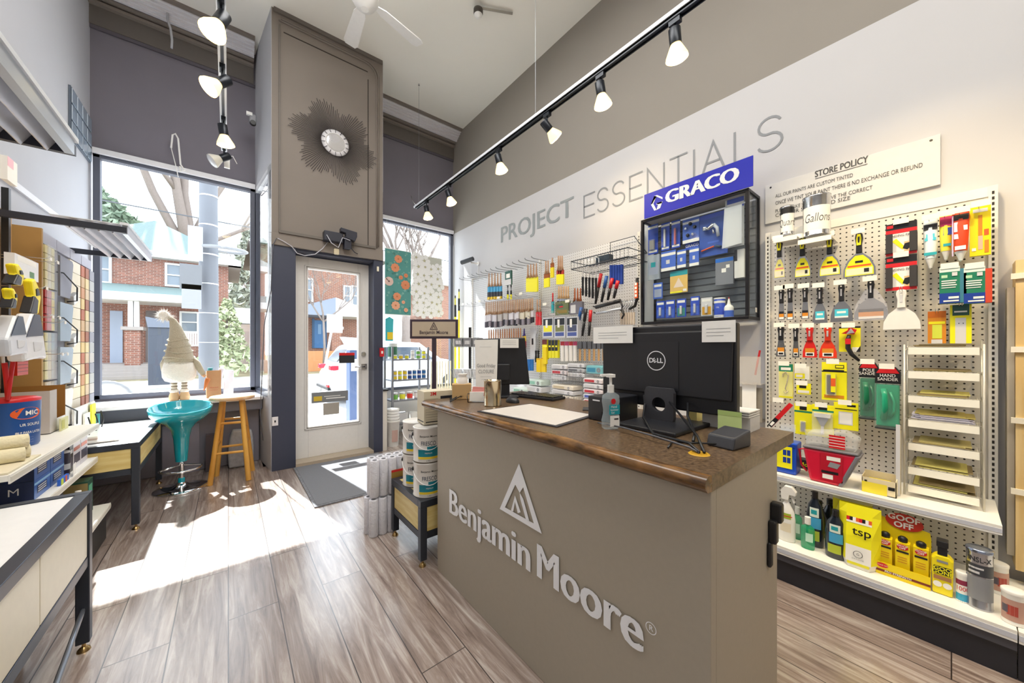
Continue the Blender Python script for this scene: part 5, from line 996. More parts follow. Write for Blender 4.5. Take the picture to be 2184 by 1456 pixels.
def shelf(root, x0, z, y0, y1, lip=.035, nm='shelf'):
    m = MB(); m.box(x0, XPB-.013, y0, y1, z-.02, z, UW); m.box(x0-.006, x0, y0, y1, z-lip, z+.003, UW); m.box(x0-.0075, x0-.006, y0, y1, z-lip*.75, z-lip*.25, mat('c9ccd6', .4)); m.build(nm, root, bevel=.002)
SX, SZ2 = 2.325, .510
shelf(u2, SX, SZ2, UY0-.005, .80)
DKX, DKZ = 2.205, .182
shelf(u2, DKX, DKZ, -.148, .90, .04, 'base_deck')
m = MB(); m.box(DKX+.015, DKX+.03, -.148, .90, 0, DKZ-.04, mat('23242c', .4)); m.box(DKX+.004, DKX+.015, -.148, .90, DKZ-.075, DKZ-.041, mat('4c4c54', .4)); m.build('kick_plate', u2)
m = MB(); m.box(DKX+.03, XPB, -.148, -.13, 0, DKZ-.02, mat('23242c', .4)); m.build('base_side', u2)
u3 = thing('shelving_unit', 'end of the next low cream shelf beyond the joint at the right edge', 'shelving', (0, 0, 0))
shelf(u3, DKX, DKZ, -.9, -.151, .04, 'base_deck'); m = MB(); m.box(DKX+.015, DKX+.03, -.9, -.151, 0, DKZ-.04, mat('23242c', .4)); m.build('kick_plate', u3)
u1 = thing('shelving_unit', 'white pegboard shelving behind the counter hung full of brushes', 'shelving', (0, 0, 0))
PEG1 = peg_mat('dcdde0', .0254, .13)
m = MB(); m.box(XPB, XPB+.02, 1.66, 4.30, .30, 2.15, PEG1); m.build('pegboard', u1)
for y in (1.645, 2.86, 4.25): upright(u1, y, .2, 2.17)
m = MB(); m.box(2.25, XPB, 1.66, 4.30, .14, .18, UW); m.build('base_deck', u1)
HOOKM = mat('b4b6ba', .25, .8)
hooks = {}
def hook(root, y, z, x1, tagx=True, dark=False):
    m = MB(); mt = mat('5a5c60', .3, .8) if dark else HOOKM
    for dy in (-.004, .004): m.tube([(XPB, y+dy, z+.012), (x1+.02, y+dy, z+.010), (x1-.012, y+dy, z+.016), (x1-.018, y+dy, z+.03)] if dy > 0 or not tagx else [(XPB, y+dy, z+.012), (x1+.02, y+dy, z+.010)], .0016, mt, 4)
    o = m.build('hook', root)
    if tagx:
        t_ = MB(); t_.prism([(-.026, 0), (.026, 0), (.026, .026), (-.026, .026)], -.001, .001, mat('fbf8ea', .6), Matrix.Translation((x1-.022, y, z+.012)) @ Matrix.Rotation(RW, 4, 'Z')); t_.build('price_tag', o)
def dec(m, w, h, th, decor):
    """flat printed shapes: fractions of the card, drawn on its front"""
    for k, d in enumerate(decor):
        y = -th-.0004-.00025*k
        if isinstance(d[0], str): m.text(d[0], d[3]*h, d[4], (d[1]-.5)*w, (d[2]-.5)*h, y, sx=d[5] if len(d) > 5 else 1, off=d[6] if len(d) > 6 else 0)
        elif isinstance(d[0], list): m.add([((x-.5)*w, y, (z-.5)*h) for x, z in d[0]], [tuple(range(len(d[0])))], d[1])
        else: m.sheet((d[0]-.5)*w, (d[2]-.5)*w, (d[1]-.5)*h, (d[3]-.5)*h, y, d[4])
def pk(name, label, cat, px0, py0, px1, py1, X, base, decor=(), th=.008, group=None, prod=None, hookroot=None, tagx=True, part='backing_card', rz=RW, depth_n=1, tilt=0):
    c, w, h = rrect(px0, py0, px1, py1, X)
    t = thing(name, label, cat, c, rz, group)
    if tilt: t.rotation_euler = (Matrix.Rotation(rz, 4, 'Z') @ Matrix.Rotation(tilt, 4, 'Y')).to_euler()
    m = MB(); m.box(-w/2, w/2, -th, 0, -h/2, h/2, base); dec(m, w, h, th, decor); m.build(part, t, bevel=0)
    if prod: prod(t, w, h, th)
    if hookroot: hook(hookroot, c.y, c.z+h/2-.02, X-.025 if not tagx else X-.03, tagx)
    return t
K = mat('1b1b1f', .4); YL = mat('f6ee1e', .4, var=0); WH = mat('f4f2ec', .5, var=0); RD = mat('d42027', .4, var=0); ORG = mat('e8622a', .4, var=0); TEA = mat('23a3ad', .4, var=0); GRN = mat('1d7d5e', .45, var=0); BLU = mat('1c3f9c', .4, var=0); BLD = mat('233e96', .45, var=0); OCH = mat('d98a20', .5, var=0); GRY = mat('8f9196', .5, var=0); LGY = mat('d6d6d8', .5, var=0); BLADE = mat('a5a6a8', .25, .9); CYAN = mat('4ec7dd', .4, var=0); GRNB = mat('15a05c', .2, var=0, coat=.6)
# --- taping knives and scrapers
def knife(label, px0, py0, px1, py1, X, hw, blade='fan', hand=K, grip=None, lab='y', group=None, bag=False, bm=BLADE, tagx=True, hk=True):
    c, w, h = rrect(px0, py0, px1, py1, X); t = thing('scraper', label, 'scraper', c, RW, group)
    hh = h*.46; z1 = h/2; zb = -h/2; HW = hw
    m = MB(); m.prism([(-HW*.40, z1-hh), (HW*.40, z1-hh), (HW*.36, z1-hh*.55), (HW*.5, z1-hh*.25), (HW*.42, z1-.004), (HW*.2, z1), (-HW*.2, z1), (-HW*.42, z1-.004), (-HW*.5, z1-hh*.25), (-HW*.36, z1-hh*.55)], -.022, 0, hand); o = m.build('handle', t, bevel=.003)
    if grip: g = MB(); g.prism([(-HW*.26, z1-hh*.62), (HW*.26, z1-hh*.62), (HW*.34, z1-hh*.3), (HW*.2, z1-hh*.08), (-HW*.2, z1-hh*.08), (-HW*.34, z1-hh*.3)], -.026, -.0225, grip); g.text('Richard', .008, K, 0, z1-hh*.35, -.0265) if 0 else g.box(-.003, .003, -.0268, -.026, z1-hh*.5, z1-hh*.2, K); g.build('grip', o)
    else: g = MB(); g.lathe([(0, 0), (HW*.14, 0)], WH, M=Matrix.Translation((0, -.0235, z1-hh*.14)) @ Matrix.Rotation(PI/2, 4, 'X'), n=10, cap=False); g.box(-HW*.12, HW*.12, -.0235, -.0225, z1-hh*.7, z1-hh*.3, LGY); g.build('handle_print', o)
    m = MB(); zt = z1-hh*1.0
    if blade == 'fan': P_ = [(-w/2, zb), (w/2, zb), (w/2*.97, zb+(zt-zb)*.35), (w/2*.72, zb+(zt-zb)*.72), (HW*.38, zt+.002), (-HW*.38, zt+.002), (-w/2*.72, zb+(zt-zb)*.72), (-w/2*.97, zb+(zt-zb)*.35)]
    else: P_ = [(-w/2, zb), (w/2, zb), (HW*.40, zt+.002), (-HW*.40, zt+.002)]
    m.prism(P_, -.013, -.010, bm); o = m.build('blade', t)
    def lb(a, b, d, e, mt, y): l_.sheet(a, b, d, e, y, mt)
    l_ = MB(); zz_ = zb+(zt-zb)
    if lab == 'y':
        l_.prism([(-w*.44, zb+.006), (w*.44, zb+.006), (w*.43, zb+(zt-zb)*.35), (w*.3, zb+(zt-zb)*.68), (w*.12, zt-.012), (-w*.12, zt-.012), (-w*.3, zb+(zt-zb)*.68), (-w*.43, zb+(zt-zb)*.35)], -.0145, -.0135, YL); lb(-w*.40, w*.40, zb+.010, zb+(zt-zb)*.36, mat('ece6c0', .5), -.0148); lb(-w*.36, w*.36, zb+(zt-zb)*.42, zb+(zt-zb)*.50, ORG, -.0149); lb(-w*.12, w*.12, zb+(zt-zb)*.58, zb+(zt-zb)*.68, K, -.0149); lb(w*.15, w*.3, zb+.02, zb+.04, K, -.0150)
    elif lab == 'o': lb(-w*.36, w*.36, zb+.01, zb+(zt-zb)*.5, OCH, -.0138); lb(-w*.36, w*.36, zb+(zt-zb)*.36, zb+(zt-zb)*.5, K, -.0140); lb(-w*.36, w*.36, zb+.004, zb+.016, WH, -.0142)
    elif lab == 'c': lb(-w*.3, w*.3, zb+(zt-zb)*.28, zb+(zt-zb)*.62, CYAN, -.0138); lb(-w*.2, w*.2, zb+(zt-zb)*.42, zb+(zt-zb)*.52, WH, -.0140); lb(-w*.3, w*.3, zb+(zt-zb)*.2, zb+(zt-zb)*.28, WH, -.0140)
    elif lab == 'w': lb(-w*.3, w*.3, zb+.008, zb+(zt-zb)*.3, WH, -.0138); lb(-w*.32, w*.32, zb+(zt-zb)*.3, zb+(zt-zb)*.55, OCH, -.0138); lb(-w*.22, w*.22, zb+.012, zb+.024, K, -.0140)
    l_.build('label', o)
    if bag: m = MB(); m.prism([(-w*.52, zb-.006), (w*.52, zb-.006), (w*.45, zb+(zt-zb)*.7), (HW*.8, z1-hh*.5), (-HW*.8, z1-hh*.5), (-w*.45, zb+(zt-zb)*.7)], -.020, -.004, clear('e6e6ee', .25, .15, 'bag_film')); m.build('plastic_bag', t)
    if hk: hook(u2, c.y, z1+c.z-.02, X-.03, tagx)
    return t
XA = 2.60
knife('narrow yellow and black gripped scraper at the left end of the top row', 1652, 512, 1676, 594, XA, .030, 'str', K, YL, 'y', bag=True)
knife('yellow and black gripped scraper, second from left in the top row', 1695, 508, 1731, 592, XA, .030, 'fan', K, YL, 'y')
knife('wide yellow and black gripped scraper, third from left in the top row', 1747, 504, 1795, 589, XA, .030, 'fan', K, YL, 'y')
knife('widest yellow and black gripped scraper at the right of the top row', 1799, 498, 1869, 590, XA, .030, 'fan', K, YL, 'y')
knife('narrow black-handled putty knife at the left end of the second row', 1661, 617, 1675, 682, XA, .026, 'str', K, None, 'o')
knife('narrow black-handled putty knife, second from left in the second row', 1679, 614, 1694, 682, XA, .026, 'str', K, None, 'o')
knife('narrow black-handled putty knife, third from left in the second row', 1710, 613, 1727, 680, XA, .026, 'str', K, None, 'o')
knife('black-handled scraper with blue label left of the wider one', 1734, 612, 1766, 690, XA, .026, 'fan', K, None, 'c')
knife('wide black-handled scraper with blue label in the second row', 1772, 606, 1820, 686, XA, .026, 'fan', K, None, 'c')
knife('widest black-handled scraper wrapped in clear bag in the second row', 1822, 598, 1896, 681, XA, .026, 'fan', K, None, 'o', bag=True)
knife('short black-handled scraper at the left end of the third row', 1656, 695, 1678, 760, XA, .032, 'str', K, None, 'w')
knife('thin black-handled tool beside the red plastic scrapers', 1691, 697, 1706, 762, XA, .024, 'str', K, None, 'w')
RDP = mat('d8231f', .35, var=0); ORP = mat('e2391a', .35, var=0)
knife('red plastic spreader left of the orange-red one', 1713, 696, 1744, 762, XA, .032, 'fan', RDP, None, 'w', bm=RDP)
knife('orange-red plastic spreader right of the red one', 1748, 696, 1786, 763, XA-.012, .032, 'fan', ORP, None, 'w', bm=ORP)
WPL = mat('f1efe9', .4); 
knife('big white plastic spreader hanging under the sanding pads', 1884, 618, 1964, 702, XA-.03, .036, 'fan', WPL, None, None, bm=WPL, tagx=False)
# --- caulking tool card and other cards on the right pegboard
def p_tool(t, w, h, th):
    m = MB(); m.tube([(.0, -th-.014, h*.16), (-.004, -th-.016, 0), (-.004, -th-.016, -h*.35), (.01, -th-.016, -h*.60), (.04, -th-.016, -h*.85)], [.008, .010, .011, .010, .006], K, 10); m.box(-.014, .008, -th-.028, -th-.024, -h*.2, h*.02, RD); m.build('handle', t)
    m = MB(); m.prism([(-.03, h*.22), (.02, h*.18), (.03, h*.36), (0, h*.46), (-.006, h*.34)], -th-.02, -th-.012, RD); m.prism([(-.01, h*.2), (.022, h*.24), (.008, h*.42)], -th-.024, -th-.02, LGY); m.build('tool_head', t)
pk('caulk_remover', 'red and black caulking tool on a yellow card in the third row', 'tool', 1790, 696, 1836, 750, XA, YL, [(0, .93, 1, 1, K), (.62, .0, 1, .18, WH), ([(.8, 0), (1, 0), (1, .25)], K)], prod=p_tool, hookroot=u2, tagx=True)
def p_hookshape(t, w, h, th):
    m = MB(); m.tube([(-.012, -th-.004, h*.12), (-.014, -th-.004, h*.2), (0, -th-.004, h*.27), (.014, -th-.004, h*.18), (.006, -th-.004, -.01), (-.002, -th-.004, -h*.22), (.006, -th-.004, -h*.3)], .0028, mat('d8c9a0', .2, .9), 6); m.tube([(-.01, -th-.004, -h*.3), (0, -th-.004, -h*.36), (.012, -th-.004, -h*.28)], .0025, mat('d8c9a0', .2, .9), 6); m.build('metal_hook', t)
    m = MB(); m.box(-w/2, w/2, -th-.012, -th-.0035, -h*.44, h*.28, BLIST); m.build('blister', t)
pk('pail_hook', 'metal pail hook on a yellow card at the left edge of the pegboard', 'hook', 1662, 776, 1692, 848, XA, YL, [(0, .78, 1, 1, GRN), (.15, .82, .85, .9, WH)], prod=p_hookshape, hookroot=u2)
def p_blis(x0, x1, z0, z1, mt, d=.016, nm='product'):
    def f(t, w, h, th):
        m = MB(); m.box((x0-.5)*w, (x1-.5)*w, -th-d+.003, -th-.001, (z0-.5)*h, (z1-.5)*h, mt); m.build(nm, t, bevel=.003)
        m = MB(); e = .05; m.box((x0-e-.5)*w, (x1+e-.5)*w, -th-d, -th-.0008, (z0-e*.7-.5)*h, (z1+e*.7-.5)*h, BLIST); m.build('blister', t, bevel=.003)
    return f
pk('filter_pack', 'white and yellow round pack between the hook card and the blade card', 'pack', 1697, 781, 1728, 808, XA, mat('efeee4', .4), [(.0, .05, .7, .45, YL), (.1, .15, .55, .35, WH)], th=.02, hookroot=u2)
pk('small_blade_pack', 'small yellow pack hanging under the white round pack', 'pack', 1700, 817, 1730, 840, XA, YL, [(.2, .55, .7, .8, K), (.1, .1, .9, .35, WH)], th=.012, hookroot=u2)
pk('blade_card', 'large yellow card with dark blade in the middle of the fourth row', 'card', 1754, 772, 1807, 853, XA, YL, [(0, .74, 1, .77, K), (.06, .76, .9, .80, K), (.55, .84, .9, .93, K), (.58, .86, .87, .91, YL), (.1, .06, .9, .14, OCH)], prod=p_blis(.22, .55, .16, .66, mat('46423e', .4), .012), th=.016, hookroot=u2)
m = MB()
c, w, h = rrect(1768, 800, 1778, 842, XA-.03); m.sheet(-w/2, w/2, -h/2, h/2, 0, YL); m.sheet(-w/2, w/2, -h*.2, h*.2, -.0005, ORG); o = m.build('printed_strip', bpy.data.objects['blade_card']); o.location = (-.001, -.031, -.005)
pk('scraper_card', 'yellow card with small grey scraper at the left of the fifth row', 'card', 1695, 861, 1733, 926, XA, YL, [(0, .72, 1, .78, GRN), (.3, .8, .7, .92, K)], prod=p_blis(.38, .62, .12, .42, GRY, .01), hookroot=u2)
def p_brush(t, w, h, th):
    m = MB(); m.prism([(-.034, h*.12), (.034, h*.12), (.036, h*.24), (-.036, h*.24)], -th-.02, -th-.004, WH); m.build('foam_edge', t); m = MB(); m.prism([(-.006, -h*.16), (.006, -h*.16), (.028, h*.12), (-.028, h*.12)], -th-.014, -th-.006, GRY); m.prism([(-.006, -h*.4), (.006, -h*.4), (.006, -h*.16), (-.006, -h*.16)], -th-.014, -th-.006, LGY); m.build('handle', t); m = MB(); m.box(-w*.47, w*.47, -th-.022, -th-.002, -h*.44, h*.28, BLIST); m.build('blister', t)
pk('edger_card', 'yellow card with white foam edger in the middle of the fifth row', 'card', 1733, 863, 1779, 931, XA-.01, YL, [(0, .78, 1, .84, GRN), (.3, .84, .7, .95, K)], prod=p_brush, hookroot=u2)
pk('pad_card', 'yellow card holding a white square pad at the right of the fifth row', 'card', 1780, 858, 1832, 915, XA, YL, [(.55, .86, .9, .94, K), (.05, .74, .95, .77, K), (.2, .18, .78, .66, LGY), (.24, .22, .74, .62, WH)], th=.02, hookroot=u2)
def sander(label, px0, py0, px1, py1, X, txt, top, g):
    c, w, h = rrect(px0, py0, px1, py1, X); t = thing('sander_pack', label, 'sander', c, RW)
    m = MB(); m.prism([(-w/2, h*.23), (w/2, h*.23), (w/2, h*.42), (w*.3, h/2), (-w*.3, h/2), (-w/2, h*.42)], -.03, 0, K); m.prism([(-w*.46, h*.40), (w*.46, h*.40), (w*.28, h*.49), (-w*.28, h*.49)], -.031, -.030, top)
    m.text(txt[0], .021, WH, 0, h*.36, -.0315, sx=.9, off=.01); m.text(txt[1], .021, WH, 0, h*.30, -.0315, sx=.9, off=.01); m.build('header_card', t)
    m = MB(); m.prism([(-w*.46, -h*.46), (w*.46, -h*.46), (w*.46, h*.22), (-w*.46, h*.22)], -.028, -.004, g)
    m.build('plastic_tray', t, bevel=.006); m = MB(); m.tube([(-w*.16, -.032, h*.14), (-w*.1, -.045, h*.05), (-w*.08, -.048, -h*.15), (-w*.16, -.032, -h*.34)], .012, g, 8); m.tube([(w*.10, -.032, h*.1), (w*.26, -.036, -h*.05), (w*.26, -.036, -h*.2), (w*.08, -.032, -h*.3)], .006, g, 8); m.build('sander_handle', t)
    m = MB(); m.box(-w/2, w/2, -.052, -.001, -h/2, h*.235, clear('c8f2e0', .12, .06, 'green_tint_plastic')); m.box(-w/2, w/2, -.054, -.001, -h/2, -h*.47, K); m.build('clear_shell', t, bevel=.004)
    hook(u2, c.y, c.z+h/2-.02, X-.05, True)
sander('green pole sander in clear pack with black header', 1834, 772, 1875, 892, 2.61, ('POLE', 'SANDER'), RD, mat('16724b', .3, var=0))
sander('lighter green hand sander in clear pack at the right of the pole sander', 1868, 782, 1922, 913, 2.58, ('HAND', 'SANDER'), RD, mat('1fa277', .25, var=0))
for k, (a, b, wd) in enumerate(((478, 546, 'upper'), (548, 620, 'lower'))):
    def p_pad(t, w, h, th):
        for s in (-1, 1): m = MB(); m.box(s*w*.5-.012*(s > 0)*2+.0, s*w*.5+.012*(s < 0)*2, -.05, 0, -h*.42, h*.18, mat('3c3a3c', .9)); m.build('pad_edge', t)
    pk('sanding_pads', f'{wd} black and red pack of sanding pads', 'sanding pads', 1891, a, 1957, b, 2.62, WH, [(0, .72, 1, 1, K), (0, .70, 1, .80, RD), (0, 0, 1, .1, RD), (.05, .1, .35, .45, LGY), (.6, .1, 1, .4, mat('f0c795', .5)), ([(.2, .45), (.55, .16), (.62, .24), (.35, .52)], YL), ([(.55, .2), (.7, .14), (.85, .24), (.78, .36), (.62, .34)] if k == 0 else [(.5, .2), (.6, .14), (.86, .36), (.78, .44)], K), ('SANDING PADS', .5, .62, .10, K, .8)] if 0 else [(0, .72, 1, 1, K), (0, .68, 1, .80, RD), (0, 0, 1, .1, RD), (.05, .1, .35, .45, LGY), (.6, .1, 1, .4, mat('f0c795', .5)), ([(.2, .45), (.55, .16), (.62, .24), (.35, .52)], YL), ([(.55, .2), (.7, .14), (.85, .24), (.78, .36), (.62, .34)], K), ('SANDING PADS', .5, .60, .10, K, .8), (.04, .86, .25, .95, RD)], th=.04, prod=p_pad, hookroot=u2)
# tubes and cards at the top right
def squeeze(name, label, px0, py0, px1, py1, X, body, decor, tipc=WH, up=False):
    c, w, h = rrect(px0, py0, px1, py1, X); t = thing(name, label, 'tube', c, RW)
    m = MB(); V = []; n = 14
    zs = [(h*.5, .48, .04), (h*.40, .5, .12), (h*.1, .47, .30), (-h*.2, .42, .42), (-h*.30, .38, .38)]
    prof = []
    for z, a, b in zs:
        prof.append([(w*a*math.cos(2*PI*k/n), -.02+w*b*math.sin(2*PI*k/n), z) for k in range(n)])
    V = [p for r_ in prof for p in r_]; m.add(V, [(j*n+k, (j+1)*n+k, (j+1)*n+(k+1) % n, j*n+(k+1) % n) for j in range(len(zs)-1) for k in range(n)], body, True); m.add(prof[0], [tuple(range(n))], body); m.build('tube_body', t)
    m = MB(); m.lathe([(w*.12, -.19*h), (w*.16, -.14*h), (w*.36, 0)], tipc, (0, -.02, -h*.30), 14); m.lathe([(w*.05, -.05*h), (w*.10, 0)], tipc, (0, -.02, -h*.46), 12); m.build('nozzle', t)
    m = MB()
    for d in decor:
        if isinstance(d[0], str): m.text(d[0], d[3]*h, d[4], (d[1]-.5)*w, (d[2]-.5)*h, -.02-w*.46-.001); continue
        x0, z0, x1, z1, mt = d; nn = 4
        def yy(z): u = max(0, min(1, (h*.5-z)/(h*.8))); return -.02-w*(.04+.40*u)-.0015
        zz0, zz1 = (z0-.5)*h, (z1-.5)*h; m.add([((x0-.5)*w*.94, yy(zz0), zz0), ((x1-.5)*w*.94, yy(zz0), zz0), ((x1-.5)*w*.94, yy(zz1), zz1), ((x0-.5)*w*.94, yy(zz1), zz1)], [(0, 1, 2, 3)], mt)
    m.build('label', t); hook(u2, c.y, c.z+h/2-.02, X-.03, True)
squeeze('caulk_tube', 'white and pale blue squeeze tube right of the sanding pads', 1969, 470, 2001, 574, 2.62, mat('e8f4f6', .4, var=0), [(.02, .78, .98, .90, K), (.2, .62, .8, .70, CYAN), (.1, .56, .9, .62, CYAN), (.05, .26, .95, .32, TEA)])
squeeze('caulk_tube', 'yellow and magenta squeeze tube between the blue and orange tubes', 2003, 462, 2032, 556, 2.63, mat('f3e94a', .4, var=0), [(.02, .76, .98, .98, mat('b5225f', .4)), (.3, .55, .98, .72, BLU), (.3, .30, .9, .36, TEA)])
squeeze('caulk_tube', 'orange squeeze tube with white lettering next to the yellow card', 2030, 455, 2068, 558, 2.61, mat('e7481c', .4, var=0), [(.08, .84, .98, .96, K), (.1, .6, .4, .80, WH), (.5, .62, .9, .72, WH), (.1, .45, .4, .55, WH), (.15, .22, .8, .3, WH), (-.02, .1, .06, .95, mat('d6c0e6', .4))])
pk('scraper_card', 'tall yellow card with orange blade at the top right corner of the pegboard', 'card', 2068, 442, 2113, 546, 2.62, mat('fbe314', .4, var=0), [(.15, .88, .85, .95, LGY), (.4, .12, .6, .82, OCH), (.4, .12, .62, .4, mat('f0b9a0', .4)), (.68, .4, .9, .52, ORG), (.7, .05, .9, .3, OCH), (.1, .1, .3, .16, WH)], th=.02, hookroot=u2)
for k, (a, b, c_, d, wd) in enumerate(((2004, 572, 2047, 648, 'left'), (2055, 572, 2100, 648, 'right'))):
    def p_side(t, w, h, th): m = MB(); m.box(w/2, w/2+.018, -.05, 0, -h*.5, h*.42, [mat('3d7f94', .5), mat('d2492c', .5)][k]); m.build('side_flap', t)
    pk('sandpaper_box', f'{wd} green and blue box of sanding sheets at the right of the pegboard', 'box', a, b, c_, d, 2.60, GRN, [(0, .86, 1, 1, mat('dff0e6', .5)), (0, 0, 1, .28, BLU), (.1, .7, .4, .78, mat('b9dfb9', .5)), (.1, .6, .85, .63, WH), (.1, .54, .8, .57, WH), (.1, .48, .85, .51, WH), (.1, .42, .8, .44, WH), (.45, .12, .95, .18, WH), (.2, .04, .95, .08, WH), (.62, .74, .88, .84, LGY)], th=.05, prod=p_side, hookroot=u2)
pk('sponge_card', 'orange card pack above the tray rack, left of the yellow one', 'card', 1979, 664, 2018, 732, 2.62, OCH, [(0, .8, 1, 1, mat('c86a14', .5)), (.05, .6, .95, .68, YL), (.25, .15, .78, .58, mat('d4e04a', .5)), (.2, .0, .8, .12, LGY)], th=.02, hookroot=u2, tagx=False)
pk('hanger_card', 'yellow card with grey plate above the tray rack', 'card', 2026, 650, 2072, 732, 2.62, YL, [(.12, .72, .9, 1, mat('2f5b55', .5)), (.2, .8, .8, .84, WH), (.25, .0, .75, .66, LGY), (.4, .5, .44, .53, K), (.6, .5, .64, .53, K)], th=.02, hookroot=u2, tagx=False)
pk('red_putty_knife', 'red folding scraper hanging tilted at the left edge near the counter', 'scraper', 1660, 853, 1670, 917, 2.60, RD, [(0, 0, 1, .35, K), (.2, .05, .8, .2, WH)], th=.012, hookroot=u2, part='body', tilt=.62)
# --- cans on little brackets at the top left
def wcan(label, px0, py0, px1, py1, X, lid, txt, r_scale=1):
    c, w, h = rrect(px0, py0, px1, py1, X); r = w/2*.86; t = thing('sample_can', label, 'can', (X, c.y, c.z-h/2), -1.33)
    m = MB(); SV = mat('cfd0d2', .18, 1); m.lathe([(r, 0), (r*1.02, .004), (r*.97, .008), (r*.97, h-.012), (r*1.02, h-.008), (r*1.02, h), (r*.9, h-.002), (0, h-.004)], SV, n=32); m.build('can_body', t)
    m = MB(); R = r*.975; m.add([(R*math.sin(a), -R*math.cos(a), z) for a in [-1.2+k*.15 for k in range(17)] for z in (h*.12, h*.72)], [(2*k, 2*k+2, 2*k+3, 2*k+1) for k in range(16)], PAPER, True); m.text(txt, h*.34 if len(txt) < 7 else h*.30, mat('4a4a50', .6), 0, h*.42, bend=R+.0008, sx=.62, shear=.2, off=-.008); 
    if lid: m.add([(R*1.01*math.sin(a), -R*1.01*math.cos(a), z) for a in [-1.5+k*.15 for k in range(21)] for z in (h*.74, h*.98)], [(2*k, 2*k+2, 2*k+3, 2*k+1) for k in range(20)], K, True)
    m.build('paper_label', t); return t
wcan('small quart can with handwritten label and dark band on the bracket', 1662, 441, 1697, 503, 2.58, True, 'Quarts')
wcan('large gallon can with handwritten label on the bracket', 1707, 420, 1778, 505, 2.55, False, 'Gallons')
for a, b, yy_ in ((1652, 1702, 506), (1704, 1775, 508)):
    c0 = AX(a, yy_, 2.52); c1 = AX(b, yy_, 2.52); z_ = AX((a+b)/2, yy_, 2.52).z-.005
    m = MB(); m.box(2.50, XPB-.012, c1.y, c0.y, z_-.006, z_, UW); m.box(2.497, 2.50, c1.y, c0.y, z_-.02, z_+.006, mat('fbf8ea', .6)); m.build('can_bracket', u2)
# --- wire rack of sheet trays
t = thing('tray_rack', 'white wire rack of eight sandpaper trays on the right shelf', 'rack', (0, 0, 0)); TXF = 2.47; ya, yb = AX(1933, 900, TXF).y, AX(2094, 900, TXF).y
WR = mat('d8d4c8', .35, .2)
zl = [AX(2010, 700+py/3.467, TXF).z for py in (172, 352, 535, 712, 900, 1082, 1280)]
zl = [AX(2010, 700+py/3.467, TXF).z for py in (168, 352, 540, 725, 905, 1090, 1278)]
for y in (ya+.006, yb-.006): 
    m = MB(); m.tube([(TXF, y, SZ2+.002), (TXF, y, zl[0]+.03)], .0035, WR, 6); m.tube([(TXF+.2, y, SZ2+.002), (TXF+.2, y, zl[0]+.05)], .0035, WR, 6)
    for z in zl: m.tube([(TXF, y, z), (TXF+.2, y, z+.012)], .0025, WR, 5)
    m.build('side_frame', t)
names = ['top', 'second', 'third', 'fourth', 'fifth', 'sixth', 'bottom']
for k, z in enumerate(zl):
    z = max(z, SZ2+.035)
    m = MB(); m.prism([(0, -.016), (ya-yb-.012, -.016), (ya-yb-.012, .016), (0, .016)], -.0015, .0015, mat('fbf7e8', .5), Matrix.Translation((TXF-.006, ya-.006, z)) @ Matrix.Rotation(RW, 4, 'Z')); o = m.build('label_strip', t)
    m = MB()
    for j in range(9): yy_ = yb+.01+(ya-yb-.02)*j/8; m.tube([(TXF, yy_, z+.018), (TXF+.2, yy_, z+.012)], .0013, WR, 4)
    for xx in (TXF+.005, TXF+.1, TXF+.2): m.tube([(xx, yb, z+.017), (xx, ya, z+.017)], .0016, WR, 4)
    m.build('tray', t)
    random.seed(k)
    n_s = (3, 2, 4, 8, 3, 4, 5)[k]; hs = 0
    for j in range(n_s):
        th_ = random.choice((.0025, .004)); mt = random.choice((mat('b0a468', .8), mat('8c7c56', .8), mat('c9c06c', .7))) if k != 3 else mat('c9c6d4', .7)
        if k == 3 and j > 5: mt = mat('b3a55c', .8)
        m = MB(); m.box(TXF+.002+random.uniform(0, .01), TXF+.185, yb+.014+random.uniform(0, .03), ya-.014-random.uniform(0, .03), z+.0195+hs, z+.0195+hs+th_, mt); hs += th_+.0004
        tag(m.build('sandpaper_sheets'), f'loose sanding sheets lying in the {names[k]} tray of the wire rack', 'sandpaper', f'sanding sheets in the {names[k]} tray')
# --- on the middle shelf
c, w, h = rrect(1655, 946, 1703, 1013, 2.40); t = thing('paint_pad_box', 'blue plastic paint pail with yellow label at the left of the shelf', 'pail', (2.40, c.y, SZ2+.001), RW)
h = .20; m = MB(); m.prism([(-w*.46, 0), (w*.46, 0), (w*.5, h*.85), (-w*.5, h*.85)], -.03, .07, mat('1d4fc0', .3, var=0)); m.build('body', t, bevel=.008); m = MB(); m.sheet(-w*.44, w*.3, h*.15, h*.74, -.0335, YL); m.sheet(-w*.44, w*.46, h*.74, h*.82, -.0335, BLU)
for i in range(2):
    for j in range(2): m.sheet(-w*.1+i*w*.18, w*.05+i*w*.18, h*.3+j*h*.2, h*.45+j*h*.2, -.034, BLU)
m.build('label', t); m = MB(); m.lathe([(w*.28, 0), (w*.32, .05), (w*.34, .07)], clear('e8f4ff', .2, .08, 'cup_plastic'), (.0, .02, h*.85), 20, cap=False); m.lathe([(w*.28, .02), (w*.32, .07), (w*.34, .09)], clear('e8f4ff', .2, .08, 'cup_plastic'), (.0, .02, h*.85), 20, cap=False); m.build('clear_cups', t)
c, w, h = rrect(1722, 1000, 1822, 1012, 2.40); t = thing('paint_pail', 'red and grey handheld paint pail with clear liners on the shelf', 'pail', (2.40, c.y, SZ2+.001), RW); w = .20
PR = mat('d51e3c', .3, var=0); m = MB(); m.prism([(-w*.36, 0), (w*.24, 0), (w*.56, .165), (-w*.5, .165)], -.05, .06, PR); m.build('pail_body', t, bevel=.012)
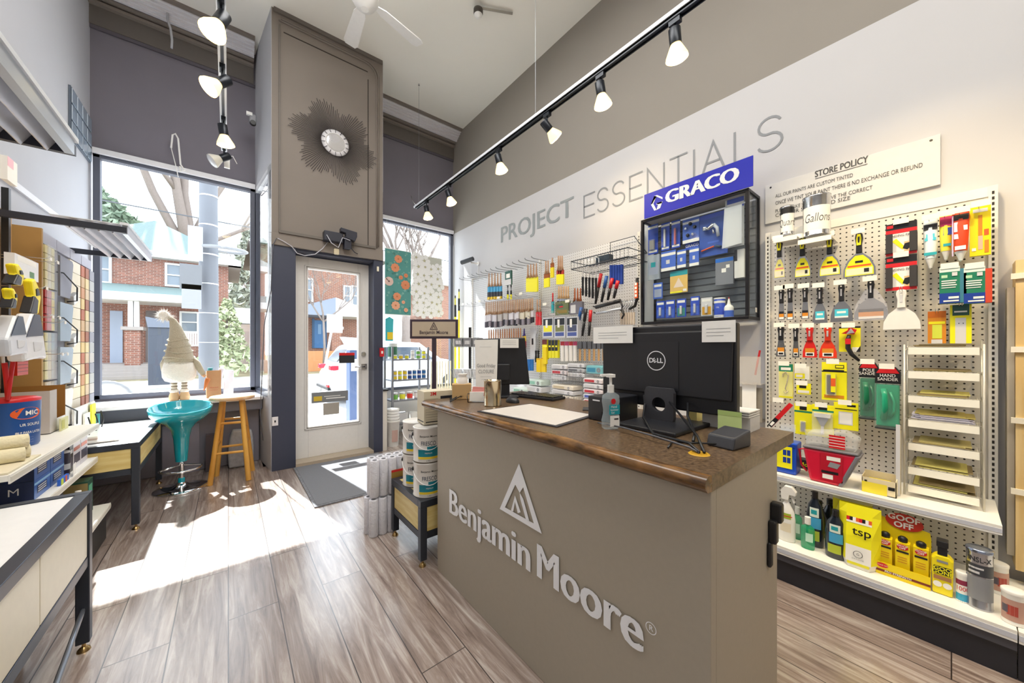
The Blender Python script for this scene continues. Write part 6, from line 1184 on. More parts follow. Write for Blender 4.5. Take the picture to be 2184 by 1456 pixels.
m = MB(); m.prism([(-w*.50, .165), (w*.56, .165), (w*.56, .178), (-w*.5, .178)], -.055, .065, mat('77767c', .4)); m.prism([(w*.18, 0), (w*.27, 0), (w*.60, .165), (w*.50, .165)], -.053, .062, mat('77767c', .4)); m.build('grey_rim', t, bevel=.006)
m = MB(); m.sheet(-w*.14, w*.28, .02, .155, -.053, mat('b8172e', .4)); m.text('HANDY', .028, WH, w*.1, .135, -.0536) if 0 else m.sheet(-w*.02, w*.24, .122, .142, -.0536, WH); m.sheet(-w*.1, w*.1, .028, .05, -.0536, WH); m.sheet(-w*.12, w*.2, .055, .068, -.0536, K); m.prism([(-w*.0, .09), (w*.18, .085), (w*.24, .11), (w*.05, .115)], -.0540, -.0536, GRY); m.build('label', t)
m = MB(); CP = clear('eef2f4', .22, .06, 'liner_plastic'); m.prism([(-w*.46, .178), (w*.5, .178), (w*.56, .24), (w*.3, .27), (-w*.4, .25)], -.045, .055, CP); m.lathe([(.03, 0), (.036, .06), (.04, .07)], CP, (-w*.32, 0, .178), 16, cap=False); m.build('clear_liner', t, bevel=.01); m = MB(); m.sheet(w*.02, w*.32, .185, .25, -.049, RD); [m.sheet(w*.02, w*.32, .195+.014*k, .198+.014*k, -.0495, WH) for k in range(4)]; m.build('liner_label', t)
m = MB(); m.tube([(-w*.48, 0, .15), (-w*.62, 0, .14), (-w*.58, 0, .06), (-w*.46, 0, .03)], .005, PR, 8); m.build('strap', t)
m = MB(); m.box(-.10, .08, 0, .06, 0, .05, K); m.text('Moore', .03, YL, 0, .025, -.001); q = AX(1722, 1000, 2.52); tag(m.build('black_box', loc=(2.54, q.y, SZ2+.001), rotz=RW), 'low black box with yellow lettering behind the red pail', 'box')
c, w, h = rrect(1838, 1010, 1912, 1040, 2.37); t = thing('display_carton', 'open yellow and cream carton at the front of the shelf', 'carton', (2.37, c.y, SZ2+.001), RW)
YC = mat('f0dc3c', .5, var=0); CRM = mat('e6d8b4', .6); m = MB(); m.box(-w/2, w/2, 0, .003, 0, .07, CRM); m.box(-w/2, w/2, .09, .093, 0, .085, CRM); m.box(-w/2, -w/2+.003, 0, .09, 0, .075, CRM); m.box(w/2-.003, w/2, 0, .09, 0, .075, CRM); m.box(-w/2, w/2, 0, .09, 0, .003, CRM); m.sheet(-w/2, w*.24, .0, .05, -.001, YC); m.sheet(-w*.42, -w*.34, .05, .058, -.001, K); m.sheet(w*.27, w*.46, .03, .045, -.0012, K); m.build('tray', t); m = MB(); m.box(-w*.34, w*.3, .03, .08, .004, .055, mat('c9b94a', .6)); m.build('contents', t)
m = MB()
for k in range(5): m.box(2.42+.012*k, 2.424+.012*k, ya+.004, ya+.018, SZ2+.001, SZ2+.33-.01*k, mat('c8b040', .5) if k % 2 else LGY)
tag(m.build('upright_sheets', loc=(0, .012, 0)), 'thin yellow-edged sheets standing against the left side of the tray rack', 'sheets', kind=None)
# --- on the base deck
def stand(px, pyb, z=DKZ+.001): return AZ(px, pyb, z)
def bottle(name, label, px0, px1, pyt, pyb, prof, body, labf=None, cap=None, ry=.62, rz=RW, trigger=None):
    q = stand((px0+px1)/2, pyb); ww = abs(AX(px0, pyb, q.x).y-AX(px1, pyb, q.x).y); h = zat(pyt, q)-q.z; q = Vector((q.x+ww*.3, q.y, q.z))
    t = thing(name, label, 'bottle', q, rz)
    m = MB(); m.lathe([(r*ww/2, z*h) for r, z in prof], body, n=26, sy=ry); m.build('bottle_body', t)
    if labf: m = MB(); labf(m, ww, h, ry); m.build('label', t)
    if cap:
        m = MB(); cap(m, ww, h); m.build('cap', t)
    return t
def ls(x0, z0, x1, z1, mt, k=0):
    def f(m, w, h, ry):
        R = w/2*1.012+.0006*k; n = 8; m.add([(R*x, -R*ry*math.sqrt(max(0, 1-x*x*.98)), z*h) for x in [x0+(x1-x0)*i/n for i in range(n+1)] for z in (z0, z1)], [(2*i, 2*i+2, 2*i+3, 2*i+1) for i in range(n)], mt, True)
    return f
def multi(*fs):
    def f(m, w, h, ry):
        for g in fs: g(m, w, h, ry)
    return f
def ltxt(s, size, z, mt, x=0, sx=1):
    return lambda m, w, h, ry: m.text(s, size*h, mt, x*w, z*h, -w/2*ry*1.06-.001, sx=sx)
def capf(r0, z0, z1, mt): return lambda m, w, h: m.lathe([(w/2*r0, z0*h), (w/2*r0, z1*h)], mt, n=16)
def trig(mt):
    def f(m, w, h): m.lathe([(w*.12, .70*h), (w*.12, .76*h)], mt, n=12); m.prism([(-w*.25, .76*h), (w*.12, .76*h), (w*.18, .86*h), (w*.52, .86*h), (w*.55, .92*h), (w*.3, h), (-w*.1, h), (-w*.3, .92*h)], -.014, .014, mt); m.prism([(w*.22, .86*h), (w*.3, .86*h), (w*.46, .72*h), (w*.40, .71*h)], -.006, .006, mt)
    return f
bottle('spray_bottle', 'white trigger spray bottle with green label at the left of the deck', 1656, 1694, 1038, 1154, [(.9, 0), (1, .02), (1, .40), (.85, .55), (.45, .66), (.3, .71)], WPL, multi(ls(-.5, .42, .6, .52, mat('a9bf3a', .5)), ls(-.6, .18, .6, .34, mat('e3d8c0', .5)), ls(-.7, .46, .7, .475, RD, 1)), trig(WPL))
GB = clear('1fb37a', .55, .05, 'green_liquid'); gprof = [(.9, 0), (1, .03), (1, .62), (.9, .68), (.45, .74), (.4, .78)]
bottle('cleaner_bottle', 'green liquid bottle behind, next to the white spray bottle', 1688, 1710, 1082, 1150, gprof, GB, multi(ls(-.5, .2, .6, .5, mat('d8f0e0', .5))), capf(.45, .78, 1, WPL))
bottle('cleaner_bottle', 'green liquid bottle with white cap at the front of the deck', 1706, 1736, 1104, 1171, gprof, GB, multi(ls(-.2, .25, .8, .52, mat('c6ecd6', .5))), capf(.45, .78, 1, WPL))
dprof = [(.85, 0), (.95, .02), (1, .3), (.95, .55), (.75, .75), (.4, .84), (.38, .88)]
DKB = mat('1b2430', .25, coat=.5)
def dlab(): return multi(ls(-.45, .55, .5, .72, mat('e8f2e8', .4), 1), ls(-.5, .34, .7, .54, mat('4aa9d8', .4), 1), ls(-.62, .12, .55, .30, mat('b9c83a', .4), 1), ls(-.30, .60, .3, .68, TEA, 2))
b1 = bottle('polish_bottle', 'tall dark bottle with blue oval label, rear of the pair', 1716, 1756, 1050, 1166, dprof, DKB, dlab(), capf(.34, .88, 1, K))
bottle('polish_bottle', 'dark bottle with blue oval label in front beside the yellow bag', 1756, 1804, 1090, 1192, dprof, DKB, dlab(), capf(.34, .88, 1, K))
for k, (px, pt, pb) in enumerate(((1722, 1062, 1150), (1745, 1054, 1146), (1762, 1060, 1150), (1780, 1064, 1160))):
    q = AZ(px, pb, DKZ+.001); q = Vector((q.x+.10, q.y-.03, q.z)); h = .19
    t = thing('dark_bottle', 'dark bottle at the back of the deck behind the polish bottles', 'bottle', q, RW, 'dark bottles at the back of the deck'); m = MB(); m.lathe([(.03, 0), (.034, .01), (.034, h*.55), (.02, h*.75), (.012, h*.82)], DKB, n=18, sy=.7); m.build('bottle_body', t); m = MB(); [m.lathe([(.012, 0), (.014, .004), (.012, .008)], K, (0, 0, h*.82+.009*j), 12) for j in range(4)]; m.build('cap', t)
# yellow tsp bag
q = stand(1832, 1208); t = thing('powder_bag', 'yellow and white stand-up bag of powder lettered tsp', 'bag', (q.x+.02, q.y, q.z), RW); h = zat(1080, q)-q.z; w = abs(AX(1786, 1150, q.x).y-AX(1876, 1150, q.x).y)
m = MB(); V = []; rows = [(0, .42, .045), (.1, .47, .05), (.5, .50, .035), (.85, .5, .012), (1, .5, .003)]
for z, a, b in rows: V += [(w*a*c_, b*s_ if abs(c_) < .99 else 0, h*z+.012*c_*0) for c_, s_ in ((-1, 0), (-.6, -1), (0, -1), (.6, -1), (1, 0), (.6, 1), (0, 1), (-.6, 1))]
for j in range(4): m.add(V[j*8:(j+2)*8], [(k, (k+1) % 8, 8+(k+1) % 8, 8+k) for k in range(8)], mat('efece4', .4) if j == 0 else YL, False)
m.build('bag_body', t); 
def bf(z): 
    for (za, _, ba), (zb_, _, bb) in zip(rows, rows[1:]):
        if za <= z <= zb_: return -(ba+(bb-ba)*(z-za)/(zb_-za))-.0015
m = MB()
def bstrip(x0, x1, z0, z1, mt, e=0): m.add([(x0*w, bf(z0)-e, z0*h), (x1*w, bf(z0)-e, z0*h), (x1*w, bf(z1)-e, z1*h), (x0*w, bf(z1)-e, z1*h)], [(0, 1, 2, 3)], mt)
bstrip(-.30, .30, .10, .36, WH); bstrip(-.26, .26, .05, .10, YL); bstrip(-.3, .3, .71, .74, WH)
for k in range(8): bstrip(-.3+.075*k, -.3+.075*(k+1), .74, .80, (RD, K, WH, ORG)[k % 4])
m.text('tsp', .052, BLACK, .08*w, .60*h, bf(.55)-.006, off=.01); m.lathe([(.014, 0), (.016, 0)], K, M=Matrix.Translation((0, bf(.2)-.003, .24*h)) @ Matrix.Rotation(PI/2, 4, 'X'), n=18, cap=False); m.text('DANGER', .010, GRY, 0, .16*h, bf(.15)-.003); m.text('G', .014, K, 0, .24*h, bf(.2)-.003); m.build('print', t)
m = MB(); V2 = [(x*1.02-.01, y+.035, z*1.02+.01) for x, y, z in V]
t = thing('powder_bag', 'second yellow bag standing right behind the tsp bag', 'bag', (q.x+.10, q.y+.03, q.z), RW)
for j in range(4): m.add(V2[j*8:(j+2)*8], [(k, (k+1) % 8, 8+(k+1) % 8, 8+k) for k in range(8)], mat('e9e9c8', .4) if j == 3 else YL, False)
m.build('bag_body', t)
# goof off display
q0 = stand(1868, 1232); q1 = stand(1985, 1258); X0 = 2.285; ya_, yb_ = AX(1868, 1235, X0).y, AX(1985, 1255, X0).y; W_ = ya_-yb_; z0 = DKZ+.001
t = thing('counter_display', 'yellow cardboard display with red oval header and white lettering', 'display', (X0, ya_, z0), RW)
YD = mat('f5d90f', .45, var=0); m = MB(); m.box(0, W_, -.002, 0, 0, .055, YD); m.prism([(0, 0), (W_, 0), (W_, .19), (W_*.98, .215), (.0, .24)], .07, .073, YD); m.box(0, .002, 0, .07, 0, .08, YD); m.box(W_-.002, W_, 0, .07, 0, .08, YD); m.box(0, W_, 0, .07, 0, .003, YD); m.build('tray', t)
m = MB(); m.prism([(W_*.15+W_*.36*(1+math.cos(a)), .235+.036*math.sin(a)) for a in [2*PI*k/24 for k in range(24)]], .066, .0695, mat('c8301c', .4)); m.text('GOOF', .034, WH, W_*.5, .250, .0655, off=.03); m.text('OFF', .034, WH, W_*.5, .219, .0655, off=.03); m.build('header', t)
m = MB(); m.sheet(0, W_, .014, .024, -.003, mat('7c2a14', .5)); m.text('PRO STRENGTH', .011, WH, W_*.42, .019, -.0035, off=.02); m.prism([(W_*.13+.018*math.cos(a), .042+.010*math.sin(a)) for a in [2*PI*k/16 for k in range(16)]], -.0034, -.0026, RD); m.text('GOOF OFF', .007, WH, W_*.13, .042, -.004); m.build('print', t)
for k in range(3):
    tt = thing('remover_box', ['left', 'middle', 'right'][k]+' small yellow remover box in the yellow display', 'box', (X0+.012+.004, ya_-W_*(.17+.33*k), z0+.004), RW); bw = W_*.27
    m = MB(); m.box(-bw/2, bw/2, 0, .035, 0, .155, YD); m.sheet(-bw*.42, bw*.42, .112, .120, -.001, K); m.prism([(bw*.4*math.cos(a), .137+.012*math.sin(a)) for a in [2*PI*j/16 for j in range(16)]], -.0016, -.0006, RD); m.text('GOOF', .011, WH, 0, .142, -.002, off=.02); m.text('OFF', .011, WH, 0, .132, -.002, off=.02); [m.sheet(-bw*.34, bw*.3, .070+.01*j, .073+.01*j, -.001, OCH) for j in range(3)]; m.build('carton', tt)
    m = MB(); m.lathe([(.013, .155), (.015, .158), (.015, .172), (.009, .178)], K, (0, .018, 0), 12); m.build('cap', tt)
q = stand(2010, 1268); w = abs(AX(1986, 1210, q.x).y-AX(2034, 1210, q.x).y); t = thing('remover_bottle', 'flat yellow remover bottle with black sprayer right of the yellow display', 'bottle', (q.x+.02, q.y, q.z), RW); h = zat(1185, q)-q.z
m = MB(); m.prism([(-w*.46, 0), (w*.46, 0), (w*.5, h*.9), (w*.3, h), (-w*.3, h), (-w*.5, h*.9)], -.022, .022, mat('f7e31c', .35, var=0)); m.build('body', t, bevel=.006); m = MB(); m.sheet(-w*.4, w*.4, h*.52, h*.72, -.0235, K); m.text('GOO', .020, YL, 0, h*.66, -.024, off=.02); m.text('GONE', .020, YL, 0, h*.57, -.024, off=.02); m.sheet(-w*.4, w*.4, h*.38, h*.48, -.0235, mat('a9784e', .5)); m.sheet(-w*.25, w*.25, h*.82, h*.88, -.0235, GRY)
for s in (-1, 1): m.lathe([(0, 0), (.012, 0)], WH, M=Matrix.Translation((s*w*.22, -.024, h*.26)) @ Matrix.Rotation(PI/2, 4, 'X'), n=14, cap=False)
m.build('label', t); m = MB(); m.box(-.013, .013, -.020, .015, h, h+.035, K); m.box(-.016, .016, -.026, .02, h+.035, h+.06, K); m.build('sprayer', t, bevel=.003)
def can2(name, label, px0, px1, pyt, pyb, body, decor, lid, dz=0, dx=0):
    q = stand((px0+px1)/2, pyb); w = abs(AX(px0, pyb, q.x+.02).y-AX(px1, pyb, q.x+.02).y); r = w/2*.9; h = zat(pyt+6, q)-q.z; t = thing(name, label, 'can', (q.x+r*.9, q.y, q.z), -1.60)
    m = MB(); m.lathe([(r, 0), (r*1.02, .003), (r*.98, .006), (r*.98, h-.008), (r*1.02, h-.004), (r*1.02, h)], body, n=30); m.build('body', t)
    m = MB()
    for x0, z0_, x1, z1_, mt in decor: R = r*1.004; m.add([(R*math.sin(x0+(x1-x0)*k/8), -R*math.cos(x0+(x1-x0)*k/8), z*h) for k in range(9) for z in (z0_, z1_)], [(2*k, 2*k+2, 2*k+3, 2*k+1) for k in range(8)], mt, True)
    m.build('label', t); m = MB(); m.lathe([(r*1.03, h-.004), (r*1.05, h+.006), (r*.92, h+.009), (0, h+.005)], lid, n=30); m.build('lid', t); return t, r, h
t, r, h = can2('small_can', 'small can lettered 1000 with white and blue label', 2036, 2070, 1220, 1284, WPL, [(-1.2, .0, 1.2, .3, mat('3aa4c9', .4)), (-1.2, .62, 1.2, .8, mat('8c2a48', .4))], WPL); m = MB(); m.text('1000', h*.22, RD, 0, h*.48, bend=r*1.01, sx=.8); m.build('lettering', t)
t, r, h = can2('metal_can', 'large silver and charcoal paint can lettered INSL-X at the right of the deck', 2056, 2124, 1172, 1300, mat('b4b6be', .2, .8), [(-1.3, .58, 1.3, .78, mat('3e4148', .4)), (-1.3, .16, 1.3, .56, mat('8b8d92', .4)), (-.9, .62, 0, .66, LGY), (-.9, .70, .3, .73, LGY)], mat('a9b4cc', .15, .9)); m = MB(); m.text('INSL-X', h*.12, mat('34363c', .4), 0, h*.86, bend=r*1.01, sx=.8, off=.01); m.build('lettering', t)
t, r, h = can2('plastic_tub', 'white lidded tub with brown label at the lower right edge', 2132, 2196, 1262, 1334, WPL, [(-1.3, .12, 1.3, .8, mat('c2998a', .5)), (-.6, .3, .3, .62, mat('b0463a', .5)), (-1.1, .35, -.5, .6, mat('5b5664', .5))], WPL)
q = stand(2150, 1290); t2 = dup(t, (q.x+.10, q.y+.02, q.z), -1.0, 'white lidded tub standing behind the brown-labelled one at the right edge')
# wooden slatted rack at the far right and cords on the wall
q = AX(2166, 800, 2.62); Y0_ = q.y
t = thing('wooden_rack', 'pale wooden rack with white cross strips at the right edge of the picture', 'rack', (2.62, Y0_, 0)); PL = two_noise('rack_ply', 'd8b77a', 'eddaa8', 3, .5, (1, 4, .4))
def zr(py): return AX(2155, py, 2.62).z
m = MB(); m.box(0, .12, -.35, 0, .25, zr(556), PL); m.build('plywood_panel', t)
for a in (590, 745, 895, 1045): m = MB(); m.box(-.010, .0, -.35, .012, zr(a)-.012, zr(a)+.012, mat('f1ebda', .5)); m.build('cross_strip', t)
m = MB(); m.box(.02, .1, .001, .02, .3, zr(612), mat('b9b2a4', .5)); m.build('side_strip', t)
m = MB(); m.tube([(2.735, -.16, .46), (2.72, -.20, .36), (2.71, -.22, .26), (2.70, -.22, .19)], .007, BLACK, 7); tag(m.build('loose_cord'), 'black cord hanging below the end of the middle shelf', 'cord')

# ------------------------------------------------------------ inside the display case
XI = 2.66; BLC = mat('2a4fc0', .35, var=0); BLC2 = mat('4a6fd0', .35, var=0)
def zc(a, b): return 1340+a/3.831, 320+b/3.831
def ck(name, label, a0, b0, a1, b1, base, decor, th=.006, X=XI, prod=None, group=None, cat='pack', part='backing_card'):
    p0 = zc(a0, b0); p1 = zc(a1, b1); return pk(name, label, cat, p0[0], p0[1], p1[0], p1[1], X, base, decor, th, group, prod, part=part)
B_ = [(0, .86, 1, .94, WH), (.08, .05, .92, .12, WH)]
ck('filter_pack', 'narrow blue blister pack at the top left inside the glass case', 165, 610, 245, 850, BLC, B_, prod=p_blis(.25, .7, .15, .45, mat('a8a29a', .3, .5), .02))
ck('tip_pack', 'blue blister pack with white rod, second from the left in the case', 272, 595, 340, 820, BLC, B_, prod=p_blis(.42, .58, .12, .75, WH, .02))
ck('tip_pack', 'blue blister pack with red-tipped rod, third from the left in the case', 356, 575, 426, 800, BLC, B_, prod=p_blis(.42, .58, .12, .7, RD, .02))
def p_noz(t, w, h, th):
    m = MB()
    for k in range(5): a = PI/2+2*PI*k/5; m.lathe([(.011, 0), (.013, .01), (.008, .02)], CHROME if k % 2 else K, M=Matrix.Translation((w*.27*math.cos(a), -th, h*.02+h*.25*math.sin(a))) @ Matrix.Rotation(PI/2, 4, 'X'), n=12)
    m.build('nozzle_ring', t)
ck('nozzle_set', 'blue and white card with a ring of round nozzles in the glass case', 447, 560, 582, 755, BLC2, [(0, .8, 1, .9, WH), (0, 0, 1, .14, WH)], prod=p_noz)
def p_gun(t, w, h, th):
    m = MB(); m.tube([(-w*.25, -th-.02, h*.14), (-w*.1, -th-.03, h*.12), (w*.08, -th-.03, h*.2)], [.008, .012, .016], STEEL, 10); m.lathe([(.016, -.012), (.018, 0), (.016, .012)], STEEL, (-w*.25, -th-.02, h*.14), 12); m.build('gun_body', t)
    m = MB(); m.tube([(w*.08, -th-.03, h*.2), (w*.2, -th-.03, h*.1), (w*.24, -th-.03, -h*.1)], .011, mat('c6cad2', .4), 10); m.tube([(w*.06, -th-.035, h*.08), (w*.10, -th-.04, -h*.02)], .006, STEEL, 8); m.build('gun_grip', t)
    m = MB(); m.tube([(-w*.4, -th-.012, -h*.36), (w*.05, -th-.012, -h*.30)], .006, ORG, 8); m.tube([(w*.1, -th-.012, -h*.3), (w*.3, -th-.012, -h*.34)], .009, mat('3a4f6a', .4), 8); m.build('hose', t)
ck('spray_gun_pack', 'wide blue card with a metal spray gun inside the glass case', 585, 515, 815, 860, mat('2f55b0', .4), [(0, .9, 1, 1, BLC), (.3, .3, .7, .34, BLC2)], prod=p_gun)
m_bag = clear('f2f4f6', .55, .25, 'cloudy_bag')
def p_bag(t, w, h, th): m = MB(); m.lathe([(w*.42, -h*.46), (w*.46, -.3*h), (w*.42, 0), (w*.35, h*.12), (w*.3, h*.16)], mat('eeeeec', .6), n=20, sy=.35); m.build('white_filter', t); m = MB(); m.prism([(-w*.55, -h*.52), (w*.5, -h*.48), (w*.5, h*.3), (-w*.42, h*.3)], -.045, -.035, m_bag); m.build('plastic_bag', t)
ck('filter_bag', 'large cloudy bag with white filter and blue header at the right of the case', 795, 395, 948, 790, m_bag, [(.1, .8, 1, 1, BLC), (.1, .84, 1, .9, WH)], prod=p_bag, X=2.62, part='header_card')
for (a0, b0, a1, b1, tx) in ((272, 825, 390, 985, 'left'), (402, 815, 474, 960, 'middle'), (502, 795, 580, 945, 'right')): ck('fitting_pack', f'{tx} blue and white pack of the middle row in the glass case', a0, b0, a1, b1, BLC2, [(0, .76, 1, .9, WH), (0, 0, 1, .16, WH), (.35, .35, .6, .55, LGY)], X=2.64)
ck('brand_card', 'blue card lettered GRACO between the packs in the glass case', 470, 750, 580, 810, BLC, [('GRACO', .5, .5, .5, WH, 1, .02)], X=2.68)
ck('nozzle_pack', 'teal and yellow card with a triangular white part in the glass case', 345, 985, 487, 1165, mat('e8c06a', .5), [(0, .78, 1, 1, TEA), ([(.2, .25), (.8, .25), (.5, .68)], mat('f1dcc8', .5)), (0, 0, .7, .08, YL), (.75, .05, .95, .15, WH)])
ck('hose_bag', 'grey plastic bag with a blue header strip in the glass case', 722, 880, 868, 1100, mat('7d8088', .4), [(0, .84, 1, .98, mat('1c6fd0', .4)), (.35, .45, .6, .6, WH), (.6, .6, .8, .72, WH)], th=.02)
ck('white_cloth', 'white cloths hanging at the right end inside the glass case', 878, 815, 958, 1045, mat('e6e4e0', .7), [(.0, .6, .3, 1, K)], th=.025)
ck('rope_pack', 'clear pack of grey cord at the left end of the glass case', 168, 860, 262, 1060, clear('dce6f2', .45, .1, 'pack_film'), [(.1, .2, .9, .7, mat('a8b0c4', .5)), (.3, .5, .7, .7, TEA)], th=.02)
ck('valve_pack', 'clear blue pack low at the left end of the glass case', 208, 1085, 282, 1215, BLC2, [(.1, .1, .9, .6, mat('aab4cc', .4)), (.1, .75, .9, .9, WH)])
gl = 'small blister packs standing on the floor of the glass case'
for k, (a0, a1, b0, b1, mt) in enumerate(((232, 300, 1235, 1372, BLC2), (308, 384, 1225, 1370, BLC2), (398, 474, 1215, 1362, mat('3c8f8a', .4)), (512, 584, 1195, 1350, BLC2), (598, 688, 1205, 1352, mat('d8a030', .4)))):
    pos = ('leftmost', 'second from left', 'middle', 'fourth from left', 'orange-based rightmost')[k]
    ck('tip_pack', f'{pos} small pack standing on the floor of the glass case', a0, b0, a1, b1, BLC if k != 4 else LGY, [(.1, .05, .9, .5, mt), (.1, .78, .9, .92, WH)], prod=p_blis(.4, .6, .15, .6, LGY, .014), X=2.60)
def zf_(z): return z
q0 = zc(742, 1345); q = AX(q0[0], q0[1], 2.61); FZ = GZ0+.013
t = thing('solvent_canister', 'blue and white round canister on the floor of the glass case', 'canister', (2.62, q.y, FZ), RW); m = MB(); m.lathe([(.034, 0), (.034, .135), (.03, .14)], BLC, n=24); m.lathe([(.0345, .11), (.0345, .125)], WH, n=24, cap=False); m.lathe([(.0345, .01), (.0345, .03)], WH, n=24, cap=False); m.text('GRACO', .012, BLC, 0, .02, bend=.0352); [m.text('OIL', .014, WH, 0, .08, bend=.0352) for _ in (0,)]; m.build('body', t); m = MB(); m.lathe([(.035, .137), (.035, .146), (0, .147)], LGY, n=24); m.build('lid', t)
q0 = zc(822, 1345); q = AX(q0[0], q0[1], 2.61)
t = thing('glue_bottle', 'white nozzle bottle with blue label and pink tip in the glass case', 'bottle', (2.61, q.y, FZ), RW); m = MB(); m.lathe([(.026, 0), (.028, .005), (.028, .075), (.022, .088), (.012, .095)], WH, n=20); m.lathe([(.0285, .012), (.0285, .055)], BLC2, n=20, cap=False); m.build('body', t); m = MB(); m.lathe([(.012, .095), (.009, .11), (.004, .135)], WH, n=12); m.lathe([(.004, .133), (.002, .145)], RD, n=8); m.build('nozzle', t)

# ------------------------------------------------------------ brushes and rollers on the first pegboard
def z7(a, b): return 940+a/4.161, 530+b/4.161
def z8(a, b): return 1130+a/3.831, 500+b/3.831
_br = {}
def brush(label, px, py0, py1, X, wd, hand, fer, bris, group=None, tip=None, sash=0, frac=(.5, .3), rz=0):
    """hanging brush, handle up: its own top pixel, bristle-end pixel and width in metres"""
    p = AX(px, py0, X); b = AX(px, py1, X); h = p.z-b.z; key = (round(wd, 3), hand, fer, bris, tip, sash, frac)
    if key in _br: r0, h0 = _br[key]; return dup(r0, (X, p.y, b.z), RW+rz, label, group, (1, 1, h/h0))
    t = thing('paint_brush', label, 'brush', (X, p.y, b.z), RW+rz, group); hh = h*frac[0]; zf0 = h*frac[1]
    m = MB(); m.tube([(0, 0, h-hh), (0, 0, h-hh*.7), (0, 0, h-hh*.35), (0, 0, h-.002)], [wd*.42, wd*.2, .008, .006], hand, 8); m.build('handle', t)
    m = MB(); m.box(-wd/2, wd/2, -.008, .008, zf0, h-hh+.004, fer); m.build('ferrule', t, bevel=.002)
    m = MB(); m.prism([(-wd/2, 0), (wd/2, sash), (wd/2, zf0), (-wd/2, zf0)], -.009, .009, bris)
    if tip: m.prism([(-wd*.5, 0), (wd*.5, sash), (wd*.5, zf0*.35), (-wd*.5, zf0*.35)], -.0095, .0095, tip)
    m.build('bristles', t); _br[key] = (t, h); return t
HW_ = mat('b89070', .5); FS = mat('c8c8ca', .25, .9); PKW = mat('d8d4da', .5); PKB = mat('3a3548', .5); BRD = mat('3a3236', .8)
XB = 2.52
for k in range(5):
    px = 1043+k*6.2; brush('wood-handled brush with blue and yellow sleeve at the upper left of the pegboard', px, 582, 639-k*.5, XB-.0*k, .047, HW_, mat('3d9ccc', .4), mat('30303a', .6), 'blue and yellow sleeved brushes', tip=mat('e8c21c', .5), frac=(.52, .28))
pk('tool_pack', 'green and black tool pack hanging right of the blue-sleeved brushes', 'tool', 1080, 578, 1093, 608, XB, mat('27594c', .5), [(.0, 0, 1, .4, LGY), (.2, .5, .8, .8, WH)], th=.02)
for px in (1083, 1090): brush('thin black and yellow tool handle below the green pack', px, 604, 638, XB, .014, K, K, YL, 'black and yellow handles under the green pack')
for k in range(4): brush('wood-handled brush in a yellow sleeve, left cluster of the top row', 1126+k*6, 564-k, 622, XB, .046, HW_, YL, YL, 'yellow-sleeved brushes, left cluster', tip=mat('7c5a2a', .5) if 0 else None, frac=(.5, .36))
for px, a, b in ((1164, 556, 613), (1169, 555, 612)): brush('wood-handled brush in a yellow sleeve, middle pair of the top row', px, a, b, XB, .040, HW_, mat('a0561e', .5), YL, 'yellow-sleeved brushes, middle pair', frac=(.5, .34))
brush('short brush in a yellow sleeve between the clusters of the top row', 1178, 549, 592, XB, .040, HW_, mat('a0561e', .5), mat('f5e11d', .4), None, frac=(.3, .5))
for k in range(3): brush('wood-handled brush in a yellow sleeve, right cluster of the top row', 1191+k*4, 545, 606, XB, .042, HW_, mat('b5362a', .5), YL, 'yellow-sleeved brushes, right cluster', frac=(.52, .34))
random.seed(44)
for k in range(26):
    px = 1037+k*3.95; g_ = k//6; py0 = 644-k*.35; py1 = 700-k*.35-random.uniform(0, 4)
    brush('wood-handled brush in the long second row of the pegboard', px, py0, py1, XB-(k % 3)*.015, .037, (HW_, mat('c09a78', .5))[k % 2], (PKW, mat('b9b2ae', .5), PKW, mat('d8d0bc', .5))[g_ % 4], (mat('4a4250', .7), mat('33303a', .7), mat('8d8690', .7))[k % 3], 'long second row of wooden brushes', frac=(.52, .22))
for px in (1146, 1152): brush('wood-handled brush in a red sleeve at the end of the second row', px, 638, 693, XB, .034, HW_, RD, RD, 'red-sleeved brushes', frac=(.5, .2))
for k in range(15): brush('wood-handled brush in the third row above the small monitor', 1043+k*4.8, 703-k*.3, 752, XB, .036, (mat('c08a5e', .5), mat('a8683c', .5))[k % 2], FS, BRD, 'third row of wooden brushes', frac=(.6, .2))
brush('brush in a purple, yellow and red sleeve beside the small monitor', 1118, 700, 742, XB, .05, mat('3a2f78', .5), mat('e8c42a', .5), mat('b0303c', .5), None, frac=(.4, .35))
for k in range(5): brush('pale wooden stain brush right of the uprights', 1192+k*5, 610, 650, XB, .038, WOODL, FS, BRD, 'pale wooden stain brushes', frac=(.68, .2))
for k in range(3): brush('dark orange wooden brush beside the stain brushes', 1226+k*6, 614, 655, XB, .04, mat('a2562a', .5), FS, BRD, 'dark orange wooden brushes', frac=(.7, .2))
pk('stain_brush_pack', 'green and brown packed brush under the pale wooden handles', 'brush', 1189, 643, 1217, 671, XB-.02, mat('6f7a55', .6), [(.1, .5, .6, .8, mat('46604c', .5)), (.1, .1, .9, .35, mat('8f7a3c', .6)), (.3, .55, .6, .65, RD)], th=.03)
pk('stain_brush_pack', 'dark clear pack right of the green brush pack', 'brush', 1219, 645, 1246, 670, XB-.02, mat('6d6a74', .4), [(.1, .1, .5, .8, LGY)], th=.03)
brush('slim brush with red handle and teal sleeve left of the green pack', 1179, 624, 667, XB, .03, RD, TEA, mat('7fc0b8', .5), None, frac=(.45, .1))
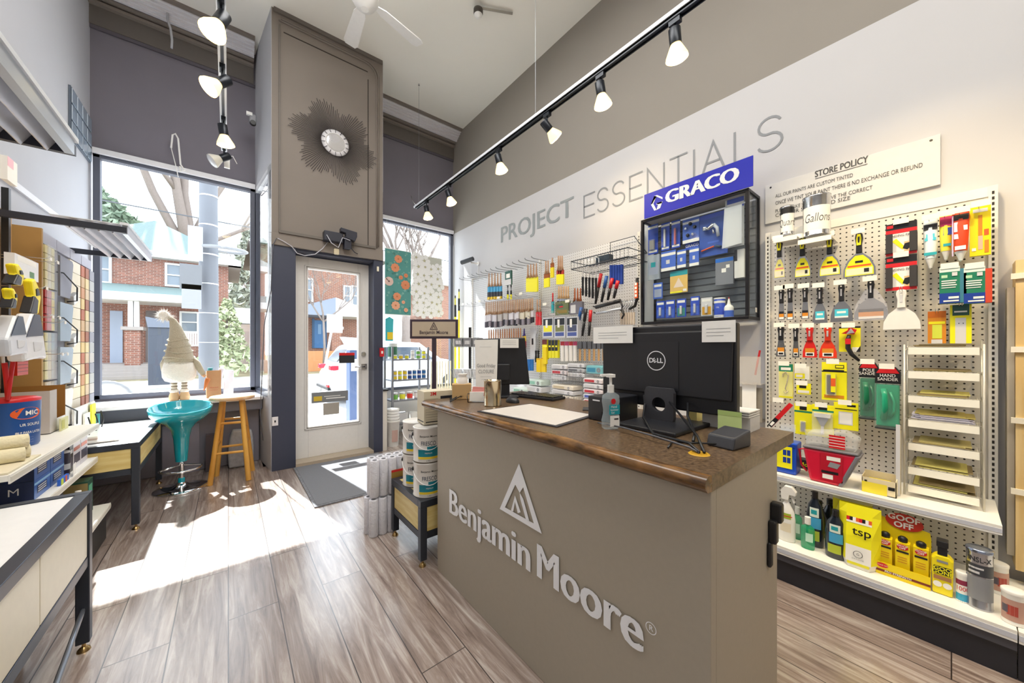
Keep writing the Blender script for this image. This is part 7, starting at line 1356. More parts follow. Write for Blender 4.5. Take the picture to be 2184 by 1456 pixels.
# mini roller frames: black grip below a white wire
def rframe(label, px, py0, py1, X, wire, grip, group=None, flip=1, gl_=.5):
    p = AX(px, py0, X); b = AX(px, py1, X); h = p.z-b.z; t = thing('mini_roller', label, 'roller frame', (X, p.y, b.z), RW, group)
    m = MB(); m.tube([(0, 0, h*gl_), (0, 0, h*.68), (.03*flip, 0, h*.80), (.03*flip, 0, h*.96), (.0, 0, h), (-.015*flip, 0, h*.985)], .0032, wire, 6); m.build('wire', t); m = MB(); m.lathe([(.009, 0), (.012, h*.1), (.009, h*gl_*.6), (.012, h*gl_)], grip, n=12); m.build('grip', t)
    return t
for k in range(5): rframe('mini roller frame with black grip hanging under the wire basket', 1243+k*7, 552-k, 630+k*2, XB-.02*k, mat('e6e6ea', .3, .5), K, 'mini roller frames with black grips')
for k in range(6): rframe('roller frame with pale wooden stem low beside the glass case', 1325+k*5.3, 642-k*.5, 692, XB, HOOKM, mat('cdbfb0', .6), 'pale roller frames beside the glass case')
def scr(label, px0, py0, px1, py1, X, c1, c2, group=None):
    a = AX(px0, py0, X); b = AX(px1, py1, X); t = thing('wire_tool', label, 'tool', a, 0, group); d = b-a
    m = MB(); m.tube([(0, 0, 0), d*.45], .015, c1, 8); m.build('head', t); m = MB(); m.tube([d*.42, d*.7, d], [.011, .013, .010], c2, 8); m.build('grip', t)
for k in range(4): scr('red and black scraping tool hanging askew in the cluster', 1282+k*12, 583+k*5, 1270+k*13, 648-k*4, XB-.03*k, RD if k != 1 else mat('2c5fa8', .4), K, 'red and black scraping tools')
for k in range(3): scr('blue and black tool crossing low in the cluster', 1240+k*10, 655+k*3, 1228+k*14, 716, XB-.05, (mat('2c5fa8', .4), K, RD)[k], K, 'crossing tools low in the cluster')
for k in range(5): pk('paint_pad', 'dark blue plastic blade pad in the hanging set of five', 'pad', 1303+k*5.6, 566-k*.3, 1307.6+k*5.6, 606, XB-.02, mat('1d3f9a', .35), [(.2, 0, .3, 1, BLD)], th=.02, group='dark blue blade pads', part='blade')
for (lab_, pts, r_, mt) in (('long black caulking gun lying across the hooks', ((1271, 655), (1323, 641)), .016, K), ('silver-barred black caulking gun under the other one', ((1272, 668), (1326, 658)), .012, mat('c6cad2', .3, .6))):
    a = AX(*pts[0], XB-.06); b = AX(*pts[1], XB-.06); t = thing('caulking_gun', lab_, 'caulking gun', a); d = b-a; m = MB(); m.tube([(0, 0, 0), d], r_, mt, 8); m.build('barrel', t); m = MB(); m.tube([d, d+Vector((0, -.02, -.05)), d+Vector((0, -.0, -.08))], .008, K, 6); m.tube([(0, 0, 0), (0, .03, .01)], .006, K, 6); m.build('trigger_handle', t)
a = AX(1359, 598, XB); m = MB(); m.tube([(0, 0, .02), (0, .0, -.14), (.0, .02, -.2), (0, .07, -.22)], [.012, .013, .012, .010], K, 8); tag(m.build('black_lever', loc=tuple(a)), 'long black curved handle hanging next to the glass case', 'tool')
a = AX(1357, 603, XB-.03); m = MB(); m.box(-.006, .006, -.012, .012, -.12, 0, ORG); [m.box(-.008, -.006, -.008, .008, -.11+.03*k, -.09+.03*k, WH) for k in range(4)]; tag(m.build('chip_card', loc=tuple(a)), 'narrow orange and white card strip next to the glass case', 'card')
# wire baskets and clear packed sleeves
for k, (x0_, x1_) in enumerate(((1165, 1187), (1190, 1213), (1216, 1240))):
    pk('roller_sleeve_pack', f'{("left", "middle", "right")[k]} clear pack of dark mini rollers in the middle of the pegboard', 'rollers', x0_, 678-k, x1_, 720, XB-.03, mat('d0d2da', .3), [(.05, .62, .95, .95, K), (.1, .3, .9, .6, (YL, mat('7c7f4c', .4), mat('4a4f6c', .4))[k]), (.1, .08, .9, .26, mat('4a5aa0', .4)), (.3, .5, .5, .9, WH)], th=.05)
pk('roller_pack', 'pack with brown header and yellow sleeve at the left of the sleeve row', 'rollers', 1161, 724, 1171, 766, XB-.02, YL, [(0, .75, 1, 1, mat('7c2a24', .5))], th=.03)
for k in range(3): pk('roller_pack', 'black and yellow packed roller in the sleeve row', 'rollers', 1174+k*7, 725, 1180+k*7, 763, XB-.02, YL, [(0, .4, 1, 1, K), (.2, .6, .8, .7, YL)], th=.03, group='black and yellow packed rollers')
for k in range(4): 
    c, w, h = rrect(1196+k*9, 728, 1204+k*9, 770, XB-.03); t = thing('roller_sleeve', 'white roller sleeve with red header in the sleeve row', 'roller sleeve', c, RW, 'white roller sleeves with red headers'); m = MB(); m.cyl((0, 0, -h/2), (0, 0, h*.3), w*.42, mat('efece8', .9), n=12); m.build('sleeve', t); m = MB(); m.box(-w/2, w/2, -.004, 0, h*.3, h*.5, (RD, mat('cc3a6a', .5))[k % 2]); m.build('header', t)
for k in range(13):
    px = 1236+k*5; p = AX(px, 728, XB-.04); b = AX(px, 769, XB-.04); t = thing('foam_brush', 'grey foam brush with wooden dowel hanging foam up', 'foam brush', (XB-.04-(k % 2)*.02, p.y, b.z), RW, 'grey foam brushes with dowels'); h = p.z-b.z
    m = MB(); m.cyl((0, 0, 0), (0, 0, h*.7), .0055, DOWEL, n=8); m.build('dowel', t); m = MB(); m.prism([(-.018, h*.62), (.018, h*.62), (.018, h*1.0), (-.018, h*1.0)], -.008, .008, mat('5d5f66', .9)); m.build('foam', t)
for k in range(2): pk('foam_pad', ('left', 'right')[k]+' bright yellow flat foam pad hanging by a wire low on the pegboard', 'pad', 1147+k*10, 764-k*2, 1156+k*10, 793, XB-.04, mat('ffd91a', .6), [(.1, .9, .9, .96, OCH)], th=.02)
pk('foam_pad', 'tall yellow foam strip above the flat yellow pads', 'pad', 1161, 740, 1168, 776, XB-.05, mat('ffe01a', .6), [], th=.02)
for k in range(4): pk('blue_clip', 'small blue plastic tool right of the small monitor', 'tool', 1124+k*4, 766, 1126.5+k*4, 790, XB-.03, mat('2f7fd0', .4), [], th=.02, group='small blue plastic tools', part='body')
for k in range(2):
    rframe('black-gripped wire hook tool low beside the yellow pads', 1143+k*5, 690, 772, XB, HOOKM, K, 'black-gripped wire tools', gl_=.3)
pk('white_card', 'white hanging card with dark picture right of the third row', 'card', 1131, 698, 1143, 765, XB+.05, mat('d8d8da', .6), [(.3, .45, .6, .65, K)], th=.004)
# stacked clear packs: round ended sleeves
def sleeves(label, a0, b0, a1, b1, X, n, cols, group):
    """short rolls stacked flat, ends to the room"""
    c, w, h = rrect(a0, b0, a1, b1, X); hh = h/n
    for k in range(n):
        t = thing('roller_bag', label, 'rollers', (X, c.y, c.z-h/2+hh*k), RW, group); mt = cols[k % len(cols)]
        m = MB(); m.prism([(-w/2, hh*.08), (w/2, hh*.08), (w*.5, hh*.8), (w*.4, hh*.94), (-w*.42, hh*.94), (-w*.5, hh*.8)], -.04, .10, mt[0]); m.build('bag', t, bevel=.006)
        m = MB(); m.sheet(-w*.42, w*.1, hh*.25, hh*.7, -.0408, mt[1]); m.lathe([(.005, 0), (hh*.26, 0)], GRY, M=Matrix.Translation((w*.3, -.0415, hh*.48)) @ Matrix.Rotation(PI/2, 4, 'X'), n=12, cap=False); m.build('print', t)
PW_ = (mat('e6e6ea', .3), LGY); PR_ = (mat('e9dfe2', .3), mat('c83a44', .4)); PB_ = (mat('dfe3ee', .3), mat('5a6cc0', .4)); PT_ = (mat('dcefe8', .3), mat('9ad4c0', .4)); PG_ = (mat('c3c5ca', .3), mat('6a6c72', .4))
sleeves('white and red bag of roller refills stacked in the wire basket', 1182, 776, 1214, 810, 2.50, 3, (PW_, PR_, PW_), 'white and red refill bags in the upper basket')
sleeves('white bag of roller refills right of the red-striped ones', 1216, 774, 1252, 804, 2.52, 3, (PW_, PG_, PW_), 'white refill bags right in the upper basket')
sleeves('cream bag of refills low in the basket behind the counter', 1183, 820, 1228, 862, 2.48, 4, (PW_, (mat('efe6d6', .4), mat('d8c9a8', .4))), 'cream refill bags low in the basket')
sleeves('red and white striped bag of refills left of the large monitor', 1250, 806, 1290, 862, 2.46, 5, (PR_, PB_, PR_, PW_), 'striped refill bags left of the large monitor')
sleeves('teal and white pack above the striped refill bags', 1256, 778, 1290, 798, 2.50, 1, ((mat('7fc0c8', .4), mat('3c8fb0', .4)),), 'teal pack')
sleeves('white and grey bag of refills behind the small monitor', 1128, 808, 1160, 850, 2.50, 3, (PG_, PW_, PT_), 'grey refill bags behind the small monitor')
sleeves('clear bag of refills left of the cream ones', 1100, 826, 1124, 852, 2.45, 2, (PW_, PT_), 'clear refill bags behind the keyboard')
def basket(label, a0, b0, a1, b1, X, dep=.22):
    c, w, h = rrect(a0, b0, a1, b1, X); t = thing('wire_basket', label, 'basket', (X, c.y, c.z-h/2), RW)
    m = MB()
    for z in (0, h*.5, h): m.tube([(-w/2, 0, z), (w/2, 0, z), (w/2, dep, z), (-w/2, dep, z)], .0022, WIRE, 4, True)
    for k in range(13): x = -w/2+w*k/12; m.tube([(x, 0, h), (x, 0, 0), (x, dep, 0)], .0014, WIRE, 4)
    m.build('wire_mesh', t); return t
basket('wire basket of white and red refill bags on the pegboard', 1178, 790, 1256, 818, 2.46)
basket('wire basket of cream refill bags low on the pegboard', 1180, 842, 1240, 868, 2.44)
c0 = AX(1216, 548, 2.42)
t = thing('wire_basket', 'empty black wire basket rack at the top of the pegboard near the glass case', 'basket', (2.42, 0, 0)); ya3, yb3 = AX(1218, 551, 2.42).y, AX(1340, 540, 2.42).y; z3 = AX(1270, 545, 2.42).z
m = MB(); BW_ = mat('3a4450', .35, .7)
for z in (z3, z3-.07): m.tube([(0, ya3, z), (0, yb3, z), (.27, yb3, z), (.27, ya3, z)], .004, BW_, 6, True)
for k in range(17): y = yb3+(ya3-yb3)*k/16; m.tube([(0, y, z3), (0, y, z3-.07), (.27, y, z3-.07)], .0018, BW_, 4)
m.tube([(.27, yb3-.0, z3), (.24, yb3+.1, z3+.16), (.24, ya3-.25, z3+.16), (.24, ya3-.25, z3)], .0035, BW_, 6); m.box(.10, .16, yb3+.25, yb3+.40, z3-.03, z3+.02, mat('2c3a48', .4)); m.build('wire_frame', t)
# free hooks in rows
for k in range(15): hook(u1, 4.2-k*.105, 2.115, 2.47, False, True)
for k in range(14): hook(u1, 4.2-k*.10, 1.75, 2.47, k % 4 == 1)
for k in range(6): hook(u1, 2.62-k*.10, 1.60, 2.46, k % 3 == 1)
for k in range(6): hook(u1, 2.75-k*.14, 1.50, 2.44, False)
# tiered wire display with packs at the far left of the pegboard
q = AX(1000, 800, 2.45); t = thing('spinner_rack', 'black-posted tiered wire rack of grey packs left of the small monitor', 'rack', (2.10, 3.36, 0), -.9)
m = MB(); m.box(-.012, .012, -.012, .012, .02, 1.42, BLACK); m.build('post', t); m = MB(); m.lathe([(.13, 0), (.13, .015), (.03, .03)], BLACK, n=24); m.build('base', t)
tz = []
for k, z in enumerate((1.20, .86, .55)):
    m = MB()
    for j in range(9): x = -.16+.04*j; m.tube([(x, -.17, z+.10), (x, -.10, z), (x, .02, z)], .0018, WIRE, 4)
    for (y, zz_) in ((-.17, z+.1), (-.10, z), (.02, z)): m.tube([(-.16, y, zz_), (.16, y, zz_)], .0024, WIRE, 4)
    m.build('wire_tier', t); tz.append(z)
for k, z in enumerate(tz):
    for j in range(3):
        M_ = Matrix.Translation((2.10, 3.36, 0)) @ Matrix.Rotation(-.9, 4, 'Z'); p = M_ @ Vector((-.105+.105*j, -.045, z+.052)); mt = (mat('85878c', .4), mat('dfe2e6', .35), mat('d2d6dc', .35))[k]
        m = MB(); m.box(-.046, .046, -.045, .045, -.047, .047, mt); m.box(-.03, .03, -.0455, -.045, -.02, .02, LGY); tag(m.build('sleeve_pack', loc=p, rotz=-.9, bevel=.01), f'{("grey", "white", "pale")[k]} wrapped pack on the {("top", "middle", "bottom")[k]} tier of the wire rack', 'pack', f'packs on the {("top", "middle", "bottom")[k]} tier of the wire rack')
# ------------------------------------------------------------ left wall: shelving, colour rack, canopies
XW = -.975
lu = thing('shelving_unit', 'white low shelving between the two long tables along the left wall', 'shelving', (0, 0, 0))
GY_0, GY_1 = 2.185, 3.335
def lshelf(x1, z, nm='shelf'):
    m = MB(); m.box(XW+.02, x1, GY_0, GY_1, z-.022, z, UW); m.box(x1, x1+.005, GY_0, GY_1, z-.032, z+.002, UW); m.box(x1+.005, x1+.0065, GY_0, GY_1, z-.024, z-.006, mat('d8d4c8', .4)); m.build(nm, lu, bevel=.0015)
lshelf(-.635, .725); lshelf(-.640, .518); lshelf(-.585, .215, 'base_deck')
m = MB(); m.box(-.61, -.60, GY_0, GY_1, 0, .18, BLACK); m.build('kick_plate', lu)
m = MB(); m.box(XW, XW+.018, GY_0, GY_1, .1, 1.95, mat('c9a06a', .6)); m.build('back_panel', lu)
m = MB(); m.box(-.95, -.925, 3.19, 3.215, .727, 2.06, BLACK); m.build('upright', lu)
hk = [(3.05, 1.66), (2.95, 1.66), (3.08, 1.36), (2.98, 1.36), (3.12, 1.16), (2.9, 1.5), (3.16, 1.34), (3.2, 1.16)]
for y, z in hk:
    m = MB(); m.tube([(XW+.018, y, z), (-.74, y, z), (-.725, y, z+.012)], .002, HOOKM, 4); o = m.build('hook', lu)
    m = MB(); m.box(-.724, -.722, y-.012, y+.012, z-.008, z+.008, WH); m.build('price_tag', o)
# brown end panel and curved colour rack standing on the far table
RKY0, RKY1, RKX = 3.395, 4.45, -.862
t = thing('colour_rack', 'tall colour card rack with brown side panel by the left window', 'rack', (0, 0, 0))
BRN = mat('b0884c', .6); m = MB(); m.box(XW, RKX, RKY0-.02, RKY0, .58, 1.905, BRN); m.build('side_panel', t)
m = MB(); m.box(XW+.005, RKX-.03, RKY0, 4.40, .60, 1.88, mat('8d8c94', .5)); m.build('rack_body', t)
m = MB()
for k in range(4): y0 = RKY0+.02+k*.25; m.box(RKX-.03, RKX-.012, y0, y0+.24, 1.83, 1.90, mat('a9a8b4', .4))
m.build('header_strip', t)
def LY(px): return AX(px, 700, RKX).y
def LZ(px, py): return AX(px, py, RKX).z
c1a, c1b = LY(94), LY(115)
for k, (z0, z1, cols) in enumerate(((1.56, 1.82, ('e8d9a0', 'e3dcc0', 'e9e2a8')), (1.30, 1.55, ('b8342c', 'c43a30', 'ead06a')), (1.0, 1.29, ('d8cfa0', 'b8b49a', '9aa8a8')), (.74, .99, ('c9b596', 'a9957c', '8c7c6a')), (.62, .73, ('3c6aa0', '7fa0c8', 'dfe6ee')))):
    m = MB()
    for j, c in enumerate(cols):
        ya_ = c1a+(c1b-c1a)*j/3
        for i in range(5): zz_ = z0+(z1-z0)*i/5; m.box(RKX-.029, RKX+.003, ya_+.003, ya_+(c1b-c1a)/3-.002, zz_+.003, zz_+(z1-z0)/5-.002, mat(c, .5, var=.03*i))
    m.build('colour_cards', t); m = MB(); m.box(RKX+.010, RKX+.013, c1a, c1b, z0, z1, clear('ffffff', .10, .05, 'acrylic_front')); m.build('clear_cover', t)
c2a, c2b = LY(117), LY(146)
for k, (z0, z1, col) in enumerate(((1.53, 1.79, '8f909c'), (1.24, 1.49, 'a3b2bf'), (.96, 1.20, 'a9b6c2'), (.68, .92, 'e2dfd8'))):
    m = MB(); m.prism([(c2a, z0), (c2b-.06, z0), (c2b, z1-.02), (c2b-.02, z1), (c2a, z1)], -.022, -.012, mat(col, .5), Matrix.Translation((RKX-.0, 0, 0)) @ Matrix.Rotation(LW, 4, 'Z') @ Matrix.Translation((0, .0, 0))); o = m.build('fan_deck_pocket', t)
    m = MB(); m.tube([(RKX+.004, c2a, z0+.15), (RKX+.03, c2a+.02, z0+.15), (RKX+.05, c2b-.05, z0+.08), (RKX+.045, c2b-.03, z0-.01), (RKX, c2b-.03, z0-.02)], .004, BLACK, 6); m.build('wire_holder', o)
    m = MB(); m.prism([(c2b-.03, z0+.02), (c2b+.07, z0+.06), (c2b+.07, z0+.0), (c2b-.02, z0-.04)], -.03, -.005, PAPER, Matrix.Translation((RKX, 0, 0)) @ Matrix.Rotation(LW, 4, 'Z')); m.build('loose_cards', o)
for k, (a, b, cols) in enumerate(((152, 174, ('e6d8bc', 'e9dcc4', 'e2d3b6')), (176, 183, ('c9a478', 'b0603c', 'd8b878', 'c48a5c')), (185, 192, ('d8c08c', '9a5a3c', 'c9b08c')), (194, 203, ('a9a8a4', '8d8c94', 'b8b0a8')))):
    ya_, yb_ = LY(a), LY(b)
    m = MB()
    for i in range(14): z0 = .66+i*.083; m.box(RKX-.029+.003*(i % 2), RKX-.006, ya_, yb_, z0, z0+.079, mat(cols[i % len(cols)], .55))
    m.build('chip_column', t)
# leaflet ledge at the bottom of the rack
q = AX(176, 860, -.80); t = thing('leaflet_stand', 'wire stand of pale and yellow leaflets in front of the colour rack', 'stand', (-.80, 4.05, .577), LW)
m = MB(); m.box(-.30, .18, .02, .03, .0, .20, mat('e6e3dc', .5)); m.build('back_card', t); m = MB(); m.box(.0, .10, .0, .01, .03, .19, mat('e6e23a', .6)); m.box(-.14, -.02, .005, .015, .0, .14, mat('e9e6d6', .6)); m.box(.12, .16, -.01, .01, .02, .10, mat('3c8a90', .5)); m.build('leaflets', t)
for x in (-.22, -.05, .10): m = MB(); m.tube([(x, -.03, 0), (x, -.04, .06), (x-.02, -.03, .13)], .004, BLACK, 5); m.build('wire_prong', t)
q = AZ(222, 935, .577); t = thing('picture_frame', 'flat frame with a small brown picture lying on the white table', 'frame', (-.70, 3.58, .5765), .1); m = MB(); m.box(-.12, .12, -.10, .10, 0, .012, mat('cfcbc6', .4)); m.build('frame', t, bevel=.002); m = MB(); m.box(-.09, .07, -.07, .06, .012, .014, mat('b9a898', .5)); m.box(-.06, .02, -.05, .0, .014, .015, mat('8a6a54', .5)); m.build('picture', t)
# louvred canopies
def canopy(label, x0, x1, y0, y1, z, arm=True):
    t = thing('canopy_light', label, 'canopy', (x0, y0, z)); W = x1-x0; D = y1-y0; DK = mat('262a36', .4)
    for y_ in (0, D-.02): m = MB(); m.box(0, W, y_, y_+.02, -.018, .018, DK); m.build('cross_bar', t)
    m = MB(); m.box(W-.022, W, .02, D-.02, -.02, .03, mat('c3ccd8', .3, .3)); m.box(W-.03, W+.006, .0, D, .03, .045, mat('dfe5ee', .4)); m.build('side_rail', t)
    for k in range(4): m = MB(); x = W-.05-k*.055; M = Matrix.Translation((x, 0, 0)) @ Matrix.Rotation(.5, 4, 'Y'); m.box(-.003, .003, .02, D-.02, -.026, .026, mat('d9dbe2', .25, .4), M); m.build('louvre', t)
    m = MB(); m.box(W-.30, W-.03, .02, D-.02, .034, .038, mat('eceef4', .5)); m.build('diffuser', t)
    return t
canopy('upper louvred canopy bracket reaching out of the picture at top left', -.96, -.425, .75, 1.965, 1.90)
canopy('louvred canopy bracket on black bars in front of the left window', -.96, -.478, 3.12, 4.03, 1.905)
m = MB(); m.box(XL, XL+.012, 3.0, 4.2, 2.13, 2.17, TRIMW); struct(m.build('trim_4'))
# tile panel high on the left wall
t = thing('tile_panel', 'grey glossy grid panel of square tiles high on the left wall by the corner', 'panel', (XL+.001, 4.34, 2.86), LW)
m = MB(); m.box(0, .53, -.012, 0, 0, .40, mat('5f6a78', .4)); m.build('backing', t); m = MB()
for i in range(4):
    for j in range(3): m.box(.01+i*.13, .125+i*.13, -.02, -.012, .008+j*.132, .125+j*.132, mat('8796a6', .15, var=.1))
m.build('tiles', t, bevel=.004)
# hanging goods by the post
def gtool(label, px0, py0, px1, py1, X, g=None):
    c, w, h = rrect(px0, py0, px1, py1, X); t = thing('utility_knife_pack', label, 'tool', c, LW, g)
    m = MB(); m.prism([(-w*.45, -h/2), (w*.3, -h/2), (w*.5, 0), (w*.3, h*.3), (0, h/2), (-w*.3, h*.4), (-w*.1, 0)], -.03, 0, YEL); m.build('yellow_grip', t, bevel=.008); m = MB(); m.prism([(-w*.46, -h*.5), (w*.1, -h*.5), (w*.2, -h*.1), (-w*.1, 0)], -.033, .003, K); m.prism([(w*.05, 0), (w*.35, .05*h), (w*.2, h*.25), (0, h*.2)], -.033, .003, K); m.build('black_insert', t, bevel=.004)
gtool('yellow and black hand tool hanging by the brown panel at left', 40, 592, 68, 668, -.77)
gtool('yellow and black hand tool cut by the left picture edge', 2, 560, 30, 606, -.74)
gtool('third yellow and black tool, lower at the left picture edge', -4, 612, 14, 656, -.72)
pk('clear_tool_pack', 'crumpled white and clear blister pack above the yellow tools', 'pack', 8, 548, 62, 592, -.80, mat('e8ebee', .25), [(.1, .7, .9, .95, WH), (.6, .1, .8, .4, mat('5a8a5a', .5))], th=.03, rz=LW)
pk('pink_white_pack', 'white and pink pack hanging at the left edge above the black bar', 'pack', 0, 338, 22, 388, -.80, WH, [(0, .6, .6, 1, mat('f0b8c4', .5))], th=.02, rz=LW)
def gbag(label, px0, py0, px1, py1, X, top, bot):
    c, w, h = rrect(px0, py0, px1, py1, X); t = thing('glove_bag', label, 'bag', c, LW); m = MB()
    m.prism([(-w*.1, h/2), (-w*.5, -h*.1), (-w*.42, -h*.5), (w*.3, -h*.44), (w*.5, -h*.48), (w*.36, 0), (w*.12, h/2)], -.035, .02, bot); m.build('bag_body', t, bevel=.012)
    m = MB(); m.prism([(-w*.1, h*.49), (-w*.42, 0), (w*.30, .05*h), (w*.12, h*.49)], -.037, -.0352, top); m.prism([(-w*.1, -h*.3), (w*.2, -h*.25), (w*.25, -h*.1), (-w*.15, -h*.1)], -.037, -.0352, LGY); m.build('print', t)
gbag('large silver and navy bag hanging under the yellow tools', 24, 668, 78, 770, -.76, mat('202a44', .3), mat('e6e8ec', .25))
gbag('second silver and navy bag cut by the left picture edge', -12, 672, 36, 760, -.73, mat('1c3048', .3), mat('d8dde6', .25))
pk('red_grid_tray', 'small red plastic grid tray hanging below the silver bags', 'tray', 22, 764, 46, 800, -.80, mat('d8361f', .4), [(0, .2+.2*k, 1, .24+.2*k, mat('8c1c14', .5)) for k in range(4)], th=.02, rz=LW)
c = AX(14, 810, -.80); t = thing('red_scissors', 'red scissors with open handles at the left edge above the box', 'scissors', c, LW); m = MB(); m.tube([(-.02, 0, .08), (0, 0, 0), (.015, 0, -.09)], .009, RED, 8); m.build('handle', t); m = MB(); m.tube([(.03, -.01, .09), (.0, -.01, .0), (-.025, -.01, -.09)], .008, RED, 8); m.build('handle', t); m = MB(); m.tube([(-.03, 0, .08), (-.04, 0, .16)], .005, LGY, 6); m.build('blade', t)
# on the top shelf
SZT = .726
t = thing('joint_compound_bag', 'blue pail-shaped bag with orange oval and white lettering on the left shelf', 'bag', (-.80, 2.80, SZT), .90); BL_ = mat('1c4f96', .35)
m = MB(); m.lathe([(.078, 0), (.084, .01), (.086, .10), (.088, .20), (.088, .215)], BL_, n=32, sy=.8); m.build('bag_body', t); m = MB(); m.lathe([(.088, .215), (.089, .228), (.07, .235), (0, .23)], RED, n=32, sy=.8); m.build('red_top', t)
m = MB(); R = .0885
m.text('MIC', .030, WH, 0, .160, bend=R, off=.02) if 0 else None
Ms = Matrix.Scale(.8, 4, (0, 1, 0))
m.add([(R*1.005*math.sin(.62*math.cos(a)), -R*1.005*math.cos(.62*math.cos(a)), .160+.028*math.sin(a)) for a in [2*PI*k/24 for k in range(24)]], [tuple(range(24))], ORG, False, Ms); m.text('MIC', .030, WH, .016, .160, bend=R*1.02, off=.02, M=Ms); m.text('UR SOUPLE', .018, WH, .012, .105, bend=R*1.01, off=.01, M=Ms, sx=.85); m.text('IBLE PARA LATEX', .016, WH, .006, .068, bend=R*1.01, off=.01, M=Ms, sx=.75)
for k in range(3): m.text('- - - - - - -', .010, LGY, .0, .045-.012*k, bend=R*1.01, M=Ms)
m.build('print', t)
t = thing('cardboard_carton', 'grey-faced open carton with brown inside at the end of the left shelf', 'carton', (-.955, 3.085, SZT)); GB_ = mat('c3bcb6', .7); BI = mat('9a6a2c', .7)
m = MB(); m.box(0, .195, 0, .003, 0, .235, GB_); m.box(0, .003, .003, .235, 0, .25, BI); m.box(0, .195, .232, .235, 0, .25, BI); m.box(.192, .195, .003, .10, 0, .235, GB_); m.box(.192, .195, .10, .232, 0, .07, WH); m.box(0, .195, 0, .235, 0, .003, BI); m.build('carton_body', t)
t = thing('leaflet_holder', 'small yellow leaflet propped against the carton on the left shelf', 'leaflet', (-.735, 3.20, SZT), LW); m = MB(); m.box(-.06, .06, 0, .006, 0, .07, mat('e2dfa8', .6)); m.sheet(-.05, .0, .01, .06, -.001, mat('c9c46a', .6)); m.build('leaflet', t)
for k, (x, y, z, a) in enumerate(((-.735, 2.44, .03, .4), (-.73, 2.375, .03, .3), (-.73, 2.41, .078, .35))):
    m = MB(); M = Matrix.Rotation(a, 4, 'Z') @ Matrix.Rotation(PI/2, 4, 'Y'); m.lathe([(.018, -.08), (.028, -.078), (.029, 0), (.028, .078), (.018, .08)], mat('ece2bf', .9, bump=.4, scale=90), M=M, n=20, cap=False); m.lathe([(.018, -.079), (.018, .079)], mat('cfc3a0', .9), M=M, n=16, cap=False)
    tag(m.build('roller_cover', loc=(x, y, SZT+z+.004)), ('far cream roller cover lying on the left shelf', 'near cream roller cover lying on the left shelf', 'cream roller cover lying on top of the other two')[k], 'roller cover')
m = MB(); m.box(-.06, .06, -.10, .20, 0, .006, mat('e6dcc0', .6)); tag(m.build('shelf_tray', loc=(-.70, 2.30, SZT)), 'thin cream tray at the near end of the left shelf', 'tray')
# boxes on the second shelf
NV = mat('0f2350', .35); NB = mat('2b62b0', .35)
def bluebox(label, y, z):
    t = thing('sanding_paper_box', label, 'box', (-.945, y, z)); m = MB(); m.box(0, .27, 0, .18, 0, .085, NV); m.text('M', .045, LG, .215, .045, -.001, off=-.005); [m.sheet(.135, .17, .03+.012*k, .032+.012*k, -.001, mat('6a7486', .5)) for k in range(3)]; m.build('carton', t)
    m = MB(); m.box(.27, .271, 0, .18, .0, .085, NB); m.box(.271, .2715, .03, .14, .02, .055, mat('1a2f58', .4)); m.box(.271, .2715, .0, .18, .062, .072, mat('8fc0e6', .4)); [m.box(.2715, .272, .04, .13, .026+.01*j, .030+.01*j, LGY) for j in range(3)]; m.build('side_label', t)
bluebox('lower dark blue box lettered M at the near end of the second left shelf', 2.56, .5185); bluebox('upper dark blue box lettered M at the near end of the second left shelf', 2.56, .6045)
bluebox('lower blue box behind the boxes lettered M on the second left shelf', 2.745, .5185); bluebox('upper blue box behind the boxes lettered M on the second left shelf', 2.745, .6045)
t = thing('spray_can', 'small dark purple tin with white lettering beside the blue boxes', 'tin', (-.69, 2.965, .5185)); m = MB(); m.lathe([(.028, 0), (.028, .12), (.024, .126)], mat('2d2438', .3), n=22); m.lathe([(.0285, .03), (.0285, .06)], LGY, n=22, cap=False); m.lathe([(.0285, .118), (.026, .128)], LGY, n=22); m.build('tin_body', t)
for k, (y0, y1, mt, nm) in enumerate(((2.99, 3.045, K, 'black'), (3.05, 3.17, mat('e6e2e6', .4), 'white'), (3.175, 3.30, mat('d9d4dc', .4), 'pale'))):
    t = thing('product_box', f'{nm} upright box near the far end of the second left shelf', 'box', (-.90, y0, .5185)); m = MB(); m.box(0, .23, 0, y1-y0, 0, .17, mt); m.build('carton', t); m = MB(); m.box(.23, .231, .01, y1-y0-.01, .03, .08, mat('4a4658', .5)); m.box(.23, .231, .01, y1-y0-.01, .10, .12, (LGY, mat('c96a4a', .5), ORG)[k]); m.build('label', t)
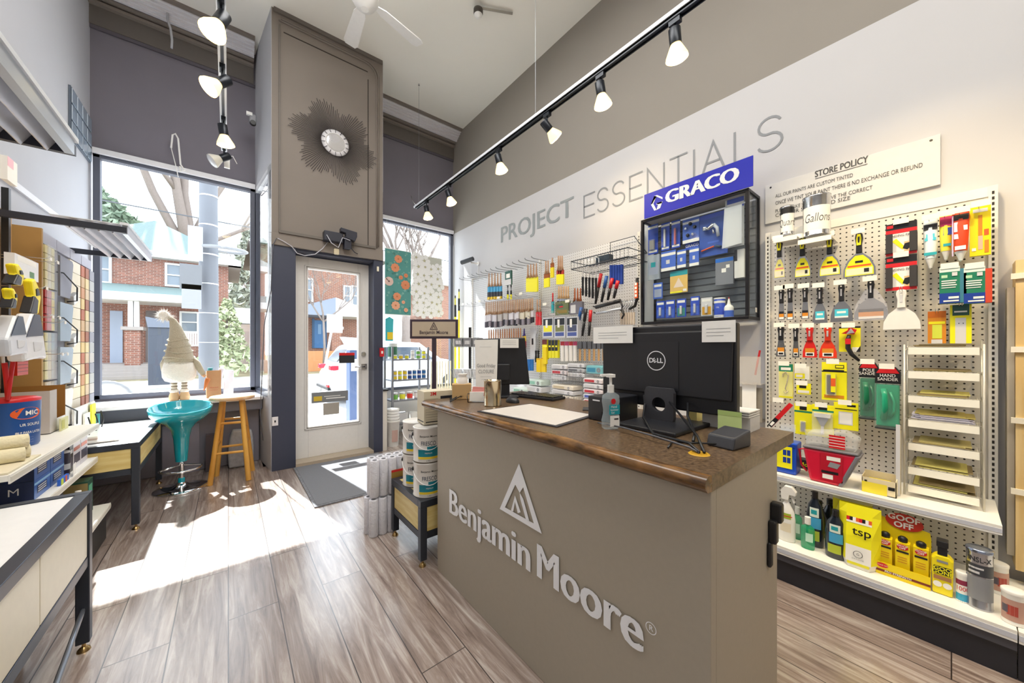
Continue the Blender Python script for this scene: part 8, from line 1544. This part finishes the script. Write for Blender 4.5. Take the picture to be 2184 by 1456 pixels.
m = MB(); m.box(-.001, .001, -.035, .035, 0, .06, PAPER); tag(m.build('price_card', loc=(-.640, 2.93, .5185), rotz=.1), 'white price card standing on the front edge of the second left shelf', 'card')
m = MB(); m.box(-.005, .005, -.06, .06, 0, .03, mat('2f6ad0', .4)); m.box(.005, .006, -.05, -.02, .0, .03, mat('c8d83a', .5)); m.box(.005, .006, .01, .03, .0, .03, ORG); tag(m.build('colour_strip', loc=(-.648, 2.80, .5185)), 'small multicoloured strip lying before the blue boxes', 'strip')
t = thing('product_box', 'green and dark box upright on the bottom left shelf', 'box', (-.80, 3.16, .216)); m = MB(); m.box(0, .16, 0, .10, 0, .20, mat('23503f', .5)); m.build('carton', t); m = MB(); m.box(.16, .161, .02, .08, .03, .17, mat('5fb08c', .5)); m.box(.0, .16, -.001, 0, .12, .19, mat('8a7a4c', .5)); m.build('label', t)
t = thing('spray_can', 'white and red slim can on the bottom left shelf', 'can', (-.655, 3.06, .216)); m = MB(); m.lathe([(.022, 0), (.022, .15), (.012, .165)], WH, n=18); m.lathe([(.0225, .03), (.0225, .10)], RED, n=18, cap=False); m.build('can_body', t); m = MB(); m.lathe([(.012, .165), (.012, .18)], WH, n=12); m.build('cap', t)
t = thing('product_box', 'dark grey box behind the white and red can on the bottom left shelf', 'box', (-.90, 2.95, .216)); m = MB(); m.box(0, .18, 0, .16, 0, .22, mat('3a3a42', .5)); m.build('carton', t); m = MB(); m.box(.02, .16, -.001, 0, .08, .18, LGY); m.build('label', t)
# hoop of a bicycle stand outside
q = AY(226, 815, 7.4); t = thing('bicycle_hoop', 'grey bicycle hoop on the sidewalk at the lower left of the window', 'hoop', (q.x, 7.4, GZ)); zc_ = q.z-GZ-.25; m = MB(); m.tube([(-.25, 0, 0), (-.25, 0, zc_)]+[(-.25*math.cos(a), 0, zc_+.25*math.sin(a)) for a in [PI*k/10 for k in range(1, 10)]]+[(.25, 0, zc_), (.25, 0, 0)], .025, GREY, 8); m.build('tube', t)
# clean-up: unused helper meshes
for me in [x for x in bpy.data.meshes if x.users == 0]: bpy.data.meshes.remove(me)
